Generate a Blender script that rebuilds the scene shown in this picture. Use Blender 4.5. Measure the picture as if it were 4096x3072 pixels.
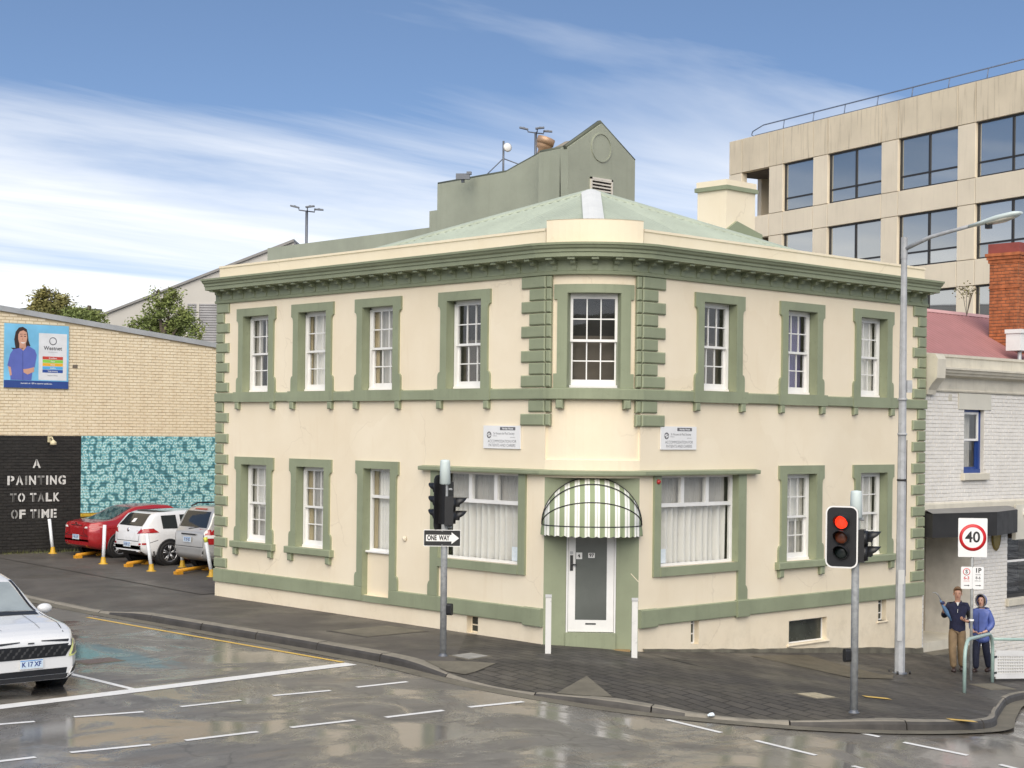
import bpy, bmesh, math, random
from mathutils import Vector, Matrix
from mathutils.bvhtree import BVHTree

random.seed(7)
for o in list(bpy.data.objects): bpy.data.objects.remove(o, do_unlink=True)
scene = bpy.context.scene
COL = scene.collection

# ------------------------------------------------------------------ camera
# focal length in photo pixels, horizon row and tilt measured from the two
# facades' vanishing points; X runs along the right facade, Y along the left
F, CX, HY, ROLL = 6500.0, 2048.0, 1720.0, 0.01135
TA = math.radians(43.3729)
TB = math.radians(46.6271)
FW = Vector((math.cos(TB), math.cos(TA), 0))
RT = Vector((math.sin(TB), -math.sin(TA), 0))
UP = Vector((0, 0, 1))
CAM = Vector((-20.743, -19.855, 4.05))
cd = bpy.data.cameras.new('camera')
cam = bpy.data.objects.new('camera', cd)
COL.objects.link(cam)
scene.camera = cam
cd.sensor_width = 36.0
cd.lens = 36.0 * F / 4096.0
cd.shift_y = (HY - 1536.0) / 4096.0
cd.clip_end = 3000
cr_, sr_ = math.cos(ROLL), math.sin(ROLL)
rgt = RT * cr_ + UP * sr_
upv = UP * cr_ - RT * sr_
m = Matrix((rgt, upv, -FW)).transposed().to_4x4()
m.translation = CAM
cam.matrix_world = m

def ray(px, py):
    dx = (px - CX) / F
    dy = -(py - HY) / F
    return FW + RT * (dx * cr_ - dy * sr_) + UP * (dx * sr_ + dy * cr_)

def at(px, py, d):
    return CAM + ray(px, py) * d

# ------------------------------------------------------------------ sky and sun
SUN_EL, SUN_AZ = math.radians(43), math.radians(222)   # azimuth of the sun, measured from +X
world = bpy.data.worlds.new('World')
scene.world = world
world.use_nodes = True
wn = world.node_tree
for n in list(wn.nodes): wn.nodes.remove(n)
def wnode(t, **kw):
    n = wn.nodes.new(t)
    for k, v in kw.items(): setattr(n, k, v)
    return n
wout = wnode('ShaderNodeOutputWorld')
wbg = wnode('ShaderNodeBackground')
wsky = wnode('ShaderNodeTexSky', sky_type='NISHITA', sun_disc=False)
wsky.sun_elevation = SUN_EL
wsky.sun_rotation = math.radians(90) - SUN_AZ
wsky.air_density = 1.0
wsky.dust_density = 0.6
wsky.ozone_density = 2.2
wtc = wnode('ShaderNodeTexCoord')
wsep = wnode('ShaderNodeSeparateXYZ')
wn.links.new(wtc.outputs['Generated'], wsep.inputs[0])
def wmath(op, a, b=None, clamp=False):
    n = wnode('ShaderNodeMath', operation=op, use_clamp=clamp)
    for i, v in enumerate((a, b)):
        if v is None: continue
        if hasattr(v, 'type'): wn.links.new(v, n.inputs[i])
        else: n.inputs[i].default_value = v
    return n.outputs[0]
zc = wmath('MAXIMUM', wsep.outputs[2], 0.0)
# look up the clear sky a little higher than the view ray: the deep blue of a washed sky
zl = wmath('ADD', wmath('MULTIPLY', zc, 1.9), 0.10)
wcmb = wnode('ShaderNodeCombineXYZ')
wn.links.new(wsep.outputs[0], wcmb.inputs[0]); wn.links.new(wsep.outputs[1], wcmb.inputs[1]); wn.links.new(zl, wcmb.inputs[2])
wnrm = wnode('ShaderNodeVectorMath', operation='NORMALIZE')
wn.links.new(wcmb.outputs[0], wnrm.inputs[0])
wn.links.new(wnrm.outputs[0], wsky.inputs[0])
whs = wnode('ShaderNodeHueSaturation'); whs.inputs['Saturation'].default_value = 1.0; whs.inputs['Value'].default_value = 1.0
wn.links.new(wsky.outputs[0], whs.inputs['Color'])
# streaky cirrus laid out on a flat cloud layer
den = wmath('ADD', zc, 0.055)
cu = wmath('DIVIDE', wsep.outputs[0], den); cv = wmath('DIVIDE', wsep.outputs[1], den)
ccmb = wnode('ShaderNodeCombineXYZ'); wn.links.new(cu, ccmb.inputs[0]); wn.links.new(cv, ccmb.inputs[1])
cmap = wnode('ShaderNodeMapping'); cmap.inputs['Rotation'].default_value = (0, 0, math.radians(38)); cmap.inputs['Scale'].default_value = (0.19, 0.75, 1)
cmap.inputs['Location'].default_value = (5.3, 1.7, 0)
wn.links.new(ccmb.outputs[0], cmap.inputs[0])
cno = wnode('ShaderNodeTexNoise'); cno.inputs['Scale'].default_value = 1.0; cno.inputs['Detail'].default_value = 7; cno.inputs['Roughness'].default_value = 0.58; cno.inputs['Distortion'].default_value = 0.6
wn.links.new(cmap.outputs[0], cno.inputs['Vector'])
# more cover low on the horizon, thinning upward
low = wmath('MULTIPLY', wmath('SUBTRACT', 0.18, zc), 2.7)
low = wmath('MAXIMUM', low, -0.10)
cov = wmath('ADD', cno.outputs[0], low)
crm = wnode('ShaderNodeValToRGB'); crm.color_ramp.elements[0].position = 0.44; crm.color_ramp.elements[0].color = (0, 0, 0, 1)
crm.color_ramp.elements[1].position = 0.78; crm.color_ramp.elements[1].color = (1, 1, 1, 1)
wn.links.new(cov, crm.inputs[0])
cfac = wmath('MULTIPLY', crm.outputs[0], 0.93)
wmix = wnode('ShaderNodeMixRGB'); wmix.inputs[2].default_value = (6.6, 6.65, 6.7, 1)
wn.links.new(cfac, wmix.inputs[0]); wn.links.new(whs.outputs[0], wmix.inputs[1])
wn.links.new(wmix.outputs[0], wbg.inputs[0])
wbg.inputs[1].default_value = 0.10
wn.links.new(wbg.outputs[0], wout.inputs[0])

sd = bpy.data.lights.new('sun', 'SUN')
sd.energy = 2.3
sd.angle = math.radians(70)
sd.color = (1.0, 0.91, 0.76)
sun = bpy.data.objects.new('sun', sd)
COL.objects.link(sun)
sdir = Vector((math.cos(SUN_EL) * math.cos(SUN_AZ), math.cos(SUN_EL) * math.sin(SUN_AZ), math.sin(SUN_EL)))
sun.rotation_euler = sdir.to_track_quat('Z', 'Y').to_euler()
sun.location = (0, 0, 40)

vs = scene.view_settings
vs.view_transform = 'Standard'
vs.look = 'None'
vs.exposure = 0.82
vs.gamma = 1.0
vs.use_curve_mapping = False
scene.render.resolution_x, scene.render.resolution_y = 1024, 768
scene.render.engine = 'CYCLES'
scene.cycles.max_bounces = 5
scene.cycles.diffuse_bounces = 3
scene.cycles.glossy_bounces = 3
scene.cycles.transparent_max_bounces = 10

# ------------------------------------------------------------------ materials
MATS = {}
class NT:
    def __init__(s, name):
        s.m = bpy.data.materials.new(name); s.m.use_nodes = True
        s.t = s.m.node_tree
        s.b = s.t.nodes['Principled BSDF']
        s.out = s.t.nodes['Material Output']
        s.pos = None
    def n(s, t, **kw):
        n = s.t.nodes.new(t)
        for k, v in kw.items(): setattr(n, k, v)
        return n
    def l(s, a, b): s.t.links.new(a, b)
    def P(s):
        if s.pos is None:
            s.pos = s.n('ShaderNodeNewGeometry').outputs['Position']
        return s.pos
    def mapped(s, scale=(1, 1, 1), rot=(0, 0, 0), loc=(0, 0, 0), src=None):
        mp = s.n('ShaderNodeMapping')
        mp.inputs['Scale'].default_value = scale; mp.inputs['Rotation'].default_value = rot; mp.inputs['Location'].default_value = loc
        s.l(src or s.P(), mp.inputs[0]); return mp.outputs[0]
    def noise(s, scale, detail=4, vec=None, rough=0.55, dist=0.0):
        n = s.n('ShaderNodeTexNoise'); n.inputs['Scale'].default_value = scale; n.inputs['Detail'].default_value = detail
        n.inputs['Roughness'].default_value = rough; n.inputs['Distortion'].default_value = dist
        s.l(vec or s.P(), n.inputs['Vector']); return n.outputs[0]
    def ramp(s, fac, a, b, ca=(0, 0, 0, 1), cb=(1, 1, 1, 1)):
        r = s.n('ShaderNodeValToRGB')
        r.color_ramp.elements[0].position = a; r.color_ramp.elements[1].position = b
        r.color_ramp.elements[0].color = ca; r.color_ramp.elements[1].color = cb
        s.l(fac, r.inputs[0]); return r.outputs[0]
    def math(s, op, a, b=None, clamp=False):
        n = s.n('ShaderNodeMath', operation=op, use_clamp=clamp)
        for i, v in enumerate((a, b)):
            if v is None: continue
            if hasattr(v, 'type'): s.l(v, n.inputs[i])
            else: n.inputs[i].default_value = v
        return n.outputs[0]
    def mix(s, fac, a, b, blend='MIX'):
        n = s.n('ShaderNodeMixRGB', blend_type=blend)
        for i, v in enumerate((fac, a, b)):
            if hasattr(v, 'type'): s.l(v, n.inputs[i])
            elif i == 0: n.inputs[0].default_value = v
            else: n.inputs[i].default_value = (*v[:3], 1)
        return n.outputs[0]
    def bump(s, h, strength=0.3, dist=0.01):
        n = s.n('ShaderNodeBump'); n.inputs['Strength'].default_value = strength; n.inputs['Distance'].default_value = dist
        s.l(h, n.inputs['Height']); s.l(n.outputs[0], s.b.inputs['Normal'])
    def col(s, v):
        if hasattr(v, 'type'): s.l(v, s.b.inputs['Base Color'])
        else: s.b.inputs['Base Color'].default_value = (*v[:3], 1)
    def rough(s, v):
        if hasattr(v, 'type'): s.l(v, s.b.inputs['Roughness'])
        else: s.b.inputs['Roughness'].default_value = v
    def xyz(s, vec=None):
        n = s.n('ShaderNodeSeparateXYZ'); s.l(vec or s.P(), n.inputs[0]); return n.outputs

def sc(c, k): return tuple(min(1, v * k) for v in c[:3])

def pm(name, c, rough=0.6, var=0.10, scale=1.5, bump=0.0, bscale=40, metal=0.0, spec=0.5, streak=0.0, scol=None, coat=0.0, dirt=0.0):
    """plain procedural paint: patchy tone, optional vertical streaks, grime and relief"""
    if name in MATS: return MATS[name]
    t = NT(name)
    f = t.noise(scale, 5)
    base = t.mix(t.ramp(f, 0.3, 0.7), sc(c, 1 - var), sc(c, 1 + var))
    if streak:
        v = t.mapped((5, 5, 0.35))
        g = t.ramp(t.noise(1.3, 4, v), 0.55, 0.8)
        base = t.mix(t.math('MULTIPLY', g, streak), base, scol or sc(c, 0.45))
    if dirt:
        g = t.ramp(t.noise(9, 6, None, 0.7), 0.58, 0.75)
        base = t.mix(t.math('MULTIPLY', g, dirt), base, sc(c, 0.35))
    t.col(base)
    t.rough(t.ramp(t.noise(scale * 2.3, 3), 0.2, 0.8, (max(0, rough - 0.08),) * 3 + (1,), (min(1, rough + 0.08),) * 3 + (1,)))
    t.b.inputs['Metallic'].default_value = metal
    t.b.inputs['Specular IOR Level'].default_value = spec
    if coat: t.b.inputs['Coat Weight'].default_value = coat; t.b.inputs['Coat Roughness'].default_value = 0.05
    if bump: t.bump(t.noise(bscale, 4), bump, 0.004)
    MATS[name] = t.m
    return t.m

def glass(name, tint=(0.8, 0.85, 0.85), base=0.0, rough=0.02, k=1.0):
    if name in MATS: return MATS[name]
    t = NT(name)
    for n in (t.b,): t.t.nodes.remove(n)
    tr = t.n('ShaderNodeBsdfTransparent'); tr.inputs[0].default_value = (*tint, 1)
    gl = t.n('ShaderNodeBsdfGlossy'); gl.inputs['Roughness'].default_value = rough; gl.inputs[0].default_value = (0.95, 0.97, 1, 1)
    lw = t.n('ShaderNodeLayerWeight'); lw.inputs[0].default_value = 0.5
    fres = t.math('ADD', t.math('MULTIPLY', t.math('POWER', lw.outputs['Facing'], 5.0), 0.95), 0.045)
    bp = t.n('ShaderNodeBump'); bp.inputs['Strength'].default_value = 0.02; bp.inputs['Distance'].default_value = 0.02
    t.l(t.noise(1.7, 2), bp.inputs['Height']); t.l(bp.outputs[0], gl.inputs['Normal'])
    f = t.math('ADD', t.math('MULTIPLY', fres, k), base, True)
    mx = t.n('ShaderNodeMixShader')
    t.l(f, mx.inputs[0]); t.l(tr.outputs[0], mx.inputs[1]); t.l(gl.outputs[0], mx.inputs[2])
    t.l(mx.outputs[0], t.out.inputs[0])
    MATS[name] = t.m
    return t.m

def emis(name, c, s):
    if name in MATS: return MATS[name]
    t = NT(name)
    t.col(sc(c, 0.6)); t.b.inputs['Emission Color'].default_value = (*c, 1)
    v = t.n('ShaderNodeTexVoronoi'); v.inputs['Scale'].default_value = 45
    t.l(t.P(), v.inputs['Vector'])
    t.l(t.math('MULTIPLY', t.ramp(v.outputs[0], 0.2, 0.75, (1, 1, 1, 1), (0.45, 0.45, 0.45, 1)), s), t.b.inputs['Emission Strength'])
    MATS[name] = t.m
    return t.m

# ------------------------------------------------------------------ mesh helpers
class MB:
    """collects shapes (in one coordinate frame) for ONE mesh object"""
    def __init__(s): s.v = []; s.f = []; s.smooth = []
    def add(s, vs_, fs, smooth=False):
        b = len(s.v); s.v += [tuple(p) for p in vs_]; s.f += [tuple(i + b for i in f) for f in fs]
        s.smooth += [smooth] * len(fs); return s
    def box(s, x0, x1, y0, y1, z0, z1, n=1, fn=None):
        """box, optionally cut in n along x and bent by fn(x,y,z)"""
        vs_ = []; fs = []
        for i in range(n + 1):
            x = x0 + (x1 - x0) * i / n
            for (y, z) in ((y0, z0), (y1, z0), (y1, z1), (y0, z1)):
                vs_.append(fn(x, y, z) if fn else (x, y, z))
        for i in range(n):
            a = i * 4; b = a + 4
            for k in range(4):
                k2 = (k + 1) % 4
                fs.append((a + k, a + k2, b + k2, b + k))
        fs.append((0, 1, 2, 3)); e = n * 4; fs.append((e + 3, e + 2, e + 1, e))
        return s.add(vs_, fs)
    def bevbox(s, x0, x1, y0, y1, z0, z1, b=0.015):
        """block whose y1 face is chamfered all round"""
        vs_ = [(x0, y0, z0), (x1, y0, z0), (x1, y0, z1), (x0, y0, z1), (x0, y1 - b, z0), (x1, y1 - b, z0), (x1, y1 - b, z1), (x0, y1 - b, z1),
              (x0 + b, y1, z0 + b), (x1 - b, y1, z0 + b), (x1 - b, y1, z1 - b), (x0 + b, y1, z1 - b)]
        fs = [(0, 1, 2, 3), (8, 9, 10, 11)]
        for k in range(4):
            k2 = (k + 1) % 4
            fs += [(k, k2, k2 + 4, k + 4), (k + 4, k2 + 4, k2 + 8, k + 8)]
        return s.add(vs_, fs)
    def quad(s, a, b, c, d): return s.add([a, b, c, d], [(0, 1, 2, 3)])
    def prism(s, pts, fn0, fn1):
        """extrude a 2-D outline: fn0/fn1 map (u,v) to the two end caps"""
        n = len(pts)
        vs_ = [fn0(*p) for p in pts] + [fn1(*p) for p in pts]
        fs = [tuple(range(n)), tuple(range(2 * n - 1, n - 1, -1))]
        for i in range(n):
            j = (i + 1) % n; fs.append((i, j, n + j, n + i))
        return s.add(vs_, fs)
    def tube(s, path, r, n=10, caps=True, smooth=True, flat=1.0):
        path = [Vector(p) for p in path]
        rs = r if isinstance(r, (list, tuple)) else [r] * len(path)
        vs_ = []; fs = []; N = len(path)
        t0 = (path[1] - path[0]).normalized()
        ref = Vector((0, 0, 1)) if abs(t0.z) < 0.9 else Vector((1, 0, 0))
        u = t0.cross(ref).normalized()
        for i, p in enumerate(path):
            t = (path[min(i + 1, N - 1)] - path[max(i - 1, 0)]).normalized()
            u = (u - t * u.dot(t)).normalized(); w = t.cross(u)
            for k in range(n):
                a = 2 * math.pi * (k + 0.5) / n
                vs_.append(p + (u * math.cos(a) + w * math.sin(a) * flat) * rs[i])
        for i in range(N - 1):
            for k in range(n):
                k2 = (k + 1) % n
                fs.append((i * n + k, i * n + k2, (i + 1) * n + k2, (i + 1) * n + k))
        s.add(vs_, fs, smooth)
        if caps:
            s.add(vs_[:n], [tuple(range(n))]); s.add(vs_[-n:], [tuple(range(n))])
        return s
    def lathe(s, prof, n=16, c=(0, 0, 0), axis='z', smooth=True, a0=0.0, a1=2 * math.pi):
        vs_ = []; fs = []; full = abs(a1 - a0 - 2 * math.pi) < 1e-6; m_ = n if full else n + 1
        for (r, h) in prof:
            for k in range(m_):
                a = a0 + (a1 - a0) * k / n
                p = (r * math.cos(a), r * math.sin(a), h)
                if axis == 'x': p = (p[2], p[0], p[1])
                elif axis == 'y': p = (p[0], p[2], p[1])
                vs_.append((p[0] + c[0], p[1] + c[1], p[2] + c[2]))
        for i in range(len(prof) - 1):
            for k in range(n):
                k2 = (k + 1) % m_
                fs.append((i * m_ + k, i * m_ + k2, (i + 1) * m_ + k2, (i + 1) * m_ + k))
        return s.add(vs_, fs, smooth)
    def sweep(s, prof, path, closed_prof=True):
        """profile [(outward,z)] carried along a plan path with mitred corners; outward is right of travel"""
        P = [Vector((p[0], p[1])) for p in path]; N = len(P); vs_ = []; fs = []
        for i in range(N):
            ds = []
            if i > 0: ds.append((P[i] - P[i - 1]).normalized())
            if i < N - 1: ds.append((P[i + 1] - P[i]).normalized())
            ns = [Vector((d.y, -d.x)) for d in ds]
            nn = ns[0] if len(ns) == 1 else (ns[0] + ns[1]).normalized()
            k = 1.0 / max(0.3, nn.dot(ns[0]))
            zz = path[i][2] if len(path[i]) > 2 else 0.0
            for (d, z) in prof: vs_.append((P[i].x + nn.x * d * k, P[i].y + nn.y * d * k, z + zz))
        n = len(prof)
        for i in range(N - 1):
            for k in range(n if closed_prof else n - 1):
                k2 = (k + 1) % n
                fs.append((i * n + k, i * n + k2, (i + 1) * n + k2, (i + 1) * n + k))
        if closed_prof:
            fs.append(tuple(range(n))); fs.append(tuple(range((N - 1) * n, N * n)))
        return s.add(vs_, fs)
    def sphere(s, c, r, n=10, sq=(1, 1, 1)):
        pr = [(r * math.sin(math.pi * i / n), -r * math.cos(math.pi * i / n)) for i in range(n + 1)]
        vs_ = []; fs = []; m_ = n * 2
        for (rr, h) in pr:
            for k in range(m_):
                a = 2 * math.pi * k / m_
                vs_.append((c[0] + rr * math.cos(a) * sq[0], c[1] + rr * math.sin(a) * sq[1], c[2] + h * sq[2]))
        for i in range(n):
            for k in range(m_):
                k2 = (k + 1) % m_; fs.append((i * m_ + k, i * m_ + k2, (i + 1) * m_ + k2, (i + 1) * m_ + k))
        return s.add(vs_, fs, True)
    def mesh(s, name, mat, off=(0, 0, 0), fix=True):
        me = bpy.data.meshes.new(name)
        me.from_pydata([(p[0] - off[0], p[1] - off[1], p[2] - off[2]) for p in s.v], [], s.f)
        me.polygons.foreach_set('use_smooth', s.smooth)
        if fix and len(s.f) < 60000:
            bm = bmesh.new(); bm.from_mesh(me)
            bmesh.ops.remove_doubles(bm, verts=bm.verts, dist=1e-5)
            bmesh.ops.recalc_face_normals(bm, faces=bm.faces); bm.to_mesh(me); bm.free()
        if mat: me.materials.append(mat)
        me.update()
        return me
    def build(s, name, mat, parent=None, M=None, off=None, fix=True):
        """shapes given in the parent's frame unless off says where the parent stands"""
        o = bpy.data.objects.new(name, s.mesh(name, mat, off or (0, 0, 0), fix))
        COL.objects.link(o)
        if parent: o.parent = parent
        if M is not None: o.matrix_local = M
        return o

def tag(o, label=None, cat=None, group=None, kind=None):
    if label: o['label'] = label
    if cat: o['category'] = cat
    if group: o['group'] = group
    if kind: o['kind'] = kind
    return o

def empty(name, loc, rz=0.0, label=None, cat=None, group=None):
    o = bpy.data.objects.new(name, None)
    o.empty_display_size = 0.3
    COL.objects.link(o)
    o.location = loc; o.rotation_euler = (0, 0, rz)
    return tag(o, label, cat, group)

def inst(src, parent=None, M=None, name=None):
    c = bpy.data.objects.new(name or src.name.split('.')[0], src.data) if src.data else src.copy()
    COL.objects.link(c)
    if parent: c.parent = parent
    if M is not None: c.matrix_local = M
    return c

def obj_of(me, name, parent=None, M=None):
    o = bpy.data.objects.new(name, me)
    COL.objects.link(o)
    if parent: o.parent = parent
    if M is not None: o.matrix_local = M
    return o

def T(x, y, z): return Matrix.Translation((x, y, z))
def RZ(a): return Matrix.Rotation(a, 4, 'Z')

def text_mesh(body, size, bold=0.0, align='CENTER', ext=0.0, xs=1.0, spacing=1.0):
    cu_ = bpy.data.curves.new('lettering', 'FONT')
    cu_.body = body; cu_.size = size; cu_.align_x = align; cu_.align_y = 'CENTER'; cu_.offset = bold; cu_.extrude = ext; cu_.resolution_u = 4
    cu_.space_character = spacing
    o = bpy.data.objects.new('lettering', cu_); COL.objects.link(o)
    bpy.context.view_layer.update()
    me = bpy.data.meshes.new_from_object(o.evaluated_get(bpy.context.evaluated_depsgraph_get()))
    bpy.data.objects.remove(o, do_unlink=True); bpy.data.curves.remove(cu_)
    if xs != 1.0:
        for v in me.vertices: v.co.x *= xs
    return me

def put_text(body, size, mat, parent, M, name='lettering', **kw):
    """M: frame whose local x runs along the line of text and local y up, z towards the reader"""
    me = text_mesh(body, size, **kw); me.materials.clear(); me.materials.append(mat)
    return obj_of(me, name, parent, M)

# frame facing outward (local: x along facade to the picture's left, y outward, z up) -> text frame (x to the right, y up, z outward)
TXT = Matrix(((-1, 0, 0, 0), (0, 0, 1, 0), (0, 1, 0, 0), (0, 0, 0, 1)))

def sp(v, k=0.6): return 0.5 * (v + math.sqrt(v * v + k * k)) - k / 2
def sstep(a, b, x):
    t = min(1, max(0, (x - a) / (b - a))); return t * t * (3 - 2 * t)
def G(x, y):
    """natural ground (footpath level)"""
    return (0.15 - 0.09 * sp(min(x, 30)) * (1 - sstep(2, 11, y)) - 0.06 * sp(-max(y, -25)) * (sstep(-9, -1, x) + 0.8 * sstep(1, 7, x))
            + 0.018 * sp(min(y, 40) - 12))
def RD(x, y): return G(x, y) - 0.14
def onG(px, py, g=G):
    r = ray(px, py); z = 0.0
    for _ in range(25):
        t = (z - CAM.z) / r.z
        p = CAM + r * t; z = g(p.x, p.y)
    return Vector((p.x, p.y, z))
def onB(px, py, y0=0.0):
    r = ray(px, py); t = (y0 - CAM.y) / r.y; return CAM + r * t
def onA(px, py, x0=0.0):
    r = ray(px, py); t = (x0 - CAM.x) / r.x; return CAM + r * t

# ------------------------------------------------------------------ ground materials
def m_road():
    t = NT('wet_asphalt')
    n1 = t.noise(0.45, 5, None, 0.6, 0.8); n2 = t.noise(55, 3); n3 = t.noise(2.2, 6, t.mapped((0.5, 1.5, 1), (0, 0, 0.7)), 0.65)
    base = t.mix(t.ramp(n1, 0.3, 0.7), (0.112, 0.102, 0.087), (0.178, 0.165, 0.143))
    base = t.mix(t.math('MULTIPLY', t.ramp(n3, 0.48, 0.70), 0.7), base, (0.062, 0.056, 0.049))
    # brown run-off and the turquoise stain that the mural's paint left on the road
    br = t.ramp(t.noise(0.9, 5, t.mapped((0.35, 1.6, 1), (0, 0, 0.55), (3, 9, 0)), 0.6, 1.2), 0.57, 0.635)
    base = t.mix(t.math('MULTIPLY', br, 0.45), base, (0.19, 0.145, 0.092))
    x = t.xyz()
    du = t.math('POWER', t.math('DIVIDE', t.math('ADD', x[0], 6.35), 0.85), 2.0)
    dv = t.math('POWER', t.math('DIVIDE', t.math('SUBTRACT', x[1], 6.2), 3.6), 2.0)
    bl = t.math('SUBTRACT', 1.0, t.math('ADD', du, dv), True)
    bn = t.ramp(t.math('ADD', t.math('MULTIPLY', bl, 0.32), t.math('MULTIPLY', t.noise(1.1, 6, t.mapped((1.5, .55, 1)), 0.72, 1.6), t.ramp(bl, 0.0, 0.3))), 0.56, 0.72)
    base = t.mix(t.math('MULTIPLY', bn, 0.62), base, (0.05, 0.20, 0.24))
    base = t.mix(t.math('MULTIPLY', t.ramp(n2, 0.35, 0.7), 0.35), base, sc((0.30, 0.28, 0.26), 0.9))
    cx_ = t.n('ShaderNodeTexVoronoi', feature='DISTANCE_TO_EDGE'); cx_.inputs['Scale'].default_value = 0.32
    wv = t.n('ShaderNodeVectorMath', operation='ADD'); nz = t.n('ShaderNodeTexNoise'); nz.inputs['Scale'].default_value = 1.3; t.l(t.P(), nz.inputs['Vector'])
    t.l(t.P(), wv.inputs[0]); t.l(nz.outputs[1], wv.inputs[1]); t.l(wv.outputs[0], cx_.inputs['Vector'])
    crk = t.ramp(cx_.outputs[0], 0.0, 0.007, (1, 1, 1, 1), (0, 0, 0, 1))
    base = t.mix(t.math('MULTIPLY', crk, 0.5), base, (0.04, 0.037, 0.033))
    t.col(base)
    wet = t.ramp(t.noise(0.55, 6, t.mapped((1, 1, 1), (0, 0, 0), (7, 2, 0)), 0.62, 0.9), 0.43, 0.56)
    t.rough(t.mix(wet, (0.46,) * 3, (0.07,) * 3))
    t.b.inputs['Specular IOR Level'].default_value = 0.5
    h = t.math('MULTIPLY', n2, t.math('SUBTRACT', 1.0, t.math('MULTIPLY', wet, 0.85)))
    t.bump(h, 0.6, 0.006)
    return t.m

def m_path():
    t = NT('footpath_asphalt')
    n1 = t.noise(0.8, 5, None, 0.6, 0.6); n2 = t.noise(70, 3)
    base = t.mix(t.ramp(n1, 0.3, 0.72), (0.054, 0.049, 0.043), (0.092, 0.084, 0.075))
    base = t.mix(t.math('MULTIPLY', t.ramp(n2, 0.4, 0.75), 0.25), base, (0.11, 0.105, 0.095))
    x = t.xyz()
    # pavers round the corner, plain asphalt up the left street
    br = t.n('ShaderNodeTexBrick'); br.inputs['Scale'].default_value = 1.0
    br.inputs['Brick Width'].default_value = 0.42; br.inputs['Row Height'].default_value = 0.21; br.inputs['Mortar Size'].default_value = 0.012
    br.inputs['Color1'].default_value = (1.12, 1.10, 1.05, 1); br.inputs['Color2'].default_value = (0.80, 0.80, 0.80, 1); br.inputs['Mortar'].default_value = (0.25, 0.25, 0.25, 1)
    t.l(t.mapped((1, 1, 1), (0, 0, math.radians(90))), br.inputs['Vector'])
    msk = t.ramp(t.math('ADD', t.math('SUBTRACT', x[0], x[1]), 3.3), 0.0, 0.04)
    base = t.mix(msk, t.mix(1.0, base, (1.3, 1.28, 1.25), 'MULTIPLY'), t.mix(1.0, base, br.outputs[0], 'MULTIPLY'))
    # pale dusty seepage at the right, under the street lamp
    dd = t.ramp(t.noise(0.9, 5, t.mapped((0.6, 1.2, 1), (0, 0, 0.3)), 0.6, 0.8), 0.5, 0.72)
    dm = t.math('MULTIPLY', dd, t.ramp(x[0], 3.2, 5.2))
    base = t.mix(t.math('MULTIPLY', dm, 0.5), base, (0.14, 0.115, 0.08))
    st = t.ramp(t.noise(6, 6, None, 0.75), 0.66, 0.72)
    base = t.mix(t.math('MULTIPLY', st, 0.3), base, (0.03, 0.028, 0.026))
    t.col(base)
    wet = t.ramp(t.noise(0.7, 5, t.mapped((1, 1, 1), (0, 0, 0), (1, 5, 0))), 0.42, 0.62)
    t.rough(t.mix(wet, (0.75,) * 3, (0.42,) * 3)); t.b.inputs['Specular IOR Level'].default_value = 0.3
    t.bump(t.math('ADD', t.math('MULTIPLY', n2, 0.6), t.math('MULTIPLY', t.math('MULTIPLY', br.outputs[1], msk), -0.8)), 0.35, 0.006)
    return t.m

M_ROAD, M_PATH = m_road(), m_path()
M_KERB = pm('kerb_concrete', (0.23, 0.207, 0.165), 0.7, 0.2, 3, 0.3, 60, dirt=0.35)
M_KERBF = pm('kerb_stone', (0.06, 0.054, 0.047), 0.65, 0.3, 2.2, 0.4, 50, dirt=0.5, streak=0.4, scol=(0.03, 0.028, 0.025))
M_LINE = pm('road_paint_white', (0.78, 0.77, 0.74), 0.5, 0.06, 5, 0.2, 60, dirt=0.35)
M_YLINE = pm('road_paint_yellow', (0.72, 0.47, 0.10), 0.5, 0.12, 5, 0.2, 60, dirt=0.4)
M_CONC = pm('old_concrete', (0.15, 0.134, 0.10), 0.75, 0.2, 2.5, 0.3, 60, dirt=0.5)
M_LID = pm('lid_metal', (0.30, 0.29, 0.27), 0.5, 0.2, 8, 0.3, 90, dirt=0.4)

# ------------------------------------------------------------------ road sheet
def grid_sheet(xs, ys, fn):
    mb = MB(); n = len(ys)
    vs_ = [(x, y, fn(x, y)) for x in xs for y in ys]
    fs = [(i * n + j, (i + 1) * n + j, (i + 1) * n + j + 1, i * n + j + 1) for i in range(len(xs) - 1) for j in range(n - 1)]
    return mb.add(vs_, fs, True)
ax = [-900, -300, -120, -60, -35, -25] + [-20 + 0.5 * i for i in range(101)] + [35, 50, 80, 160, 400, 900]
ay = [-900, -300, -120, -60, -40, -30] + [-25 + 0.5 * i for i in range(111)] + [35, 45, 60, 90, 160, 400, 900]
road = tag(grid_sheet(ax, ay, RD).build('road', M_ROAD), kind='structure')

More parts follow.
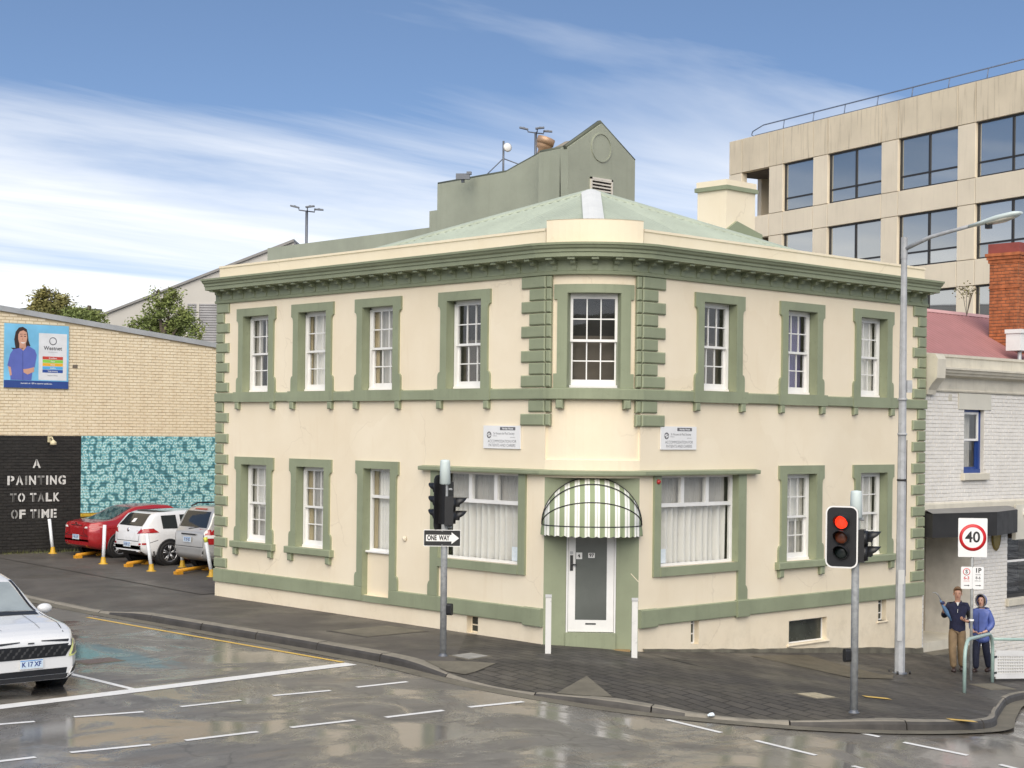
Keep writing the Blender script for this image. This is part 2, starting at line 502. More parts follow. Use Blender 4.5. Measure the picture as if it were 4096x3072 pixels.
# kerb line: points (x, y, height above road) from up the left street, round the corner, down the right street
KP = [(-3.25, 60, .14), (-3.2, 30, .14), (-3.15, 13.2, .03), (-3.15, 12.0, .03), (-3.12, 11.2, .03), (-3.1, 10.3, .14), (-3.1, 8, .14), (-3.1, 5, .14), (-3.12, 3, .14), (-3.15, 1.6, .14), (-3.25, 0.8, .14),
      (-3.38, 0.1, .05), (-3.42, -0.5, .015), (-3.36, -1.1, .015), (-3.2, -1.8, .015), (-3.02, -2.3, .05), (-2.95, -2.75, .13), (-2.75, -3.2, .13), (-2.5, -3.65, .10), (-2.2, -4.05, .03),
      (-1.9, -4.45, .015), (-1.55, -4.85, .015), (-1.2, -5.25, .03), (-0.9, -5.6, .11), (-0.45, -5.98, .14), (0.2, -6.3, .14), (1.0, -6.48, .14), (1.8, -6.48, .14), (2.6, -6.3, .14), (3.5, -5.85, .14), (4.4, -5.3, .14),
      (5.3, -4.85, .14), (6.2, -4.4, .14), (6.9, -4.05, .14), (7.6, -3.8, .14), (8.6, -3.62, .14), (10, -3.5, .14), (14, -3.45, .14), (30, -3.4, .14), (60, -3.4, .14)]
def densify(P, step=0.35):
    out = []
    for a, b in zip(P[:-1], P[1:]):
        d = math.dist(a[:2], b[:2]); n = max(1, min(14, int(d / step)))
        for i in range(n): out.append(tuple(a[k] + (b[k] - a[k]) * i / n for k in range(3)))
    out.append(P[-1]); return out
KD = densify(KP)
for _ in range(3):
    KD = [KD[0]] + [tuple((KD[i - 1][k] + 2 * KD[i][k] + KD[i + 1][k]) / 4 for k in range(3)) for i in range(1, len(KD) - 1)] + [KD[-1]]
def inner_of(p):
    x, y, _ = p
    if y > 1.5: return (0.25, y)
    if x > 1.0: return (x, 0.25)
    # corner fan: spread along the chamfer
    tt = min(1, max(0, (1.5 - y) / 8.0)); return (0.2 + 1.0 * tt, 1.5 - 1.3 * tt)
def footpath():
    mb = MB(); n = 9; vs_ = []; fs = []
    for p in KD:
        q = inner_of(p)
        for j in range(n):
            s_ = (j / (n - 1)) ** 1.4
            x = p[0] + (q[0] - p[0]) * s_; y = p[1] + (q[1] - p[1]) * s_
            d = math.hypot(x - p[0], y - p[1])
            vs_.append((x, y, RD(x, y) + 0.14 - (0.14 - p[2]) * max(0, 1 - d / 1.3)))
    for i in range(len(KD) - 1):
        for j in range(n - 1): fs.append((i * n + j, (i + 1) * n + j, (i + 1) * n + j + 1, i * n + j + 1))
    mb.add(vs_, fs, True)
    return tag(mb.build('footpath', M_PATH, fix=False), kind='structure')
fpo = footpath()
FPT = BVHTree.FromPolygons([v.co.copy() for v in fpo.data.vertices], [tuple(q.vertices) for q in fpo.data.polygons])
def FPZ(x, y):
    """footpath height with the dropped kerbs, read off the laid surface"""
    h = FPT.ray_cast(Vector((x, y, 9)), Vector((0, 0, -1)))
    if h[0] is not None: return h[0].z
    best = min(KD, key=lambda p: (p[0] - x) ** 2 + (p[1] - y) ** 2)
    d = math.hypot(best[0] - x, best[1] - y)
    return RD(x, y) + 0.14 - (0.14 - best[2]) * max(0, 1 - d / 1.3)
# kerb: stone top strip and face, and a concrete channel at its foot
mt, mf, mg = MB(), MB(), MB()
prof = []
for i, p in enumerate(KD):
    a = Vector(KD[max(0, i - 1)][:2]); b = Vector(KD[min(len(KD) - 1, i + 1)][:2]); d = (b - a).normalized()
    prof.append((Vector(p[:2]), Vector((d.y, -d.x)), p[2]))          # outward = towards the road
def strip(mb, o0, z0, o1, z1, drop=0.0):
    vs_ = []
    for c_, nn, h in prof:
        for (o_, zf) in ((o0, z0), (o1, z1)):
            q = c_ + nn * o_; vs_.append((q.x, q.y, RD(c_.x, c_.y) + zf(h)))
    mb.add(vs_, [(2 * i, 2 * i + 2, 2 * i + 3, 2 * i + 1) for i in range(len(prof) - 1)], True)
strip(mg, 0.07, lambda h: .006, 0.36, lambda h: .005)
kt = tag(mg.build('kerb', M_CONC), kind='structure')
# the kerb is laid in stones: each one its own piece with an open joint
i0 = 0
while i0 < len(prof) - 1:
    i1 = i0; L_ = 0.0
    while i1 < len(prof) - 1 and L_ < 1.7: L_ += (prof[i1 + 1][0] - prof[i1][0]).length; i1 += 1
    seg = [list(q) for q in prof[i0:i1 + 1]]
    t_ = (seg[1][0] - seg[0][0]).normalized(); seg[0][0] = seg[0][0] + t_ * .012
    t_ = (seg[-1][0] - seg[-2][0]).normalized(); seg[-1][0] = seg[-1][0] - t_ * .012
    jz = random.uniform(-.004, .004); jo = random.uniform(-.008, .008)
    mb = MB(); vs_ = []
    for c_, nn, h in seg:
        for (o_, z) in ((-.19, h + .006 + jz), (.01 + jo, h + .004 + jz), (.03 + jo, h - .008 + jz), (.055 + jo, max(h - .05, .006)), (.07 + jo, -.02), (-.19, -.02)):
            q = c_ + nn * o_; vs_.append((q.x, q.y, RD(c_.x, c_.y) + z))
    n6 = 6
    mb.add(vs_, [(n6 * a + k, n6 * a + n6 + k, n6 * a + n6 + (k + 1) % n6, n6 * a + (k + 1) % n6) for a in range(len(seg) - 1) for k in range(n6)] + [tuple(range(n6)), tuple(range(n6 * (len(seg) - 1), n6 * len(seg)))])
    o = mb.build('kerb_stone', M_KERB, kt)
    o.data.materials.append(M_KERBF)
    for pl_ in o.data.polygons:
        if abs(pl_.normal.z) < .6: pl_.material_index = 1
    i0 = i1

# car park behind the left end of the corner building
cp = grid_sheet([-0.2, 0.6, 1.5, 3, 5, 8, 12, 20], [12.25 + 1.0 * i for i in range(14)], lambda x, y: G(x, y) + 0.012)
tag(cp.build('car_park', M_PATH), kind='structure')

# painted markings
def mark(P, w, mat, name='road_marking', zf=RD, lift=0.005):
    """strip along a ground line P (x,y) of width w, draped on the road"""
    a, b = Vector(P[0]), Vector(P[1]); d = b - a; n = max(1, int(d.length / 0.5)); e = d.normalized(); s_ = Vector((-e.y, e.x)) * w / 2
    mb = MB(); vs_ = []
    for i in range(n + 1):
        c_ = a + d * i / n
        for q in (c_ - s_, c_ + s_): vs_.append((q.x, q.y, zf(q.x, q.y) + lift))
    mb.add(vs_, [(2 * i, 2 * i + 2, 2 * i + 3, 2 * i + 1) for i in range(n)])
    return tag(mb.build(name, mat), kind='structure')
k_ = 4096 / 2212
def mk_px(p, q, w, mat, **kw):
    a, b = onG(p[0] * k_, p[1] * k_, RD), onG(q[0] * k_, q[1] * k_, RD)
    return mark((a.xy, b.xy), w, mat, **kw)
mark(((-14.5, 1.75), (-3.72, 2.08)), 0.32, M_LINE, 'stop_line')
mark(((-3.78, 11.0), (-3.72, 2.3)), 0.09, M_YLINE, 'edge_line')
mark(((-7.75, 14), (-7.9, 2.0)), 0.11, M_LINE, 'lane_line')
for p, q in [((160, 1549), (310, 1538)), ((390, 1527), (520, 1513)), ((590, 1503), (714, 1492)), ((770, 1485), (880, 1473)), ((-60, 1570), (75, 1559)),
             ((-60, 1652), (77, 1636)), ((152, 1626), (325, 1609)), ((400, 1600), (557, 1581)), ((628, 1572), (766, 1556)), ((833, 1550), (958, 1535)), ((1013, 1528), (1130, 1516)),
             ((1440, 1555), (1558, 1583)), ((1632, 1600), (1763, 1632)), ((1842, 1655), (1960, 1685)), ((1835, 1579), (1900, 1592)), ((1952, 1604), (2090, 1632)), ((2160, 1652), (2240, 1672))]:
    mk_px(p, q, 0.10, M_LINE, name='crossing_line')
# lids and patches let into the footpath, each laid 4 mm proud
def lid(px, py, lx, ly, name, mat, label, cat='lid', g=FPZ, rot=0.0, inner=None):
    p = onG(px, py, g)
    r = empty(name, p, rot, label, cat)
    def z(x, y): c, s_ = math.cos(rot), math.sin(rot); return g(p.x + x * c - y * s_, p.y + x * s_ + y * c) - p.z
    def sheet(x0, x1, y0, y1, h):
        mb = MB(); vs_ = [(x, y, z(x, y) + h) for x in (x0, x1) for y in (y0, y1)] + [(x, y, z(x, y) - .02) for x in (x0, x1) for y in (y0, y1)]
        return mb.add(vs_, [(0, 1, 3, 2), (4, 5, 7, 6), (0, 1, 5, 4), (2, 3, 7, 6), (0, 2, 6, 4), (1, 3, 7, 5)])
    sheet(-lx / 2, lx / 2, -ly / 2, ly / 2, 0.006).build('frame', inner or M_CONC, r)
    sheet(-lx / 2 + .06, lx / 2 - .06, -ly / 2 + .06, ly / 2 - .06, 0.012).build('cover', mat, r)
    return r
lid(1510, 2525, 1.5, 1.25, 'pit_cover', M_CONC, 'large double concrete pit cover in the asphalt footpath', inner=M_KERBF)
lid(1880, 2625, 0.55, 0.55, 'service_lid', M_LID, 'small pale metal lid beside the one way signal pole')
lid(3265, 2783, 0.6, 0.5, 'service_lid', pm('lid_cream', (0.42, 0.36, 0.24), .6, .2, 8, .3, 80, dirt=.5), 'cream rectangular lid in the pavers near the red signal')
lid(3970, 2747, 0.95, 0.5, 'service_lid', M_CONC, 'grey lid in the pavers at the foot of the hoop rail')
lid(393, 2645, 0.75, 0.55, 'drain_grate', pm('grate_iron', (0.16, 0.12, 0.10), .6, .3, 20, .4, 50), 'rusty road grate amid the turquoise stain', g=RD)
def poly_patch(pts, mat, name, lift=0.012, g=FPZ):
    P = [onG(x, y, g) for x, y in pts]
    mb = MB(); c_ = sum(P, Vector()) / len(P); N = len(P)
    ring = []
    for f_ in (1.0, .66, .33): ring.append([(c_ + (q - c_) * f_) for q in P])
    vs_ = [(q.x, q.y, g(q.x, q.y) + lift) for rr in ring for q in rr] + [(c_.x, c_.y, g(c_.x, c_.y) + lift)]
    fs = [(a * N + i, a * N + (i + 1) % N, (a + 1) * N + (i + 1) % N, (a + 1) * N + i) for a in (0, 1) for i in range(N)] + [(2 * N + i, 2 * N + (i + 1) % N, 3 * N) for i in range(N)]
    mb.add(vs_, fs, True)
    return tag(mb.build(name, mat), kind='structure')
poly_patch([(2347, 2706), (2225, 2775), (2300, 2782), (2450, 2790)], M_CONC, 'concrete_patch')
poly_patch([(1700, 2645), (1880, 2648), (1985, 2655), (1900, 2690), (1860, 2700), (1790, 2688)], M_CONC, 'concrete_patch')
poly_patch([(3000, 2625), (3230, 2622), (3290, 2640), (3520, 2700), (3400, 2712)], pm('seepage_concrete', (0.095, 0.08, 0.054), .6, .2, 3, .3, 50, dirt=.4), 'concrete_patch')
poly_patch([(3400, 2712), (3520, 2700), (3575, 2702), (3570, 2718)], MATS['seepage_concrete'], 'concrete_patch')
for (px, py) in ((3508, 2793), (3848, 2884)):
    p = onG(px, py, FPZ)
    mark(((p.x - .22, p.y + .1), (p.x + .22, p.y - .1)), 0.16, M_YLINE, 'paint_mark', FPZ, 0.014)
# crumpled paper scraps on the pavers
pt = NT('paper'); pt.col(pt.mix(pt.noise(30), (.55, .65, .7), (.85, .88, .9))); pt.rough(.8)
M_PAPER = pt.m
for (px, py, s_, lb) in ((2845, 2865, .08, 'crumpled pale blue paper on the dropped kerb'),):
    p = onG(px, py, FPZ); mb = MB()
    rr = random.Random(3)
    vs_ = []; n = 9
    mb.sphere((0, 0, s_ * .25), s_ * .6, 6, (1.6, 1.0, .45))
    mb.v = [(x * (1 + rr.uniform(-.3, .3)), y * (1 + rr.uniform(-.3, .3)), max(0.004, z * (1 + rr.uniform(-.4, .4)))) for x, y, z in mb.v]
    mb.smooth = [False] * len(mb.f)
    o = mb.build('litter', M_PAPER, fix=False); o.location = p; tag(o, lb, 'paper')

# ------------------------------------------------------------------ corner building
def m_cream():
    t = NT('cream_render')
    n = t.noise(0.7, 6, None, 0.6)
    base = t.mix(t.ramp(n, 0.3, 0.7), (0.79, 0.685, 0.51), (0.85, 0.755, 0.585))
    v = t.mapped((3.5, 3.5, 0.35)); g = t.ramp(t.noise(1.2, 5, v, 0.65), 0.58, 0.82)
    base = t.mix(t.math('MULTIPLY', g, 0.22), base, (0.62, 0.45, 0.25))
    d = t.ramp(t.noise(14, 6, None, 0.75), 0.66, 0.76); base = t.mix(t.math('MULTIPLY', d, 0.16), base, (0.40, 0.33, 0.23))
    x = t.xyz()
    foot = t.math('MULTIPLY', t.ramp(x[2], -0.7, 0.55, (1, 1, 1, 1), (0, 0, 0, 1)), t.ramp(t.noise(3, 5, None, .7), 0.45, 0.75))
    base = t.mix(t.math('MULTIPLY', foot, 0.30), base, (0.38, 0.32, 0.22))
    # repaired patches and hairline cracks
    pv = t.n('ShaderNodeTexVoronoi'); pv.inputs['Scale'].default_value = 0.55; wv = t.n('ShaderNodeVectorMath', operation='ADD'); nz = t.n('ShaderNodeTexNoise'); nz.inputs['Scale'].default_value = 1.1; nz.inputs['Detail'].default_value = 5
    t.l(t.P(), nz.inputs['Vector']); t.l(t.P(), wv.inputs[0]); t.l(nz.outputs[1], wv.inputs[1]); t.l(wv.outputs[0], pv.inputs['Vector'])
    base = t.mix(t.math('MULTIPLY', t.ramp(pv.outputs[1], 0.35, 0.6), 0.10), base, (0.66, 0.53, 0.35))
    ce = t.n('ShaderNodeTexVoronoi', feature='DISTANCE_TO_EDGE'); ce.inputs['Scale'].default_value = 0.42; t.l(wv.outputs[0], ce.inputs['Vector'])
    crk = t.math('MULTIPLY', t.ramp(ce.outputs[0], 0.0, 0.006, (1, 1, 1, 1), (0, 0, 0, 1)), t.ramp(t.noise(0.5, 2), 0.5, 0.62))
    base = t.mix(t.math('MULTIPLY', crk, 0.22), base, (0.35, 0.27, 0.17))
    t.col(base); t.rough(0.75); t.b.inputs['Specular IOR Level'].default_value = 0.3
    t.bump(t.math('ADD', t.noise(45, 4), t.math('MULTIPLY', t.noise(1.6, 3), 3.0)), 0.14, 0.01)
    return t.m
M_CREAM = m_cream()
M_GREEN = pm('sage_trim', (0.265, 0.295, 0.190), 0.55, 0.10, 1.3, 0.14, 50, streak=0.30, scol=(0.15, 0.165, 0.105), dirt=0.22)
M_WHITE = pm('white_joinery', (0.80, 0.79, 0.76), 0.4, 0.05, 3, dirt=0.08)
M_GLASS = glass('window_glass', (0.98, 0.985, 0.98), 0.0, 0.015, 0.9)
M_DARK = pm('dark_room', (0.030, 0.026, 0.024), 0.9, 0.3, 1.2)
M_BROWN = pm('brown_blind', (0.115, 0.095, 0.075), 0.85, 0.25, 1.6)
M_BEIGE = pm('beige_lining', (0.40, 0.33, 0.21), 0.85, 0.12, 2)
def m_curtain(name, c):
    t = NT(name)
    n = t.noise(1.0, 3, t.mapped((4, 4, 0.25)), 0.5)
    t.col(t.mix(t.ramp(n, 0.3, 0.72), sc(c, 0.88), sc(c, 1.06))); t.rough(0.9)
    return t.m
M_SHEER = m_curtain('sheer_curtain', (0.78, 0.755, 0.70))
M_SHEER2 = m_curtain('grey_curtain', (0.46, 0.44, 0.405))
M_YEL = m_curtain('mustard_curtain', (0.42, 0.30, 0.05))
M_PURP = m_curtain('violet_curtain', (0.13, 0.11, 0.24))
M_ROOF = pm('roof_sheet_green', (0.41, 0.455, 0.36), 0.45, 0.08, 1.2, 0.05, 60, dirt=0.32, streak=0.35, scol=(.28, .30, .22))
M_CAP = pm('roof_capping', (0.72, 0.72, 0.68), 0.5, 0.05, 2, dirt=0.1)
C1 = 1.22
YA, XB = 12.0, 10.55
SQ = math.sqrt(0.5)
BR = Vector((0.6, 0.6, 0.0))
bld = empty('corner_building', BR, 0, 'two storey cream rendered corner building with sage green trim and hipped iron roof', 'building')
def FRM(which, s, z):
    """frame at distance s along a facade and height z: x to the picture's left, y outward"""
    if which == 'A': M = T(0, s, z) @ RZ(math.pi / 2)
    elif which == 'B': M = T(s, 0, z) @ RZ(math.pi)
    else: M = T(C1 / 2, C1 / 2, z) @ RZ(math.radians(135)) @ T(s, 0, 0)
    return T(-BR.x, -BR.y, -BR.z) @ M
OFF = (BR.x, BR.y, BR.z)
# curved upper corner
HA = C1 * SQ; SAG = 0.28
RA = (HA * HA + SAG * SAG) / (2 * SAG)
CEN = Vector((C1 / 2, C1 / 2)) + Vector((SQ, SQ)) * (RA - SAG)
TH = math.asin(HA / RA)
def arc(th, d=0.0):
    a = math.radians(225) + th
    return (CEN.x + (RA + d) * math.cos(a), CEN.y + (RA + d) * math.sin(a))
def bend(x, y, z):
    """curved-corner frame (x to the picture's left, y out) -> world"""
    p = arc(-x / RA, y); return (p[0], p[1], z)
ARC = [arc(-TH + 2 * TH * i / 14) for i in range(15)]
PATH = [(0, YA)] + ARC + [(XB, 0)]
PATH_LOW = [(0, YA), (0, C1), (C1, 0), (XB, 0)]

# openings: (facade, centre s, z0, z1, half width)
OPEN = {'A': [], 'B': []}
UWA = [10.42, 8.32, 6.085, 3.445]; UWB = [3.43, 6.03, 8.54]
for s_ in UWA: OPEN['A'].append((s_ - .5, s_ + .5, 4.83, 6.545))
for s_ in UWB: OPEN['B'].append((s_ - .49, s_ + .49, 4.83, 6.525))
LWA = [10.44, 8.335]; LWB = [6.06, 8.59]
for s_ in LWA: OPEN['A'].append((s_ - .5, s_ + .5, 1.475, 3.22))
for s_ in LWB: OPEN['B'].append((s_ - .5, s_ + .5, 1.475, 3.24))
OPEN['A'].append((5.62, 6.5, 0.63, 3.235))
OPEN['A'].append((1.87, 4.13, 1.545, 3.235)); OPEN['B'].append((1.77, 4.03, 1.545, 3.235))
OPEN['A'].append((2.98, 3.30, 0.17, 0.50))
OPEN['B'] += [(2.70, 2.93, 0.05, 0.50), (5.72, 7.0, -0.20, 0.28), (8.85, 9.15, 0.05, 0.50)]
def wall_with_holes(which, s0, s1, z0, z1, holes, depth=0.24):
    mb = MB()
    S = sorted({s0, s1} | {v for h in holes for v in h[:2]} | {s0 + (s1 - s0) * i / 8 for i in range(9)})
    Z = sorted({z0, z1} | {v for h in holes for v in h[2:]})
    f = (lambda s, d, z: (-d, s, z)) if which == 'A' else (lambda s, d, z: (s, -d, z))
    for i in range(len(S) - 1):
        for j in range(len(Z) - 1):
            cs, cz = (S[i] + S[i + 1]) / 2, (Z[j] + Z[j + 1]) / 2
            if any(h[0] < cs < h[1] and h[2] < cz < h[3] for h in holes): continue
            mb.quad(f(S[i], 0, Z[j]), f(S[i + 1], 0, Z[j]), f(S[i + 1], 0, Z[j + 1]), f(S[i], 0, Z[j + 1]))
    for h in holes:
        a, b, c_, d_ = h
        for (p, q) in (((a, c_), (a, d_)), ((b, c_), (b, d_)), ((a, d_), (b, d_)), ((a, c_), (b, c_))):
            mb.quad(f(p[0], 0, p[1]), f(q[0], 0, q[1]), f(q[0], -depth, q[1]), f(p[0], -depth, p[1]))
    return mb
wa = wall_with_holes('A', C1, YA, -0.4, 7.3, OPEN['A'])
wb = wall_with_holes('B', C1, XB, -1.6, 7.3, OPEN['B'])
wa.build('wall', M_CREAM, bld, off=OFF); wb.build('wall', M_CREAM, bld, off=OFF)
# curved corner wall above the hood (window opening left in it), flat green door wall below
CWW = 0.50
mb = MB()
def cw_strip(x0, x1, z0, z1, d=-0.05, n=6):
    for i in range(n):
        a = x0 + (x1 - x0) * i / n; b = x0 + (x1 - x0) * (i + 1) / n
        mb.quad(bend(a, d, z0), bend(b, d, z0), bend(b, d, z1), bend(a, d, z1))
SL = RA * TH
cw_strip(-SL, -CWW, 3.53, 7.3); cw_strip(CWW, SL, 3.53, 7.3); cw_strip(-CWW, CWW, 3.53, 4.83); cw_strip(-CWW, CWW, 6.55, 7.3)
cw_strip(-SL, SL, 3.2, 3.52, 0.0, 12)
for i in range(12):
    a = -SL + 2 * SL * i / 12; b = -SL + 2 * SL * (i + 1) / 12
    mb.quad(bend(a, 0, 3.52), bend(b, 0, 3.52), bend(b, -.05, 3.53), bend(a, -.05, 3.53))
for sx in (-CWW, CWW):
    mb.quad(bend(sx, -.05, 4.83), bend(sx, -.05, 6.55), bend(sx, -.32, 6.55), bend(sx, -.32, 4.83))
for (e, q) in ((arc(-TH, -.05), (0, C1 + .02)), (arc(TH, -.05), (C1 + .02, 0)), (arc(-TH, -.05), (.3, C1 + .3)), (arc(TH, -.05), (C1 + .3, .3))):
    mb.quad((*e, 3.2), (*q, 3.2), (*q, 7.3), (*e, 7.3))
# soffit under the overhanging curve
poly = [(p[0], p[1], 3.2) for p in ARC] + [(C1 + .3, .3, 3.2), (.3, C1 + .3, 3.2)]
mb.add(poly, [tuple(range(len(poly)))])
mb.build('wall', M_CREAM, bld, off=OFF)
# hidden party walls and floor slab keep the rooms dark
mb = MB()
BK = 9.5
for (a, b) in (((0, YA), (BK, YA)), ((BK, YA), (BK, BK)), ((BK, BK), (XB, BK)), ((XB, BK), (XB, 0))):
    mb.quad((*a, -1.6), (*b, -1.6), (*b, 7.45), (*a, 7.45))
mb.build('rear_wall', M_CREAM, bld, off=OFF)
mb = MB(); d0 = 0.95
mb.quad((d0, YA - .05, -1), (d0, 1.9, -1), (d0, 1.9, 7.2), (d0, YA - .05, 7.2)); mb.quad((1.9, d0, -1.5), (XB - .05, d0, -1.5), (XB - .05, d0, 7.2), (1.9, d0, 7.2)); mb.quad((d0, 1.9, -1), (1.9, d0, -1), (1.9, d0, 7.2), (d0, 1.9, 7.2))
for z in (4.2, 7.0): mb.add([(.06, YA - .05, z), (.06, 1.25, z), (1.25, .06, z), (XB - .05, .06, z), (XB - .05, d0, z), (1.9, d0, z), (d0, 1.9, z), (d0, YA - .05, z)], [tuple(range(8))])
mb.build('dark_backing', M_BROWN, bld, off=OFF, fix=False)  # dark backing added close behind the windows so the rooms look unlit

# cornice, parapet, string course, hood, plinth band
corn = [(0.0, 6.865), (0.05, 6.875), (0.06, 6.92), (0.03, 6.945), (0.03, 7.13), (0.10, 7.15), (0.29, 7.16), (0.325, 7.165), (0.33, 7.235), (0.355, 7.25), (0.36, 7.295), (0.40, 7.32), (0.42, 7.36), (0.445, 7.37), (0.45, 7.41), (0.0, 7.46), (-0.12, 7.46), (-0.12, 6.865)]
MB().sweep(corn, [(0, YA + .05)] + PATH[1:-1] + [(XB + .05, 0)]).build('cornice', M_GREEN, bld, off=OFF)
par = [(-0.02, 7.40), (-0.02, 7.68), (0.0, 7.69), (0.0, 7.735), (-0.24, 7.745), (-0.24, 7.40)]
MB().sweep(par, [(0, YA - .02), (0, C1 + .06)]).build('parapet', M_CREAM, bld, off=OFF)
MB().sweep(par, [(C1 + .06, 0), (XB - .02, 0)]).build('parapet', M_CREAM, bld, off=OFF)
par2 = [(0.03, 7.40), (0.03, 7.86), (0.04, 7.87), (-0.26, 7.885), (-0.26, 7.40)]
MB().sweep(par2, ARC).build('parapet', M_CREAM, bld, off=OFF)
sc_ = [(-0.06, 4.615), (0.06, 4.615), (0.075, 4.63), (0.075, 4.80), (0.05, 4.815), (-0.06, 4.83)]
MB().sweep(sc_, PATH).build('string_course', M_GREEN, bld, off=OFF)
hood = [(-0.02, 3.24), (0.13, 3.245), (0.14, 3.27), (0.14, 3.32), (-0.02, 3.345)]
MB().sweep(hood, [(0, 4.64), (0, C1 + .03)] + [arc(-TH + 2 * TH * i / 14, -0.03) for i in range(1, 14)] + [(C1 + .03, 0), (4.58, 0)]).build('hood', M_GREEN, bld, off=OFF)
bb = [(-0.02, 0.505), (0.05, 0.505), (0.055, 0.52), (0.055, 0.785), (0.03, 0.80), (-0.02, 0.80)]
MB().sweep(bb, [(0, YA), (0, 6.5)]).build('base_band', M_GREEN, bld, off=OFF)
MB().sweep(bb, [(0, 5.62), (0, 1.69)]).build('base_band', M_GREEN, bld, off=OFF)
MB().sweep([(d, z - (.28 if z > .7 else 0)) for d, z in bb][:0] or [(-0.02, 0.505), (0.05, 0.505), (0.05, 0.628), (-0.02, 0.63)], [(0, 6.5), (0, 5.62)]).build('base_band', M_GREEN, bld, off=OFF)
MB().sweep(bb, [(1.68, 0), (XB, 0)]).build('base_band', M_GREEN, bld, off=OFF)
thick = [(-0.02, 0.475), (0.075, 0.475), (0.08, 0.49), (0.08, 0.79), (0.05, 0.81), (-0.02, 0.81)]
MB().sweep(thick, [(0, 1.69), (0, C1)]).build('base_band', M_GREEN, bld, off=OFF)
MB().sweep(thick, [(C1, 0), (1.68, 0)]).build('base_band', M_GREEN, bld, off=OFF)
MB().sweep([(d + .01, z + .005) for d, z in thick], [(3.99, 0), (4.36, 0)]).build('base_block', M_GREEN, bld, off=OFF)
# rough rubble footing showing under the right facade
M_FOOT = pm('mossy_footing', (0.13, 0.12, 0.09), 0.85, 0.4, 3, 0.6, 25, dirt=0.7)
mb = MB(); vs_ = []; nf = 40
for i in range(nf + 1):
    x = 1.35 + (XB - 1.35) * i / nf; zt = G(x, 0) + random.uniform(.055, .075) + .06 * sstep(3, 9, x); yo = -.03 - random.uniform(0, .012)
    vs_ += [(x, .04, zt), (x, yo, zt - .02), (x, yo - .03, G(x, -.1) - .3), (x, .04, G(x, 0) - .3)]
mb.add(vs_, [(4 * i + k, 4 * i + 4 + k, 4 * i + 4 + (k + 1) % 4, 4 * i + (k + 1) % 4) for i in range(nf) for k in range(4)])
mb.build('footing', M_FOOT, bld, off=OFF)

# brackets under the cornice: one scrolled console shape, a mesh shared by all
mb = MB()
cons = [(0.025, 6.95), (0.045, 6.95), (0.055, 7.02), (0.075, 7.05), (0.135, 7.055), (0.155, 7.08), (0.155, 7.125), (0.27, 7.15), (0.27, 7.158), (0.025, 7.158)]
mb.prism(cons, lambda d, z: (-.045, d, z - 6.95), lambda d, z: (.045, d, z - 6.95))
mb.box(-.065, .065, .02, .285, .172, .207)
me_br = mb.mesh('bracket', M_GREEN)
nA = 24
for i in range(nA): obj_of(me_br, 'bracket', bld, FRM('A', 11.86 - i * (11.86 - 1.47) / (nA - 1), 6.95))
nB = 21
for i in range(nB): obj_of(me_br, 'bracket', bld, FRM('B', 1.40 + i * (10.36 - 1.40) / (nB - 1), 6.95))
for th in (-.50, -.25, 0, .25, .50):
    p = arc(th); a = math.radians(225) + th
    obj_of(me_br, 'bracket', bld, T(-BR.x, -BR.y, 0) @ T(p[0], p[1], 6.95) @ RZ(a - math.pi / 2))

# quoins
def q_mesh(w, h): return MB().bevbox(-w / 2, w / 2, -.02, .05, 0, h, .02).mesh('quoin', M_GREEN)
QH = .212
ql, qs = q_mesh(.50, QH), q_mesh(.30, QH)
cl, cs2, cn = q_mesh(.63, QH), q_mesh(.42, QH), q_mesh(.11, QH)
pitch = .2305
def quoin_col(which, edge, sgn, z_hi, z_lo, long_first, L=(ql, .50), S=(qs, .30)):
    z = z_hi; k = 0 if long_first else 1; nq = max(1, round((z_hi - z_lo) / .2305)); pitch = (z_hi - z_lo) / nq
    for _ in range(nq):
        me, w = (L, S)[k % 2]
        obj_of(me, 'quoin', bld, FRM(which, edge + sgn * w / 2, z - QH)); z -= pitch; k += 1
quoin_col('A', YA, -1, 6.86, 4.83, True); quoin_col('A', YA, -1, 4.60, .81, False)
quoin_col('B', XB, -1, 6.86, 4.83, True); quoin_col('B', XB, -1, 4.60, .81, False)
for which in 'AB':
    quoin_col(which, C1, 1, 6.86, 4.83, True, (cl, .63), (cs2, .42)); quoin_col(which, C1, 1, 4.60, 4.10, False, (cl, .63), (cs2, .42))
for sx in (-1, 1):
    for (zh, zl) in ((6.86, 4.83), (4.60, 4.10)):
        z = zh; nq = round((zh - zl) / .2305); pitch = (zh - zl) / nq
        for _ in range(nq):
            th = sx * (TH - .06 / RA); p = arc(th, -.012); a = math.radians(225) + th
            obj_of(cn, 'quoin', bld, T(-BR.x, -BR.y, 0) @ T(p[0], p[1], z - QH) @ RZ(a - math.pi / 2)); z -= pitch

# window surrounds
def eared(hw, zt, zb, top_in, o=.25, jamb=.18, ear_t=.27, ear_b=.25, lj=None, rj=None, bottom_ears=True):
    """outline of a moulded surround standing on zb: ears at head and foot, open at the bottom"""
    W = hw + o; J = hw + jamb; e = W - J
    def side(sg):
        pts = [(sg * W, zb)] if bottom_ears else [(sg * J, zb)]
        if bottom_ears:
            pts += [(sg * W, zb + ear_b)] + [(sg * (W - e * (1 - math.cos(a))), zb + ear_b + e * 1.3 * math.sin(a)) for a in (.5, 1.0, 1.57)]
        pts += [(sg * (J + e * (1 - math.cos(a))), zt - ear_t - e * 1.3 + e * 1.3 * math.sin(a)) for a in (0, .57, 1.07, 1.57)]
        pts += [(sg * W, zt)]
        return pts
    L = side(1); R_ = side(-1)
    return L + R_[::-1] + [(-hw, zb), (-hw, top_in), (hw, top_in), (hw, zb)]
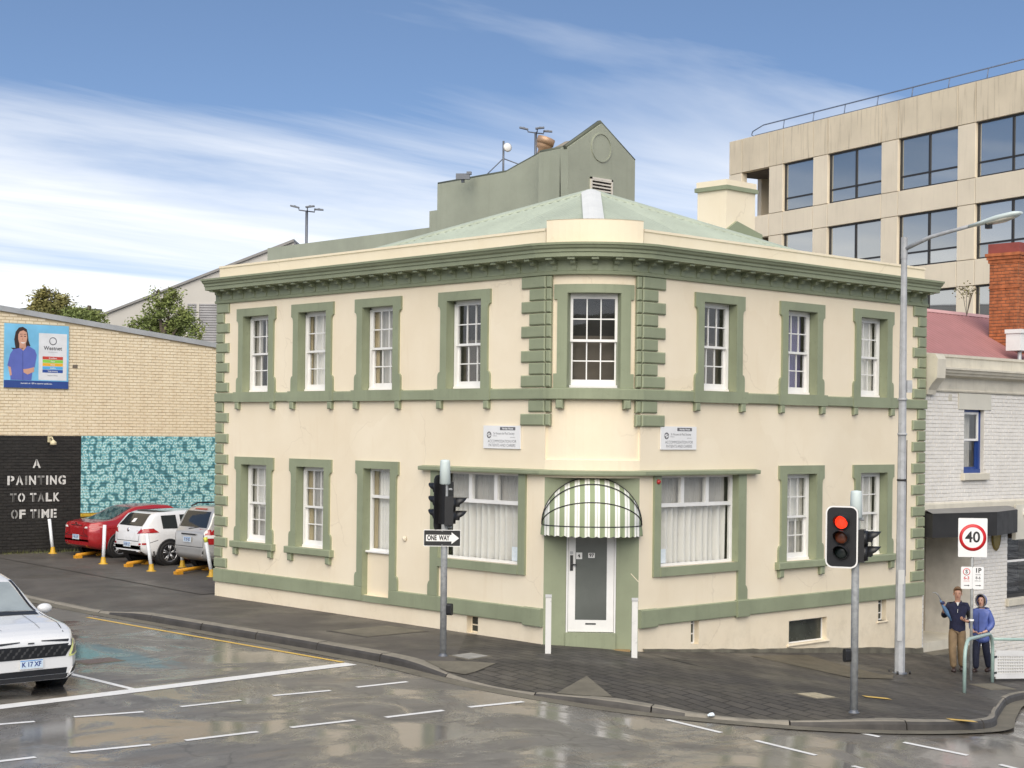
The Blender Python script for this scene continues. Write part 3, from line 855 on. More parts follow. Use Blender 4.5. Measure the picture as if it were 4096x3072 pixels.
def surround(which, s, hw, zt, zb, top_in, curved=False, **kw):
    pts = eared(hw, zt, zb, top_in, **kw)
    mb = MB()
    if curved:
        f = lambda d: (lambda u, v: tuple(a - b for a, b in zip(bend(u, d, v), OFF)))
        # cut into bands so that the frame follows the curve
        for (x0, x1, z0, z1) in ((hw, hw + .2, zb, zt), (-hw - .2, -hw, zb, zt), (-hw, hw, top_in, zt), (hw + .2, hw + .27, zt - .27, zt), (-hw - .27, -hw - .2, zt - .27, zt), (hw + .2, hw + .27, zb, zb + .26), (-hw - .27, -hw - .2, zb, zb + .26)):
            mb.box(x0, x1, -.06, -.012, z0, z1, 6, lambda x, y, z: tuple(a - b for a, b in zip(bend(x, y, z), OFF)))
        for sx in (-hw + .003, hw - .003): mb.box(sx - .002, sx + .002, -.33, -.03, zb, top_in, 1, lambda x, y, z: tuple(a - b for a, b in zip(bend(x, y, z), OFF)))
        mb.box(-hw, hw, -.33, -.03, top_in - .004, top_in, 4, lambda x, y, z: tuple(a - b for a, b in zip(bend(x, y, z), OFF)))
        return mb.build('window_surround', M_GREEN, bld)
    mb.prism(pts, lambda u, v: (u, -.01, v), lambda u, v: (u, .045, v))
    for sx in (-hw + .003, hw - .003): mb.box(sx - .003, sx + .003, -.235, .044, zb, top_in)
    mb.box(-hw + .006, hw - .006, -.235, .044, top_in - .006, top_in)
    return mb.build('window_surround', M_GREEN, bld, FRM(which, s, 0))
blk = MB().bevbox(-.07, .07, -.01, .085, 0, .165, .02).mesh('corbel', M_GREEN)
def sash_window(which, s, z0, z1, hw, style, name='window', y0=-.20, side_hidden=0):
    """two hung sashes of 3 x 2 panes each, set back in the wall, with what hangs behind"""
    M = FRM(which, s, z0) if which != 'C' else FRM('C', 0, z0)
    H = z1 - z0; mb = MB(); w = hw - .02
    # box frame
    for sx in (-1, 1): mb.box(sx * w - (.055 if sx > 0 else 0), sx * w + (.055 if sx < 0 else 0), y0 - .05, y0 + .05, 0, H)
    mb.box(-w, w, y0 - .05, y0 + .05, H - .05, H); mb.box(-w, w, y0 - .06, y0 + .07, 0, .05)
    root = mb.build(name, M_WHITE, bld, M)
    mid = H * .5
    def sash(za, zb, yy, bot, top, nm):
        m_ = MB(); a = w - .055
        m_.box(-a, -a + .045, yy - .02, yy + .02, za, zb); m_.box(a - .045, a, yy - .02, yy + .02, za, zb)
        m_.box(-a + .045, a - .045, yy - .02, yy + .02, za, za + bot); m_.box(-a + .045, a - .045, yy - .02, yy + .02, zb - top, zb)
        xi = a - .045; pw = 2 * xi / 3; zz0, zz1 = za + bot, zb - top; ph = (zz1 - zz0) / 2
        for k in (1, 2): m_.box(-xi + k * pw - .011, -xi + k * pw + .011, yy - .014, yy + .014, zz0, zz1)
        m_.box(-xi, xi, yy - .013, yy + .015, zz0 + ph - .011, zz0 + ph + .011)
        m_.build(nm, M_WHITE, root)
        me = MB().box(-pw / 2, pw / 2, -.002, .002, -ph / 2, ph / 2).mesh('pane', M_GLASS)
        for i in range(3):
            for j in range(2):
                obj_of(me, 'pane', root, T(-xi + pw * (i + .5), yy, zz0 + ph * (j + .5)) @ Matrix.Rotation(random.uniform(-.006, .006), 4, 'X') @ RZ(random.uniform(-.006, .006)))
    sash(mid - .02, H - .05, y0 + .022, .045, .045, 'upper_sash')
    sash(.05, mid + .02, y0 - .022, .10, .045, 'lower_sash')
    hang(root, style, w, H, y0 - .11)
    return root
def fold(v): return (abs(v) ** .6) * (1 if v > 0 else -1) if v > 0 else -(abs(v) ** 1.6)
def drape(x0, x1, z0, z1, y, amp, wl, mat, root, name='curtain', seed=0, gather=0.0):
    rr = random.Random(seed); n = max(6, int((x1 - x0) / wl * 8)); mb = MB(); vs_ = []; rows = 5
    ph = [rr.uniform(0, 6.28) for _ in range(4)]
    for j in range(rows):
        z = z0 + (z1 - z0) * j / (rows - 1); g = 1 - gather * (1 - j / (rows - 1))
        for i in range(n + 1):
            u = i / n; x = x0 + (x1 - x0) * u * g
            yy = y + amp * fold(math.sin(6.283 * (x0 + (x1 - x0) * u) / wl + ph[0] + .9 * math.sin(3 * u + ph[1]) + .5 * math.sin(11 * u + ph[3]))) + amp * (.35 * math.sin(15.3 * u / wl * .3 + ph[2] + j * .15))
            vs_.append((x, yy, z))
    fs = [(j * (n + 1) + i, j * (n + 1) + i + 1, (j + 1) * (n + 1) + i + 1, (j + 1) * (n + 1) + i) for j in range(rows - 1) for i in range(n)]
    mb.add(vs_, fs, True)
    return mb.build(name, mat, root, fix=False)
def hang(root, style, w, H, y):
    sd_ = hash(style) % 7 + int(root.location.y * 10) + int(root.location.x * 13)
    if style == 'sheer':
        drape(-w, w, .06, H, y - .02, .035, .11, M_SHEER, root, seed=sd_); drape(w - .16, w, .06, H, y + .05, .02, .08, M_BEIGE, root, seed=sd_ + 1)
    elif style == 'grey':
        drape(-w, w, .06, H, y - .02, .035, .12, M_SHEER2, root, seed=sd_); drape(w - .22, w - .02, .06, H, y + .05, .02, .08, M_BEIGE, root, seed=sd_ + 1)
    elif style == 'mustard':
        drape(w - .30, w, .06, H, y, .02, .09, M_SHEER2, root, seed=sd_); drape(-.12, .12, .5, H * .72, y - .1, .03, .12, M_YEL, root, seed=sd_); drape(-w, -w + .3, .06, H, y - .05, .02, .1, M_BROWN, root, seed=sd_)
    elif style == 'half':
        drape(-w, w, H * .44, H, y, .012, .3, M_SHEER, root, 'blind', seed=sd_); drape(-w, w, .06, H * .5, y - .03, .025, .1, M_SHEER2, root, seed=sd_)
    elif style == 'violet':
        drape(-w, w, .06, H, y - .06, .02, .1, M_PURP, root, seed=sd_); MB().box(-w, w, y - .3, y - .29, 0, H).build('blind', M_DARK, root)  # the dark sheet stands in for the unlit room
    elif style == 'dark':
        MB().box(-w, w, y - .1, y - .09, 0, H * .56).build('blind', M_BROWN, root); MB().box(-w, w, y - .32, y - .31, 0, H).build('blind', M_DARK, root)  # brown blind, then a dark sheet added for the unlit room
for i, s_ in enumerate(UWA):
    surround('A', s_, .5, 6.71, 4.825, 6.54)
    sash_window('A', s_, 4.83, 6.54, .5, ['mustard', 'sheer', 'grey', 'dark'][i])
    MB().box(-.80, .80, .0, .09, 4.612, 4.833).build('sill', M_GREEN, bld, FRM('A', s_, 0))
    for sx in (-.68, .68): obj_of(blk, 'corbel', bld, FRM('A', s_ + sx, 4.447))
for i, s_ in enumerate(UWB):
    surround('B', s_, .49, 6.68, 4.825, 6.52)
    sash_window('B', s_, 4.83, 6.52, .49, ['dark', 'violet', 'sheer'][i])
    MB().box(-.80, .80, .0, .09, 4.612, 4.833).build('sill', M_GREEN, bld, FRM('B', s_, 0))
    for sx in (-.68, .68): obj_of(blk, 'corbel', bld, FRM('B', s_ + sx, 4.447))
def low_sill(which, s):
    MB().bevbox(-.825, .825, -.01, .12, 1.335, 1.48, .015).build('sill', M_GREEN, bld, FRM(which, s, 0))
    for sx in (-.68, .68): obj_of(blk, 'corbel', bld, FRM(which, s + sx, 1.172))
for i, s_ in enumerate(LWA):
    surround('A', s_, .5, 3.38, 1.47, 3.215); sash_window('A', s_, 1.475, 3.215, .5, ['half', 'grey'][i]); low_sill('A', s_)
for i, s_ in enumerate(LWB):
    surround('B', s_, .5, 3.40, 1.47, 3.235); sash_window('B', s_, 1.475, 3.235, .5, ['half', 'sheer'][i]); low_sill('B', s_)
# the window in the rounded corner
surround('C', 0, CWW, 6.70, 4.825, 6.545, curved=True)
# its sashes are flat, on the chord, level with the reveal
rootc = sash_window('C', 0, 4.83, 6.545, CWW, 'dark', y0=SAG - .30)
for th in (-.42, .42):
    p = arc(th, -.02); a = math.radians(225) + th
    obj_of(blk, 'corbel', bld, T(-BR.x, -BR.y, 0) @ T(p[0], p[1], 4.447) @ RZ(a - math.pi / 2))

# blocked side door on the left street: surround to the plinth, panel below, fixed light above
pts = eared(.44, 3.385, .80, 3.235, o=.255, jamb=.185, ear_t=.26, ear_b=.20)
mb = MB(); mb.prism(pts, lambda u, v: (u, -.01, v), lambda u, v: (u, .045, v))
for sx in (-.437, .437): mb.box(sx - .003, sx + .003, -.235, .044, .63, 3.235)
mb.box(-.434, .434, -.235, .044, 3.229, 3.235)
mb.build('door_surround', M_GREEN, bld, FRM('A', 6.06, 0))
MB().box(-.434, .434, -.24, -.10, .6, 1.50).build('infill_panel', M_CREAM, bld, FRM('A', 6.06, 0))
MB().bevbox(-.434, .434, -.24, -.03, 1.50, 1.545, .012).build('sill', M_WHITE, bld, FRM('A', 6.06, 0))
mb = MB(); H = 1.68
for sx in (-1, 1): mb.box(sx * .43 - (.05 if sx > 0 else 0), sx * .43 + (.05 if sx < 0 else 0), -.22, -.15, 0, H)
mb.box(-.38, .38, -.22, -.15, H - .05, H); mb.box(-.38, .38, -.22, -.14, 1.08, 1.14); mb.box(-.38, .38, -.22, -.15, 0, .04)
wn_ = mb.build('window', M_WHITE, bld, FRM('A', 6.06, 1.545))
for z0, z1 in ((.04, 1.08), (1.14, H - .05)): MB().box(-.38, .38, -.187, -.183, z0, z1).build('pane', M_GLASS, wn_)
drape(-.4, .4, .03, H, -.29, .02, .08, M_SHEER, wn_, seed=4); drape(.27, .4, .03, H, -.25, .015, .07, M_BEIGE, wn_, seed=5)
# alarm rosette beside it
MB().lathe([(0, .03), (.05, .03), (.06, .015), (.035, .05), (0, .055)], 14, axis='y').build('wall_rosette', M_CREAM, bld, FRM('A', 5.17, 1.86))

# shop windows either side of the door
def shopwin(which, s0, s1, far):
    """far: the end away from the corner, where the jamb runs down to the plinth"""
    near = s0 if abs(far - s1) < abs(far - s0) else s1
    c = (s0 + s1) / 2; hw = (s1 - s0) / 2
    sg = 1 if far > near else -1
    if which == 'B': sg = -sg
    fx = sg * hw; nx = -sg * hw
    mb = MB()
    J = [(fx, .80), (fx + sg * .295, .80), (fx + sg * .295, 1.0), (fx + sg * .27, 1.06), (fx + sg * .235, 1.09), (fx + sg * .235, 3.24), (fx, 3.24)]
    mb.prism(J, lambda u, v: (u, -.01, v), lambda u, v: (u, .045, v))
    mb.box(min(nx, nx - sg * .185), max(nx, nx - sg * .185), -.01, .045, 1.385, 3.24)
    mb.box(-hw, hw, -.01, .06, 1.385, 1.55)
    for x in (-hw + .003, hw - .003): mb.box(x - .003, x + .003, -.22, .04, 1.55, 3.24)
    mb.build('window_surround', M_GREEN, bld, FRM(which, c, 0))
    z0, H = 1.55, 1.685
    mb = MB(); w = hw - .01; y = -.15
    mb.box(-w, -w + .045, y - .04, y + .04, 0, H); mb.box(w - .045, w, y - .04, y + .04, 0, H)
    mb.box(-w + .045, w - .045, y - .04, y + .05, 0, .05); mb.box(-w + .045, w - .045, y - .04, y + .04, H - .04, H)
    zt = 1.10; mb.box(-w + .045, w - .045, y - .045, y + .045, zt, zt + .07)
    wi = w - .045; pw = 2 * wi / 3
    for k in (1, 2): mb.box(-wi + k * pw - .045, -wi + k * pw + .045, y - .04, y + .042, zt + .07, H - .04)
    r = mb.build('shop_window', M_WHITE, bld, FRM(which, c, z0))
    MB().box(-wi, wi, y - .003, y + .003, .05, zt).build('pane', M_GLASS, r)
    for k in range(3): MB().box(-wi + k * pw + (.045 if k else 0), -wi + (k + 1) * pw - (.045 if k < 2 else 0), y - .003, y + .003, zt + .07, H - .04).build('pane', M_GLASS, r)
    drape(-wi, wi, .04, zt + .06, y - .15, .065, .17, M_SHEER, r, seed=11); drape(-wi, wi, zt + .02, H, y - .13, .012, .06, M_SHEER2, r, seed=12)
    # notice taped inside the glass
    nxp = nx + sg * .24
    MB().box(nxp - .11, nxp + .11, y + .004, y + .006, .06, .32).build('notice', M_PAPER, r)
    return r
shopwin('A', 1.87, 4.13, 4.13); shopwin('B', 1.77, 4.03, 4.03)
rd_ = pm('red_lamp', (0.45, 0.03, 0.03), .3)
MB().lathe([(0, .09), (.03, .085), (.045, .06), (.05, .0)], 12, axis='y').build('alarm_lamp', rd_, bld, FRM('B', 1.68, 3.13))
# small openings at the foot of the walls
M_DOORG2 = pm('dim_vent_glass', (0.05, 0.055, 0.045), 0.25, 0.3, 3, spec=0.4, dirt=0.3)
def slot(which, s0, s1, z0, z1, bars, frame=True):
    c = (s0 + s1) / 2; hw = (s1 - s0) / 2 - .002; H = z1 - z0; y = -.13; mb = MB(); t_ = .03
    mb.box(-hw, -hw + t_, y - .02, y + .02, 0, H); mb.box(hw - t_, hw, y - .02, y + .02, 0, H); mb.box(-hw + t_, hw - t_, y - .02, y + .02, 0, t_); mb.box(-hw + t_, hw - t_, y - .02, y + .02, H - t_, H)
    for b in bars: mb.box(-hw + t_, hw - t_, y - .018, y + .018, b * H - .012, b * H + .012)
    r = mb.build('vent_window', M_WHITE if frame else M_CREAM, bld, FRM(which, c, z0))
    MB().box(-hw + t_, hw - t_, y - .003, y + .003, t_, H - t_).build('pane', M_DOORG2, r)
    MB().box(-hw, hw, y - .10, y - .09, 0, H).build('blind', M_DARK, r)  # dark sheet added behind the pane in place of an unlit interior
slot('A', 2.98, 3.30, .17, .50, (.45,), False); slot('B', 2.70, 2.93, .05, .50, (.42, .85)); slot('B', 5.72, 7.0, -.2, .28, ()); slot('B', 8.85, 9.15, .05, .50, (.35, .8))
MB().bevbox(-.70, .70, -.13, .04, -.235, -.195, .01).build('sill', M_CREAM, bld, FRM('B', 6.36, 0))
MB().bevbox(-.2, .2, -.13, .03, .005, .05, .01).build('sill', M_CREAM, bld, FRM('B', 9.0, 0))

# door wall (flat, across the corner)
M_DOORG = pm('dark_door_glass', (0.085, 0.095, 0.085), 0.12, 0.15, 1.5, spec=0.6, dirt=0.1)
mb = MB()
dz0, dz1 = .385, 2.55
for x0, x1, z0, z1 in ((-HA, -.455, -.4, 3.26), (.455, HA, -.4, 3.26), (-.455, .455, dz1, 3.26)): mb.box(x0, x1, -.12, .0, z0, z1)
mb.build('door_wall', M_GREEN, bld, FRM('C', 0, 0))
MB().box(-.455, .455, -.12, .05, -.35, dz0).build('door_plinth', M_GREEN, bld, FRM('C', 0, 0))
M_TIMB = pm('step_timber', (0.30, 0.19, 0.075), 0.65, 0.2, 4, 0.2, 40, dirt=.3)
MB().bevbox(-.72, .72, -.1, .20, -.22, .09, .015).build('door_step', M_TIMB, bld, FRM('C', 0, 0))
mb = MB()
for sx in (-1, 1): mb.box(sx * .45 - (.03 if sx > 0 else 0), sx * .45 + (.03 if sx < 0 else 0), -.08, .015, 0, 2.16)
mb.box(-.45, .45, -.08, .015, 2.13, 2.16)
df = mb.build('door_frame', M_WHITE, bld, FRM('C', 0, dz0))
mb = MB(); y = -.03
mb.box(-.415, -.285, y - .02, y + .02, .01, 2.12); mb.box(.285, .415, y - .02, y + .02, .01, 2.12); mb.box(-.285, .285, y - .02, y + .02, .01, .225); mb.box(-.285, .285, y - .02, y + .02, 2.0, 2.12)
dr = mb.build('door', M_WHITE, bld, FRM('C', 0, dz0))
MB().box(-.285, .285, y - .008, y + .004, .225, 2.0).build('pane', M_DOORG, dr)
M_BLK = pm('black_metal', (0.02, 0.02, 0.02), 0.4, 0.2)
mb = MB(); mb.box(.33, .385, y + .02, y + .035, 1.12, 1.40); mb.box(.345, .37, y + .035, y + .07, 1.22, 1.245); mb.box(.255, .37, y + .06, y + .08, 1.22, 1.245)
mb.build('door_handle', M_BLK, dr)
MB().box(-.095, .095, y + .02, y + .028, .145, .17).build('letter_slot', M_BLK, dr)
MB().box(.33, .39, y + .02, y + .03, 1.42, 1.47).build('lock_plate', pm('brushed_plate', (.5, .5, .5), .4), dr)
pl = MB().box(-.065, .055, y + .006, y + .009, 1.355, 1.445).build('number_plate', M_WHITE, dr)
put_text('97', .085, M_BLK, dr, T(-.005, y + .011, 1.40) @ TXT, 'house_number', bold=.004)
MB().box(.165, .275, y + .006, y + .009, 1.33, 1.45).build('door_sticker', M_WHITE, dr)
mb = MB(); mb.prism([(.20, 1.36), (.225, 1.36), (.23, 1.39), (.25, 1.37), (.235, 1.41), (.21, 1.42)], lambda u, v: (u, y + .0095, v), lambda u, v: (u, y + .011, v)); mb.build('sticker_figure', M_BLK, dr)
mb = MB(); mb.box(-.002, .20, 0, .003, -.006, .006); mb.build('scratch', M_CREAM, bld, FRM('C', -.62, 1.40) @ T(0, .001, 0) @ Matrix.Rotation(math.radians(-47), 4, 'Y') @ T(-.22, 0, .12))

# dome awning
def m_awn():
    t = NT('awning_canvas'); x = t.xyz()
    s = t.math('MULTIPLY', t.math('SUBTRACT', x[0], x[1]), SQ)
    fr = t.math('FRACT', t.math('ADD', t.math('DIVIDE', s, .1795), .27))
    f = t.math('MULTIPLY', t.math('GREATER_THAN', fr, .5), 1.0)
    # thin green pin stripe inside each white band
    fr2 = t.math('ABSOLUTE', t.math('SUBTRACT', fr, .75)); pin = t.math('LESS_THAN', fr2, .035)
    wht = t.mix(pin, (0.82, 0.81, 0.76), (0.50, 0.54, 0.42))
    base = t.mix(f, (0.27, 0.32, 0.185), wht)
    base = t.mix(t.math('MULTIPLY', t.ramp(t.noise(3.5, 5), .45, .8), .22), base, (0.25, .24, .19))
    t.col(base); t.rough(.75); t.bump(t.noise(5, 3), .12, .02)
    return t.m
M_AWN = m_awn()
AW, AH, AD, AZ = .905, .86, .74, 2.345
def dome(ph, psi, k=1.0):
    r = math.sin(ph); return (AW * math.cos(ph) * k, AD * r * math.sin(psi) * k + .012, AZ + AH * r * math.cos(psi) * k)
NP, NS = 40, 14
mb = MB(); vs_ = []
for j in range(NS + 1):
    psi = math.pi / 2 * j / NS
    # canvas sags a little between the ribs
    sag = 1 - .018 * abs(math.sin(psi * 3))
    for i in range(NP + 1): vs_.append(dome(math.pi * i / NP, psi, sag))
fs = [(j * (NP + 1) + i, j * (NP + 1) + i + 1, (j + 1) * (NP + 1) + i + 1, (j + 1) * (NP + 1) + i) for j in range(NS) for i in range(NP)]
mb.add(vs_, fs, True)
awn = mb.build('awning', M_AWN, bld, FRM('C', 0, 0), fix=False)
mb = MB(); vs_ = []; NV = 120
for i in range(NV + 1):
    ph = math.pi * i / NV; x, y, z = dome(ph, math.pi / 2)
    w_ = .010 * math.sin(ph * 42)
    nx, ny = math.cos(ph), math.sin(ph)
    vs_ += [(x + nx * .004, y + ny * .004, z), (x + nx * (.01 + w_), y + ny * (.01 + w_), z - .09), (x + nx * (.012 + w_ * 1.5), y + ny * (.012 + w_ * 1.5), z - .165 - .025 * abs(math.sin(ph * 19)))]
mb.add(vs_, [(3 * i + a, 3 * i + 3 + a, 3 * i + 4 + a, 3 * i + 1 + a) for i in range(NV) for a in (0, 1)], True)
mb.build('valance', M_AWN, awn, fix=False)
for psi in (0.03, math.pi / 6, math.pi / 3, math.pi / 2):
    MB().tube([dome(math.pi * i / 30, psi, 1.006) for i in range(31)], .010, 6).build('rib', M_BLK, awn)

# roof: corrugated slopes meeting on a hip above the corner
EV, ZE, RT_ = .30, 7.52, 3.7
PIT = (9.02 - ZE) / (RT_ - EV)
APX = Vector((RT_, RT_, 9.02))
def corr_face(axis, l0, l1):
    """sheet ribs run up the slope; clipped to the triangle eave(l0..l1)-apex"""
    mb = MB(); wl = .14; n = int((l1 - l0) / (wl / 4)); vs_ = []; 
    for i in range(n + 1):
        s = l0 + (l1 - l0) * i / n; ph = i % 4
        up = (s - EV) if s < RT_ else (RT_ - EV) * max(0, (l1 - s) / (l1 - RT_))
        dz = (0, .022, .044, .022)[ph]
        dS = min(max(0.0, 1.62 - s - EV), up)
        for q in (0, 1):
            uu = dS + (up - dS) * q; d = EV + uu; z = ZE + PIT * uu + dz
            vs_.append((d, s, z) if axis == 'A' else (s, d, z))
    mb.add(vs_, [(2 * i, 2 * i + 2, 2 * i + 3, 2 * i + 1) for i in range(n)], True)
    return mb
LA, LB = 8.5, 8.2
rf = corr_face('A', .79, LA).build('roof', M_ROOF, bld, off=OFF, fix=False)
corr_face('B', .79, LB).build('roof_slope', M_ROOF, rf, off=(0, 0, 0), M=T(-BR.x + BR.x, 0, 0), fix=False)
bpy.data.objects[rf.children[0].name].location = (-BR.x, -BR.y, 0)
def capping(p, q, w, lift, name, mat):
    p, q = Vector(p), Vector(q); d = (q - p).normalized(); s = d.cross(Vector((0, 0, 1))).normalized()
    mb = MB(); vs_ = []; sec = ((-w, -.05), (-w, -.015), (-w * .4, .03), (0, .05), (w * .4, .03), (w, -.015), (w, -.05))
    for c_ in (p, q):
        for (a, h) in sec: vs_.append(tuple(c_ + s * a + Vector((0, 0, lift + h))))
    n = len(sec); mb.add(vs_, [(i, (i + 1) % n, n + (i + 1) % n, n + i) for i in range(n)] + [tuple(range(n)), tuple(range(n, 2 * n))])
    return mb.build(name, mat, rf, M=T(-BR.x, -BR.y, 0))
capping((.80, .80, ZE + PIT * .5), APX, .20, .035, 'hip_capping', M_CAP)
capping((EV, LA, ZE), APX, .12, .04, 'hip_capping', M_ROOF); capping((LB, EV, ZE), APX, .12, .04, 'hip_capping', M_ROOF)
# hidden back slopes and the flat gutter behind the parapet
mb = MB(); mb.add([(EV, LA, ZE), tuple(APX), (LB, EV, ZE), (9.4, 9.4, ZE - .3), (EV, 11.9, ZE - .3), (XB - .1, EV, ZE - .3)], [(0, 1, 3, 4), (1, 2, 5, 3)])
mb.build('rear_slope', M_ROOF, rf, M=T(-BR.x, -BR.y, 0), fix=False)
mb = MB(); mb.add([(-.02, YA, 7.40), (-.02, C1, 7.40), (C1, -.02, 7.40), (XB, -.02, 7.40), (XB, BK, 7.40), (BK, YA, 7.40)], [tuple(range(6))]); mb.build('gutter', M_ROOF, rf, M=T(-BR.x, -BR.y, 0), fix=False)
# rendered chimney on the right slope
ch = at(2905, 880, 35.4)
mb = MB(); cx0, cy0 = ch.x, ch.y; zb, zt = ch.z - .8, 9.47
mb.box(0, 1.0, 0, .82, zb, zt - .12); mb.box(-.02, 1.02, -.02, .84, zt - .03, zt + .10)
chm = mb.build('chimney', M_CREAM, bld, T(cx0 - BR.x, cy0 - BR.y, 0))
MB().box(-.05, 1.05, -.05, .87, zt - .12, zt - .03).build('chimney_band', M_GREEN, chm)
mb = MB(); mb.prism([(-.15, ch.z - .5), (1.2, ch.z - .5), (1.2, ch.z - .22), (.30, ch.z + .0), (-.15, ch.z - .28)], lambda u, v: (u, -.06, v), lambda u, v: (u, .0, v)); mb.build('flashing', M_GREEN, chm)

# company boards on the wall
M_SIGNW = pm('sign_white', (0.78, 0.78, 0.77), .35, .04)
M_INK = pm('sign_ink', (0.06, 0.06, 0.065), .5)
M_INKG = pm('sign_ink_grey', (0.13, 0.13, 0.14), .5)
def board(which, s, z, label):
    M = (T(0, s, z) @ RZ(math.pi / 2)) if which == 'A' else (T(s, 0, z) @ RZ(math.pi))
    r = empty('wall_sign', (0, 0, 0), 0, label, 'sign', 'accommodation boards'); r.matrix_local = M
    MB().box(-.505, .505, .006, .03, 0, .43).build('panel', M_SIGNW, r)
    y = .031
    MB().box(-.37, .045, y - .002, y + .001, .345, .405).build('name_strip', M_INKG, r)
    put_text('Hartley House', .05, M_SIGNW, r, T(-.1625, y + .003, .375) @ TXT, bold=.0015)
    put_text('St Vincent de Paul Society', .062, M_INK, r, T(-.06, y, .282) @ TXT, xs=.88)
    put_text('TASMANIA', .025, M_INK, r, T(.185, y, .235) @ TXT); put_text('good works', .026, M_INK, r, T(-.30, y, .215) @ TXT)
    put_text('ACCOMMODATION FOR', .075, M_INKG, r, T(-.01, y, .135) @ TXT, xs=.92); put_text('PATIENTS AND CARERS', .075, M_INKG, r, T(-.01, y, .06) @ TXT, xs=.92)
    mb = MB()
    mb.lathe([(.052, 0), (.062, 0), (.062, .001), (.052, .001)], 24, (.345, y, .255), 'y')
    mb.tube([(.345 + .04 * math.cos(a), y, .275 + .02 * math.sin(a)) for a in [i * .35 for i in range(1, 14)]] , .006, 5)
    mb.tube([(.345 - .04 * math.cos(a), y, .235 - .02 * math.sin(a)) for a in [i * .35 for i in range(1, 14)]] , .006, 5)
    mb.build('emblem', M_INK, r)
board('A', 2.35, 3.70, 'white accommodation board on the wall above the left shop window')
board('B', 2.255, 3.72, 'white accommodation board on the wall above the right shop window')
# white guard posts either side of the door
M_POST = pm('chipped_white_post', (0.68, 0.67, 0.64), .5, .05, 3, dirt=.6)
for (px, py, h, lb) in ((2192, 2613, .99, 'white square guard post at the door, beside the left shop window'), (2537, 2630, 1.01, 'white square guard post at the door, beside the right shop window')):
    p = onG(px, py, FPZ); r = empty('guard_post', p, math.radians(45), lb, 'bollard', 'door guard posts')
    mb = MB(); mb.box(-.05, .05, -.05, .05, -.1, h - .02); mb.build('post', M_POST, r)
    mb = MB(); mb.prism([(-.056, h - .02), (.056, h - .02), (.056, h), (0, h + .035), (-.056, h)], lambda u, v: (u, -.056, v), lambda u, v: (u, .056, v)); mb.build('cap', pm('post_cap', (.45, .45, .44), .5, .1), r)

# ------------------------------------------------------------------ brick laying
def lay_bricks(parent, M, rects, mat, bw=.24, bh=.086, gap=.010, proud=.012, inside=None, nearest=None, limit=300, seed=1, holes=()):
    """running bond over the rectangles (x0,x1,z0,z1) of a wall frame (x along, y out); the bricks that show
    largest become parts of their own, the rest one joined part"""
    rr = random.Random(seed); L = []
    for (x0, x1, z0, z1) in rects:
        rows = int(round((z1 - z0) / bh))
        for j in range(rows):
            z = z0 + j * bh; o = (j % 2) * bw / 2; x = x0 - o
            while x < x1 - .02:
                a, b = max(x, x0), min(x + bw, x1); x += bw
                if b - a < .03: continue
                c = ((a + b) / 2, z + bh / 2)
                segs = [(a, b)]
                for h in holes:
                    if z + bh > h[2] + .01 and z < h[3] - .01:
                        segs = [q for (p0, p1) in segs for q in ((p0, min(p1, h[0])), (max(p0, h[1]), p1)) if q[1] - q[0] > .03]
                for (a, b) in segs:
                    if inside and not inside(a, b, z, z + bh): continue
                    L.append((a, b, z))
    if nearest: L.sort(key=nearest)
    meshes = {}
    for i, (a, b, z) in enumerate(L[:limit]):
        w = round(b - a, 3)
        if w not in meshes: meshes[w] = MB().bevbox(-w / 2 + gap / 2, w / 2 - gap / 2, -.02, proud, gap / 2, bh - gap / 2, .006).mesh('brick', mat)
        obj_of(meshes[w], 'brick', parent, M @ T((a + b) / 2, rr.uniform(-.003, .003), z))
    if len(L) > limit:
        mb = MB(); c = .006
        for (a, b, z) in L[limit:]:
            y = proud + rr.uniform(-.004, .003)
            mb.add([(a + gap / 2, -.02, z + gap / 2), (b - gap / 2, -.02, z + gap / 2), (b - gap / 2, -.02, z + bh - gap / 2), (a + gap / 2, -.02, z + bh - gap / 2),
                    (a + gap / 2, y, z + gap / 2), (b - gap / 2, y, z + gap / 2), (b - gap / 2, y, z + bh - gap / 2), (a + gap / 2, y, z + bh - gap / 2)],
                   [(4, 5, 6, 7), (0, 1, 5, 4), (1, 2, 6, 5), (2, 3, 7, 6), (3, 0, 4, 7)])
            mb.v[-4:] = [(a + gap / 2 + c, y, z + gap / 2 + c), (b - gap / 2 - c, y, z + gap / 2 + c), (b - gap / 2 - c, y, z + bh - gap / 2 - c), (a + gap / 2 + c, y, z + bh - gap / 2 - c)]
        o = mb.build('brickwork', mat, parent, M, fix=False); o['kind'] = 'stuff'
    return len(L)

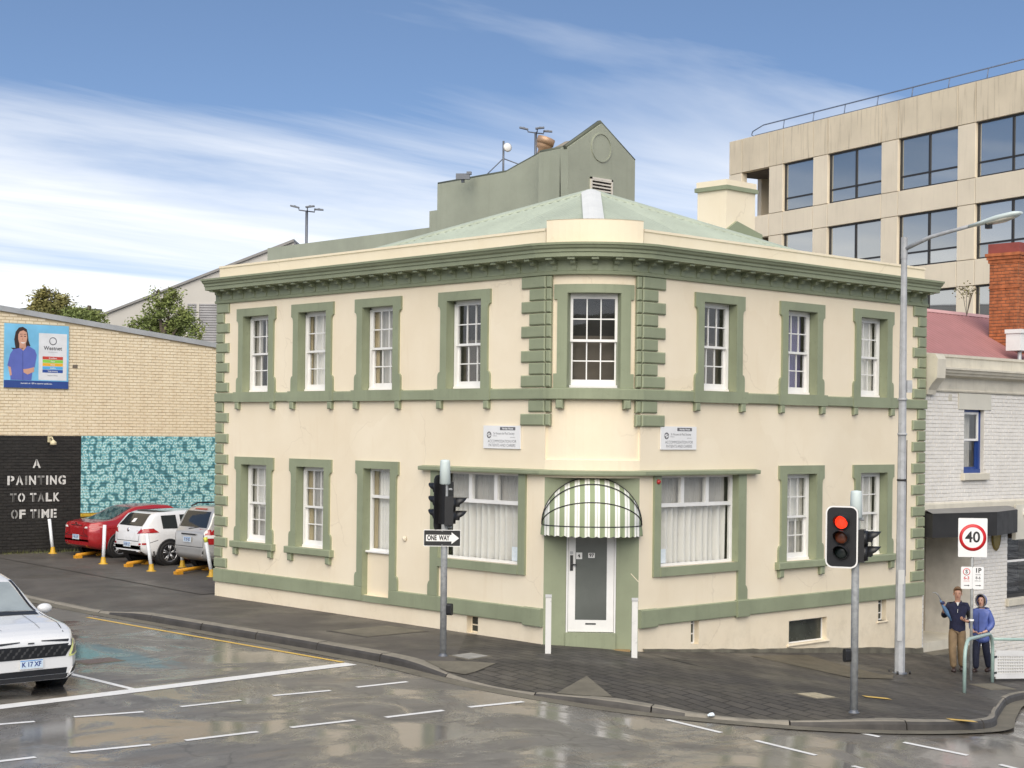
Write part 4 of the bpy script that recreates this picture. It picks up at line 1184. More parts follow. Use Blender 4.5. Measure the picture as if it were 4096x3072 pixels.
# ------------------------------------------------------------------ painted brick shop at the left
WD = math.radians(50.5)
wdir = (FW * math.cos(WD) + RT * math.sin(WD)).normalized()
WP = Vector((-0.15, 23.45, 0))
wang = math.atan2(-wdir.y, -wdir.x)            # local x runs to the picture's left
MW = Matrix.Translation(WP) @ RZ(wang)         # y axis then points at the camera side
MWI = MW.inverted()
def onW(px, py):
    r = ray(px, py); n = MW.to_3x3() @ Vector((0, 1, 0)); t = (WP - CAM).dot(n) / r.dot(n)
    return MWI @ (CAM + r * t)
U_B = -onW(323, 1900).x; Z_D = onW(400, 1744).z; Z_M = onW(330, 2052).z
def m_mural(name='painted_brick', k=1.0):
    t = NT(name)
    tcn = t.n('ShaderNodeVectorTransform', vector_type='POINT', convert_from='WORLD', convert_to='OBJECT')
    # wall coordinates from world position: along = distance to the right of WP
    ve = t.n('ShaderNodeVectorMath', operation='SUBTRACT'); t.l(t.P(), ve.inputs[0]); ve.inputs[1].default_value = WP
    dt = t.n('ShaderNodeVectorMath', operation='DOT_PRODUCT'); t.l(ve.outputs[0], dt.inputs[0]); dt.inputs[1].default_value = wdir
    t.t.nodes.remove(tcn)
    u = dt.outputs['Value']; x = t.xyz(); z = x[2]
    cream = t.mix(t.ramp(t.noise(6, 4), .3, .7), (0.76, 0.64, 0.455), (0.85, 0.745, 0.555))
    cb = t.n('ShaderNodeCombineXYZ'); t.l(u, cb.inputs[0]); t.l(z, cb.inputs[2])
    stv = t.mapped((3.2, 1, .22), src=cb.outputs[0]); st = t.ramp(t.noise(1.2, 5, stv, .65), .49, .68)
    up = t.ramp(z, 3.6, 7.0, (.25, .25, .25, 1), (1, 1, 1, 1))
    cream = t.mix(t.math('MULTIPLY', t.math('MULTIPLY', st, up), .62), cream, (0.42, 0.26, 0.09))
    black = t.mix(t.ramp(t.noise(9, 5, t.mapped((.5, .5, 3))), .35, .75), (0.014, 0.013, 0.012), (0.038, 0.035, 0.031))
    vo = t.n('ShaderNodeTexVoronoi', voronoi_dimensions='2D'); vo.inputs['Scale'].default_value = 6.2; vo.inputs['Randomness'].default_value = .85
    cb2 = t.n('ShaderNodeCombineXYZ'); t.l(t.math('ADD', u, t.math('MULTIPLY', t.noise(3, 2), .14)), cb2.inputs[0]); t.l(t.math('ADD', z, t.math('MULTIPLY', t.noise(4, 2), .14)), cb2.inputs[1]); t.l(cb2.outputs[0], vo.inputs['Vector'])
    ring = t.math('MULTIPLY', t.math('GREATER_THAN', vo.outputs[0], .23), t.math('LESS_THAN', vo.outputs[0], .36))
    edge = t.ramp(vo.outputs[0], .50, .60)
    bg = t.mix(t.ramp(t.noise(.8, 3), .35, .68), (0.17, 0.46, 0.52), (0.30, 0.62, 0.64))
    bg = t.mix(edge, bg, (0.08, 0.24, 0.28)); bg = t.mix(t.math('MULTIPLY', ring, .9), bg, (0.66, 0.86, 0.84))
    low = t.mix(t.math('GREATER_THAN', u, U_B), black, bg)
    # yellow dado strip under the mural
    yel = t.math('MULTIPLY', t.math('GREATER_THAN', u, U_B), t.math('LESS_THAN', z, Z_M)); low = t.mix(yel, low, (0.60, 0.40, 0.04))
    low = t.mix(t.math('MULTIPLY', t.math('GREATER_THAN', u, U_B), t.math('LESS_THAN', z, Z_M - .12)), low, (0.02, 0.02, 0.02))
    base = t.mix(t.math('GREATER_THAN', z, Z_D), low, cream)
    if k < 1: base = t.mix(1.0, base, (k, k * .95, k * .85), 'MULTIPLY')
    t.col(base); t.rough(.7)
    t.bump(t.noise(40, 4), .2, .004)
    return t.m
M_MUR = m_mural(); M_MURJ = m_mural('shaded_grimy_joint', .74)  # second copy darkened: joint shade and grime put into the paint colour
GW = G(0, 23.4)
shop = empty('brick_shop', WP + Vector((0, 0, 0)), wang, 'cream painted brick shop side wall with black and turquoise mural and raking metal capping', 'building')
def top_at(x): return 7.32 + x * .112            # x to the left is higher
MWL = Matrix.Identity(4)
mb = MB()
X0, X1 = -16.0, .28                              # right (hidden) end, left end at the street
out = [(X1, GW - .5), (X1, top_at(X1)), (X0, top_at(X0)), (X0, GW - .5)]
mb.prism(out, lambda u, v: (u, 0, v), lambda u, v: (u, -14, v))
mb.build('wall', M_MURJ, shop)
lay_bricks(shop, MWL, [(-8.2, X1, GW - .05, 7.4)], M_MUR, .24, .088, .016, .012, inside=lambda a, b, z0, z1: z1 < top_at(a) - .03, nearest=lambda q: abs(q[0] + 1.8) + .4 * abs(q[2] - 3.6), limit=300, seed=5)
M_CAPG = pm('zinc_capping', (0.42, 0.43, 0.43), .45, .12, 2, metal=.2, dirt=.2)
mb = MB(); e = .10
mb.prism([(X1 + .05, top_at(X1) - .02), (X1 + .05, top_at(X1) + .13), (X0, top_at(X0) + .13), (X0, top_at(X0) - .02)], lambda u, v: (u, .07, v), lambda u, v: (u, -.25, v)); mb.build('capping', M_CAPG, shop)
mb = MB(); mb.prism([(X1 + .02, top_at(X1) + .10), (X0, top_at(X0) + .10), (X0, top_at(X0) + .16), (X1 + .02, top_at(X1) + .16)], lambda u, v: (u, -.3, v), lambda u, v: (u, -13.9, v)); mb.build('roof', pm('shop_roof', (.5, .5, .48), .5), shop)
q = onW(300, 1466); MB().box(q.x - .075, q.x + .075, .01, .016, q.z - .05, q.z + .05).build('air_brick', pm('air_brick', (.16, .13, .10), .8, .3, 30), shop)
q = onW(4, 1225)
# floodlight over the black panel
q = onW(196, 1762); mb = MB(); mb.box(-.05, .05, .01, .06, -.05, .12); mb.tube([(0, .05, .05), (0, .2, .10), (0, .3, .0)], .018, 6); mb.lathe([(.02, .0), (.09, -.06), (.1, -.14), (0, -.14)], 10, (0, .3, .02)); mb.build('wall_lamp', pm('lamp_cream', (.62, .55, .36), .5), shop, T(q.x, 0, q.z))
# stencilled words, some faded
M_L1 = pm('stencil_white', (.66, .65, .62), .8, .15, 12, dirt=.5); M_L2 = pm('stencil_faded', (.27, .265, .25), .8, .2, 12, dirt=.5)
mur = empty('painted_words', WP + (MW.to_3x3() @ Vector((-1, .02, 1.2))), wang, 'stencilled white words A PAINTING TO TALK OF TIME on the black brick', 'lettering')
def stencil(word, px0, px1, pyb, pyt, faded=''):
    a, b = onW(px0, (pyb + pyt) / 2), onW(px1, (pyb + pyt) / 2); h = abs(onW(px0, pyt).z - onW(px0, pyb).z)
    zc_ = (a.z) ; n = len(word); w = (a.x - b.x)
    adv = {'I': .5, ' ': .45, 'M': 1.25, 'A': 1.05, 'O': 1.1, 'G': 1.1}
    tot = sum(adv.get(c, 1) for c in word); x = a.x
    for i, c in enumerate(word):
        cw = w * adv.get(c, 1) / tot
        if c != ' ':
            me = text_mesh(c, h * 1.36, bold=h * .05); me.materials.clear(); me.materials.append(M_L2 if str(i) in faded else M_L1)
            xs_ = [v.co.x for v in me.vertices]; ww = max(xs_) - min(xs_); k = (cw * .82) / ww if c != 'I' else 1.0
            mid_ = (max(xs_) + min(xs_)) / 2
            for v in me.vertices: v.co.x = (v.co.x - mid_) * k
            o = obj_of(me, 'letter', mur, T(x - cw / 2 + 1, .002, zc_ - 1.2) @ TXT)
            if c in 'AOPGTE':   # the bridge of the stencil
                MB().box(-.014, .014, -.001, .0015, -h * .56, h * .56).build('stencil_gap', M_BLK, mur, T(x - cw / 2 + 1 + (0.05 * h if c in 'PE' else 0), .0035, zc_ - 1.2))
        x -= cw
stencil('A', 126, 165, 1873, 1840); stencil('PAINTING', 25, 265, 1942, 1906, '24'); stencil('TO TALK', 36, 240, 2010, 1976, '04'); stencil('OF TIME', 40, 228, 2077, 2042, '04')
# the internet company's poster
bp = empty('poster_board', WP + (MW.to_3x3() @ Vector((-.9, .02, 5))), wang, 'blue poster of a smiling woman in a blue shirt, on the cream brick wall', 'poster')
a, b = onW(15, 1292), onW(270, 1556)
PWd, PHt = a.x - b.x, a.z - b.z
PM = T((a.x + b.x) / 2 + .9, .012, b.z - 5)
MB().box(-PWd / 2, PWd / 2, 0, .02, 0, PHt).build('panel', pm('poster_sky', (.20, .52, .76), .35, .18, 1.0), bp, PM)
def pflat(pts, col, nm, y, rough=.4):
    """flat printed shape; pts in poster units (0..1 from left, 0..1 from bottom)"""
    mb = MB(); P = [((.5 - u) * PWd, v * PHt) for u, v in pts]
    mb.prism(P, lambda u, v: (u, .0205, v), lambda u, v: (u, .0205 + y * .001, v))
    return mb.build(nm, pm('print_' + nm + '_%02d%02d%02d' % tuple(int(c * 99) for c in col), col, rough, .06, 4), bp, PM)
pflat([(0, 0), (1, 0), (1, .115), (0, .115)], (.035, .075, .27), 'footer', 1)
pflat([(.53, .13), (.97, .13), (.97, .87), (.53, .87)], (.72, .73, .74), 'white_panel', 1)
for i, c in enumerate([(.55, .06, .04), (.25, .60, .08), (.80, .42, .03), (.10, .42, .75), (.03, .08, .32)]):
    z = .505 - i * .052
    pflat([(.59, z - .048), (.91, z - .048), (.91, z), (.59, z)], c, 'price_bar', 2)
    put_text(['Broadband', 'Fetch', 'Phone', 'Satellite', 'Web Hosting'][i], .055, M_SIGNW, bp, PM @ T((.5 - .75) * PWd, .024, (z - .025) * PHt) @ TXT, bold=.001)
put_text('Westnet', .155, M_INK, bp, PM @ T((.5 - .75) * PWd, .023, .635 * PHt) @ TXT, bold=.003)
put_text('it feels like we is real', .032, M_INKG, bp, PM @ T((.5 - .75) * PWd, .023, .575 * PHt) @ TXT)
put_text('Enquire Online', .05, M_INKG, bp, PM @ T((.5 - .75) * PWd, .023, .205 * PHt) @ TXT)
put_text('Australia\'s # 1 ISP in customer satisfaction', .055, M_SIGNW, bp, PM @ T(0, .023, .072 * PHt) @ TXT, bold=.001)
mb = MB(); mb.lathe([(.09, 0), (.115, 0), (.115, .002), (.09, .002)], 18, ((.5 - .75) * PWd, .0215, .75 * PHt), 'y'); mb.build('ring_logo', M_INKG, bp, PM)
skin_c, shirt_c, hair_c = (.62, .34, .24), (.115, .15, .46), (.045, .025, .02)
pflat([(.17, .62), (.15, .75), (.17, .87), (.22, .94), (.28, .955), (.34, .92), (.36, .84), (.37, .74), (.40, .66), (.35, .64), (.15, .58), (.10, .62)], hair_c, 'hair', 2)
pflat([(.21, .76), (.225, .70), (.26, .665), (.30, .665), (.335, .71), (.35, .79), (.34, .87), (.29, .90), (.235, .88), (.21, .83)], skin_c, 'face', 3)
pflat([(.23, .70), (.33, .70), (.33, .60), (.23, .60)], sc(skin_c, .9), 'neck', 2.5)
pflat([(.10, .12), (.42, .12), (.44, .30), (.47, .33), (.50, .52), (.47, .60), (.36, .665), (.29, .58), (.24, .62), (.14, .60), (.09, .52), (.05, .34), (.09, .32)], shirt_c, 'shirt', 3.2)
pflat([(.245, .63), (.29, .58), (.34, .655), (.30, .62), (.27, .60)], skin_c, 'neckline', 3.8)
pflat([(.06, .33), (.10, .32), (.12, .20), (.09, .18)], skin_c, 'forearm', 3.6); pflat([(.29, .29), (.36, .30), (.46, .33), (.46, .26), (.36, .21), (.30, .24)], skin_c, 'forearm', 3.9)
pflat([(.245, .715), (.27, .695), (.30, .695), (.325, .72), (.29, .71)], (.85, .83, .8), 'smile', 4.4)
for u in (.245, .30): pflat([(u, .80), (u + .03, .80), (u + .03, .812), (u, .812)], hair_c, 'eye', 4.2)
for u in (.235, .295): pflat([(u, .832), (u + .04, .836), (u + .04, .843), (u, .84)], hair_c, 'brow', 4.2)
pflat([(.268, .745), (.285, .745), (.281, .785), (.275, .785)], sc(skin_c, .75), 'nose', 4.2)
pflat([(.285, .12), (.293, .12), (.285, .57), (.279, .57)], sc(shirt_c, .5), 'placket', 4.2)

# ------------------------------------------------------------------ white brick pub at the right (same street line as the right facade)
M_WBRK = pm('white_painted_brick', (0.74, 0.71, 0.66), .6, .06, 2.5, .2, 40, dirt=.12, streak=.15, scol=(.5, .44, .34))
M_STONE = pm('painted_stone', (0.60, 0.56, 0.46), .65, .10, 2, .15, 40, streak=.4, scol=(.36, .32, .24), dirt=.25)
M_LINT = pm('lintel_paint', (0.60, 0.575, 0.49), .6, .06, 2)
PY = 0.06
pub = empty('white_pub', (12.6, PY, -1), math.pi, 'white painted brick building with red iron roof and moulded cornice beside the corner building', 'building')
def PX(px, py): q = onB(px, py, PY); return (12.6 - q.x, q.z + 1)     # pub frame: x to the picture's left
PI_ = Matrix.Identity(4)
xl = 12.6 - (XB + .02)                            # left end of the pub, against the corner building
xr = -9.0
zt_ = PX(3712, 1412)[1]
# holes: blue window, dark window, entrance
w1 = (PX(3936, 1635)[0], PX(3857, 1635)[0], PX(3857, 1893)[1], PX(3857, 1637)[1])
w2 = (-3.05, PX(4030, 2120)[0], PX(4030, 2395)[1], 2.85)
en = (PX(3895, 2300)[0], xl - .12, G(11.5, 0) + 1 - .3, 3.05)
holes = [w1, w2, en]
mb = MB()
S = sorted({xr, xl} | {v for h in holes for v in h[:2]}); Z = sorted({-1.0, zt_} | {v for h in holes for v in h[2:]})
for i in range(len(S) - 1):
    for j in range(len(Z) - 1):
        cs, cz = (S[i] + S[i + 1]) / 2, (Z[j] + Z[j + 1]) / 2
        if any(h[0] < cs < h[1] and h[2] < cz < h[3] for h in holes): continue
        mb.quad((S[i], 0, Z[j]), (S[i + 1], 0, Z[j]), (S[i + 1], 0, Z[j + 1]), (S[i], 0, Z[j + 1]))
for h in (w1, w2):
    a, b, c_, d_ = h
    for (p, q) in (((a, c_), (a, d_)), ((b, c_), (b, d_)), ((a, d_), (b, d_)), ((a, c_), (b, c_))):
        mb.quad((p[0], 0, p[1]), (q[0], 0, q[1]), (q[0], -.22, q[1]), (p[0], -.22, p[1]))
# deep entrance lobby
a, b, c_, d_ = en
for (p, q) in (((a, c_), (a, d_)), ((b, c_), (b, d_)), ((a, d_), (b, d_))):
    mb.quad((p[0], 0, p[1]), (q[0], 0, q[1]), (q[0], -1.3, q[1]), (p[0], -1.3, p[1]))
mb.quad((a, -1.3, c_), (b, -1.3, c_), (b, -1.3, d_), (a, -1.3, d_))
for (p, q) in (((xl, 0), (xl, -9)), ((xl, -9), (xr, -9)), ((xr, -9), (xr, 0))): mb.quad((*p, -1), (*q, -1), (*q, zt_), (*p, zt_))
mb.build('wall', pm('white_shaded_grimy_joint', (.60, .57, .51), .8, .15, 3), pub)  # duller white behind the bricks carries joint shade as well as grime
bz0 = 2.45 + 1 + .02; bz1 = PX(3745, 1565)[1] - .02
def clear_of(h, m_=.0): return lambda a, b, z0, z1: not (b > h[0] - m_ and a < h[1] + m_ and z1 > h[2] and z0 < h[3])
ch1, ch2 = clear_of((w1[0] - .02, w1[1] + .02, w1[2] - .02, w1[3] + .02)), clear_of((w1[0] - .28, w1[1] + .28, w1[3] - .02, w1[3] + .38))
ch3 = clear_of((w2[0] - .03, w2[1] + .03, w2[2] - .03, w2[3])); ch4 = clear_of((en[0] - .02, en[1] + .5, -1, en[3] + .02))
lay_bricks(pub, PI_, [(-3.2, xl - .02, bz0, bz1), (-3.2, xl - .02, -.2, bz0 - .5)], M_WBRK, .24, .087, .012, .010,
           holes=[w1, (w1[0] - .27, w1[1] + .27, w1[3] - .005, w1[3] + .36), (w1[0] - .13, w1[1] + .12, w1[2] - .16, w1[2]), w2, en], nearest=lambda q: abs(q[0] + .3) + .15 * abs(q[2] - 3.2), limit=300, seed=9)
# parapet, cornice, frieze (frame: outward = +y)
def bar(prof, x0, x1, name, mat, parent, M=None):
    mb = MB(); mb.prism(prof, lambda d, z: (x0, d, z), lambda d, z: (x1, d, z)); return mb.build(name, mat, parent, M)
zc0 = PX(3745, 1565)[1]
bar([(0, zc0), (.04, zc0), (.05, zc0 + .03), (.02, zc0 + .06), (.02, zc0 + .30), (.06, zc0 + .33), (.20, zc0 + .36), (.22, zc0 + .40), (.26, zc0 + .42), (.28, zc0 + .47), (.32, zc0 + .49), (.32, zc0 + .53), (0, zc0 + .56)], xr, xl - .35, 'cornice', M_STONE, pub)
bar([(-.05, zc0 + .5), (.05, zc0 + .5), (.05, zt_ - .07), (.08, zt_ - .06), (.08, zt_), (-.3, zt_ + .01), (-.3, zc0 + .5)], xr, xl, 'parapet', M_STONE, pub)
# scrolled console at the party wall
mb = MB(); mb.prism([(0, zc0 - .08), (.10, zc0 - .08), (.12, zc0 + .02), (.22, zc0 + .16), (.34, zc0 + .28), (.36, zc0 + .70), (.30, zc0 + .80), (.18, zc0 + .83), (0, zc0 + .80)], lambda d, z: (xl - .36, d, z), lambda d, z: (xl - .02, d, z)); mb.build('console', M_STONE, pub)
bzb = PX(3740, 2035)[1]
bar([(0, bzb - .05), (.05, bzb - .05), (.06, bzb - .03), (.06, bzb + .10), (.04, bzb + .13), (0, bzb + .14)], xr, xl, 'string_course', M_STONE, pub)
MB().box(w1[0] - .27, w1[1] + .27, 0, .03, w1[3] - .005, w1[3] + .36).build('lintel', M_LINT, pub)
MB().bevbox(w1[0] - .13, w1[1] + .12, 0, .10, w1[2] - .16, w1[2], .01).build('sill', M_STONE, pub)
q = PX(3800, 1590); MB().box(q[0] - .07, q[0] + .07, 0, .012, q[1] - .07, q[1] + .07).build('air_brick', M_STONE, pub)
M_BLUE = pm('blue_joinery', (0.02, 0.055, 0.22), .4, .1, 3, dirt=.15)
def pubwin(h, mat, seed, curtain=True):
    a, b, c_, d_ = h; y = -.14; H = d_ - c_; mb = MB()
    mb.box(a, a + .07, y - .05, y + .05, c_, d_); mb.box(b - .07, b, y - .05, y + .05, c_, d_); mb.box(a, b, y - .05, y + .05, d_ - .06, d_); mb.box(a, b, y - .05, y + .06, c_, c_ + .09)
    r = mb.build('window', mat, pub); md = c_ + H * .52
    for (z0, z1, yy, nm) in ((md - .02, d_ - .06, y + .02, 'upper_sash'), (c_ + .09, md + .02, y - .02, 'lower_sash')):
        m2 = MB(); m2.box(a + .07, a + .12, yy - .02, yy + .02, z0, z1); m2.box(b - .12, b - .07, yy - .02, yy + .02, z0, z1); m2.box(a + .12, b - .12, yy - .02, yy + .02, z0, z0 + .05); m2.box(a + .12, b - .12, yy - .02, yy + .02, z1 - .05, z1)
        m2.build(nm, M_WHITE if nm == 'upper_sash' else mat, r); MB().box(a + .12, b - .12, yy - .003, yy + .003, z0 + .05, z1 - .05).build('pane', M_GLASS, r)
    if curtain: drape(a + .1, b - .15, c_, d_, y - .2, .02, .09, M_SHEER2, r, seed=seed)
    MB().box(a, b, y - .35, y - .34, c_, d_).build('blind', M_DARK, r)  # dark sheet added to stand for the dim room
    return r
pubwin(w1, M_BLUE, 3); wd = pubwin(w2, M_BLK, 4, False)
# the dark window's warm wall lamp
lampm = emis('warm_lamp', (1.0, .5, .12), 2.2)
lz = PX(4066, 2160)[1]; MB().sphere((PX(4066, 2160)[0], -.36, lz), .07, 6, (1.2, .5, .6)).build('wall_lamp', lampm, wd)
MB().bevbox(w2[0] - .1, w2[1] + .07, 0, .10, w2[2] - .17, w2[2], .01).build('sill', M_STONE, pub)
# entrance door, steps and lobby wall
M_LOB = pm('lobby_taupe', (0.30, 0.265, 0.21), .7, .08, 2, dirt=.1)
ez = G(11.3, 0) + 1
MB().box(en[0] + .002, en[1] - .002, -1.29, -1.27, ez + .15, en[3] - .002).build('lobby_wall', M_LOB, pub)
MB().box(en[1] - .35, en[1] - .12, -1.26, -1.2, ez + .15, en[3] - .3).build('entrance_door', M_BLK, pub)
MB().box(en[0] + .002, en[1] - .002, -1.27, -.05, ez - .4, ez + .26).build('step', M_STONE, pub)
MB().bevbox(en[0] - .0, en[1] + .1, -.05, .32, ez - .5, ez + .05, .015).build('step', M_CONC, pub)
# black fascia canopy across the corner entrance
M_FASC = pm('black_fascia', (0.022, 0.021, 0.020), .55, .25, 2, streak=.3, scol=(.07, .065, .06))
f0, f1 = PX(4030, 2070), PX(3716, 2055)
zf0, zf1 = PX(3716, 2148)[1], PX(3716, 2052)[1]
mb = MB(); P = [(f1[0] + .25, 0), (f1[0] + .25, .25), ((f0[0] + f1[0]) / 2 - .15, .62), (f0[0] - .02, .25), (f0[0] - .02, 0)]
mb.prism(P, lambda u, v: (u, v, zf0), lambda u, v: (u, v, zf1)); mb.build('canopy', M_FASC, pub)
mb = MB(); mb.add([(P[0][0], 0, zf1 + .10), (P[1][0], P[1][1], zf1 + .004), (P[2][0], P[2][1], zf1 + .004), (P[3][0], P[3][1], zf1 + .004), (P[4][0], 0, zf1 + .10)], [(0, 1, 2), (0, 2, 4), (4, 2, 3)]); mb.build('canopy_top', pm('canopy_lead', (.2, .195, .185), .6, .1), pub)
q = PX(4060, 2110); MB().box(q[0] - .6, q[0] + .14, 0, .10, q[1] - .28, q[1] + .55).build('white_panel', M_LINT, pub)
MB().box(PX(4085, 2045)[0] - .08, PX(4085, 2045)[0] + .08, .1, .22, PX(4085, 2045)[1] - .08, PX(4085, 2045)[1] + .08).build('wall_box', M_WHITE, pub)
# brass shield
shd = empty('shield_sign', onB(3982, 2150, PY - .02), math.pi, 'brass shield shaped sign on the white brick beside the speed sign', 'sign')
pts = [(-.16, .18), (.16, .18), (.16, -.04), (.13, -.14), (.07, -.22), (0, -.26), (-.07, -.22), (-.13, -.14), (-.16, -.04)]
M_BRS = pm('aged_brass', (0.23, 0.17, 0.045), .45, .15, 6, metal=.5)
mb = MB(); mb.prism(pts, lambda u, v: (u * 1.15, .0, v * 1.2), lambda u, v: (u * 1.15, .04, v * 1.2)); mb.build('plate', M_BRS, shd)
M_BRD = pm('dark_brass', (.10, .075, .03), .6)
put_text('WELCOME', .05, M_BRD, shd, T(0, .042, .09) @ TXT); MB().tube([(u * 1.05, .042, v * 1.1) for u, v in pts + pts[:1]], .006, 5).build('rim', M_BRD, shd)
# red corrugated roof and brick chimney
M_RED = pm('red_roof_sheet', (0.35, 0.165, 0.155), .45, .08, 2, dirt=.2)
zr0 = zt_ - .15; 
def red_slope(x0, x1, y0, y1, z0, z1, name):
    mb = MB(); wl = .20; n = int(abs(x1 - x0) / (wl / 4)); vs_ = []
    for i in range(n + 1):
        x = x0 + (x1 - x0) * i / n; dz = (0, .032, .064, .032)[i % 4]
        vs_ += [(x, y0, z0 + dz), (x, y1, z1 + dz)]
    mb.add(vs_, [(2 * i, 2 * i + 2, 2 * i + 3, 2 * i + 1) for i in range(n)], True)
    return mb.build(name, M_RED, pub, fix=False)
zrt = (at(3720, 1195, 38.6)).z + 1
red_slope(xl - .05, xr, -.9, -3.6, zr0 + .1, zrt, 'roof')
bar([(-3.75, zrt - .05), (-3.45, zrt - .02), (-3.55, zrt + .07), (-3.65, zrt + .07)], xr, xl, 'ridge_capping', pm('red_capping', (.62, .36, .34), .4), pub)
mb = MB(); mb.quad((xl, -.9, zr0), (xr, -.9, zr0), (xr, -9, zr0), (xl, -9, zr0)); mb.quad((xl, -3.6, zrt), (xr, -3.6, zrt), (xr, -9, zr0), (xl, -9, zr0)); mb.build('rear_slope', M_RED, pub, fix=False)
cb_ = at(4070, 1400, 41.6)
M_RBRK = pm('red_brick', (0.40, 0.125, 0.045), .8, .35, 6, .4, 50, dirt=.45, streak=.25, scol=(.09, .07, .05))
M_MORT = pm('mortar', (0.13, 0.10, 0.075), .9, .2, 6)
chx = 12.6 - cb_.x; chy = PY - cb_.y
cz0, cz1 = zr0 - .2, at(3960, 1045, 41.6).z + 1
CWd, CDp = 1.1, .82
chp = MB().box(chx - CWd, chx, chy - CDp, chy, cz0, cz1 + .3).build('chimney', M_MORT, pub)
nbr = lay_bricks(chp, T(chx - CWd, chy, 0), [(0, CWd, cz0, cz1)], M_RBRK, .235, .084, .012, .012, limit=150, seed=21, nearest=lambda q: -q[2])
lay_bricks(chp, T(chx, chy, 0) @ RZ(-math.pi / 2), [(0, CDp, cz0, cz1)], M_RBRK, .235, .084, .012, .012, limit=150, seed=22, nearest=lambda q: -q[2])
for k, (o_, h_) in enumerate(((.03, .085), (.06, .17), (.09, .255))):
    mb = MB(); mb.box(chx - CWd - o_, chx + o_, chy - CDp - o_, chy + o_, cz1 + h_ - .083, cz1 + h_ - .006); mb.build('corbel_course', M_RBRK, chp)
MB().box(chx - CWd - .03, chx + .03, chy - CDp - .03, chy + .03, cz1 + .256, cz1 + .50).build('chimney_cap', pm('red_oxide', (.26, .06, .045), .6, .12, 3, dirt=.3), chp)
MB().box(chx - .02, chx + .035, chy - CDp, chy + .04, cz1 - .66, cz1 - .60).build('corbel_course', M_RBRK, chp)
ab = at(4092, 1365, 40.4); acx, acy, acz = 12.6 - ab.x, PY - ab.y, ab.z + 1
mb = MB(); mb.box(acx - .8, acx + .12, acy - .4, acy, acz - .23, acz + .23); mb.box(acx - .8, acx + .15, acy - .42, acy + .03, acz + .20, acz + .30); mb.build('roof_unit', M_WHITE, pub)
mb = MB(); mb.tube([(acx - .02, acy - .1, acz - .2), (acx - .02, acy - .1, acz - .9)], .05, 8); mb.build('unit_leg', M_CAPG, pub)

# ------------------------------------------------------------------ green gabled building behind
M_SAGE = pm('sage_render', (0.315, 0.335, 0.26), .8, .10, .7, .2, 30, streak=.28, scol=(.22, .235, .175), dirt=.15)
M_SAGED = pm('sage_dark_trim', (0.10, 0.11, 0.08), .6, .1)
M_DIRTR = pm('weathered_roof', (0.30, 0.26, 0.19), .7, .25, 1.5, dirt=.4)
kk = k_
K = at(1228 * kk, 318 * kk, 48.0)
GRW = Vector((K.x, K.y, 0))
gab = empty('green_gabled_building', GRW, 0, 'sage green rendered building with steep gable and blind roundel rising behind the roof', 'building')
def gB(px, py, dy=0): q = onB(px * kk, py * kk, K.y + dy); return (q.x - K.x, q.z)
def gA(px, py, dx=0): q = onA(px * kk, py * kk, K.x + dx); return (q.y - K.y, q.z)
rE, ap, z_e = gB(1372, 347), gB(1300, 267), K.z
mb = MB()
mb.prism([(0, 2), (rE[0], 2), rE, ap, (0, z_e)], lambda u, v: (u, 0, v), lambda u, v: (u, .35, v)); mb.build('gable_wall', M_SAGE, gab)
y1, z1_ = gA(1164, 330)
mb = MB(); mb.prism([(.001, 2), (y1, 2), (y1, z1_), (.35, z_e)], lambda u, v: (0, u, v), lambda u, v: (.3, u, v)); mb.build('side_wall', M_SAGE, gab)
dxw = .55
yw0, zw0 = gA(1164, 332, dxw); ys, zs = gA(1092, 372, dxw); yw1, zw1 = gA(945, 398, dxw); ym, zm = gA(1110, 366, dxw)
mb = MB(); mb.prism([(y1 - .0, 2), (yw1, 2), (yw1, zw1), (ys, zs), (ys - .35, zs + .1), (yw0, zw0)], lambda u, v: (dxw, u, v), lambda u, v: (dxw + .3, u, v)); mb.build('wing_wall', M_SAGE, gab)
MB().tube([(dxw + .1, yw1 + .05, zw1 + .02), (dxw + .1, ys, zs + .02), (dxw + .1, ys - .35, zs + .12), (dxw + .1, yw0, zw0 + .02), (.1, y1, z1_ + .03), (.1, .2, z_e + .04)], .07, 4).build('coping', M_SAGED, gab)
MB().tube([(-.03, .12, z_e + .0), (ap[0], .12, ap[1] + .05), (rE[0] + .05, .12, rE[1] + .0)], .085, 4).build('coping', M_SAGED, gab)
MB().box(yw1 * 0 + dxw + .05, dxw + 6, yw1 - .25, yw1, 2, zw1 - .02).build('end_wall', M_SAGE, gab)
MB().box(rE[0] - .3, rE[0] - .002, .3, y1 + 5, 2, rE[1] - .05).build('side_wall', M_SAGE, gab)
# roof planes behind the parapets
mb = MB()
zr = ap[1] - .35; xa = ap[0]
mb.add([(.1, .3, z_e - .05), (.1, y1, z1_ - .05), (xa, y1 + .3, zr), (xa, .3, zr), (rE[0] - .1, .3, rE[1] - .1), (rE[0] - .1, y1 + .3, rE[1] - .1)], [(0, 1, 2, 3), (3, 2, 5, 4)])
mb.add([(dxw + .2, y1, z1_ - .05), (dxw + .2, ys - .35, zs + .05), (xa + .6, ys - .1, zs + .35), (xa, y1 + .3, zr), (dxw + .2, yw1 - .3, zw1 - .1), (xa + 2, yw1 - .3, zw1 + .05)], [(0, 1, 2, 3), (1, 4, 5, 2)])
mb.build('roof', M_DIRTR, gab, fix=False)
q = gB(1299, 319)
mb = MB(); mb.lathe([(.0, -.004), (.40, -.004), (.40, -.03), (.44, -.03), (.44, 0)], 28, (q[0], 0, q[1]), 'y', False); mb.build('roundel', M_SAGE, gab)
q = gB(1298, 410); lv = MB(); w_, h_ = .48, .34
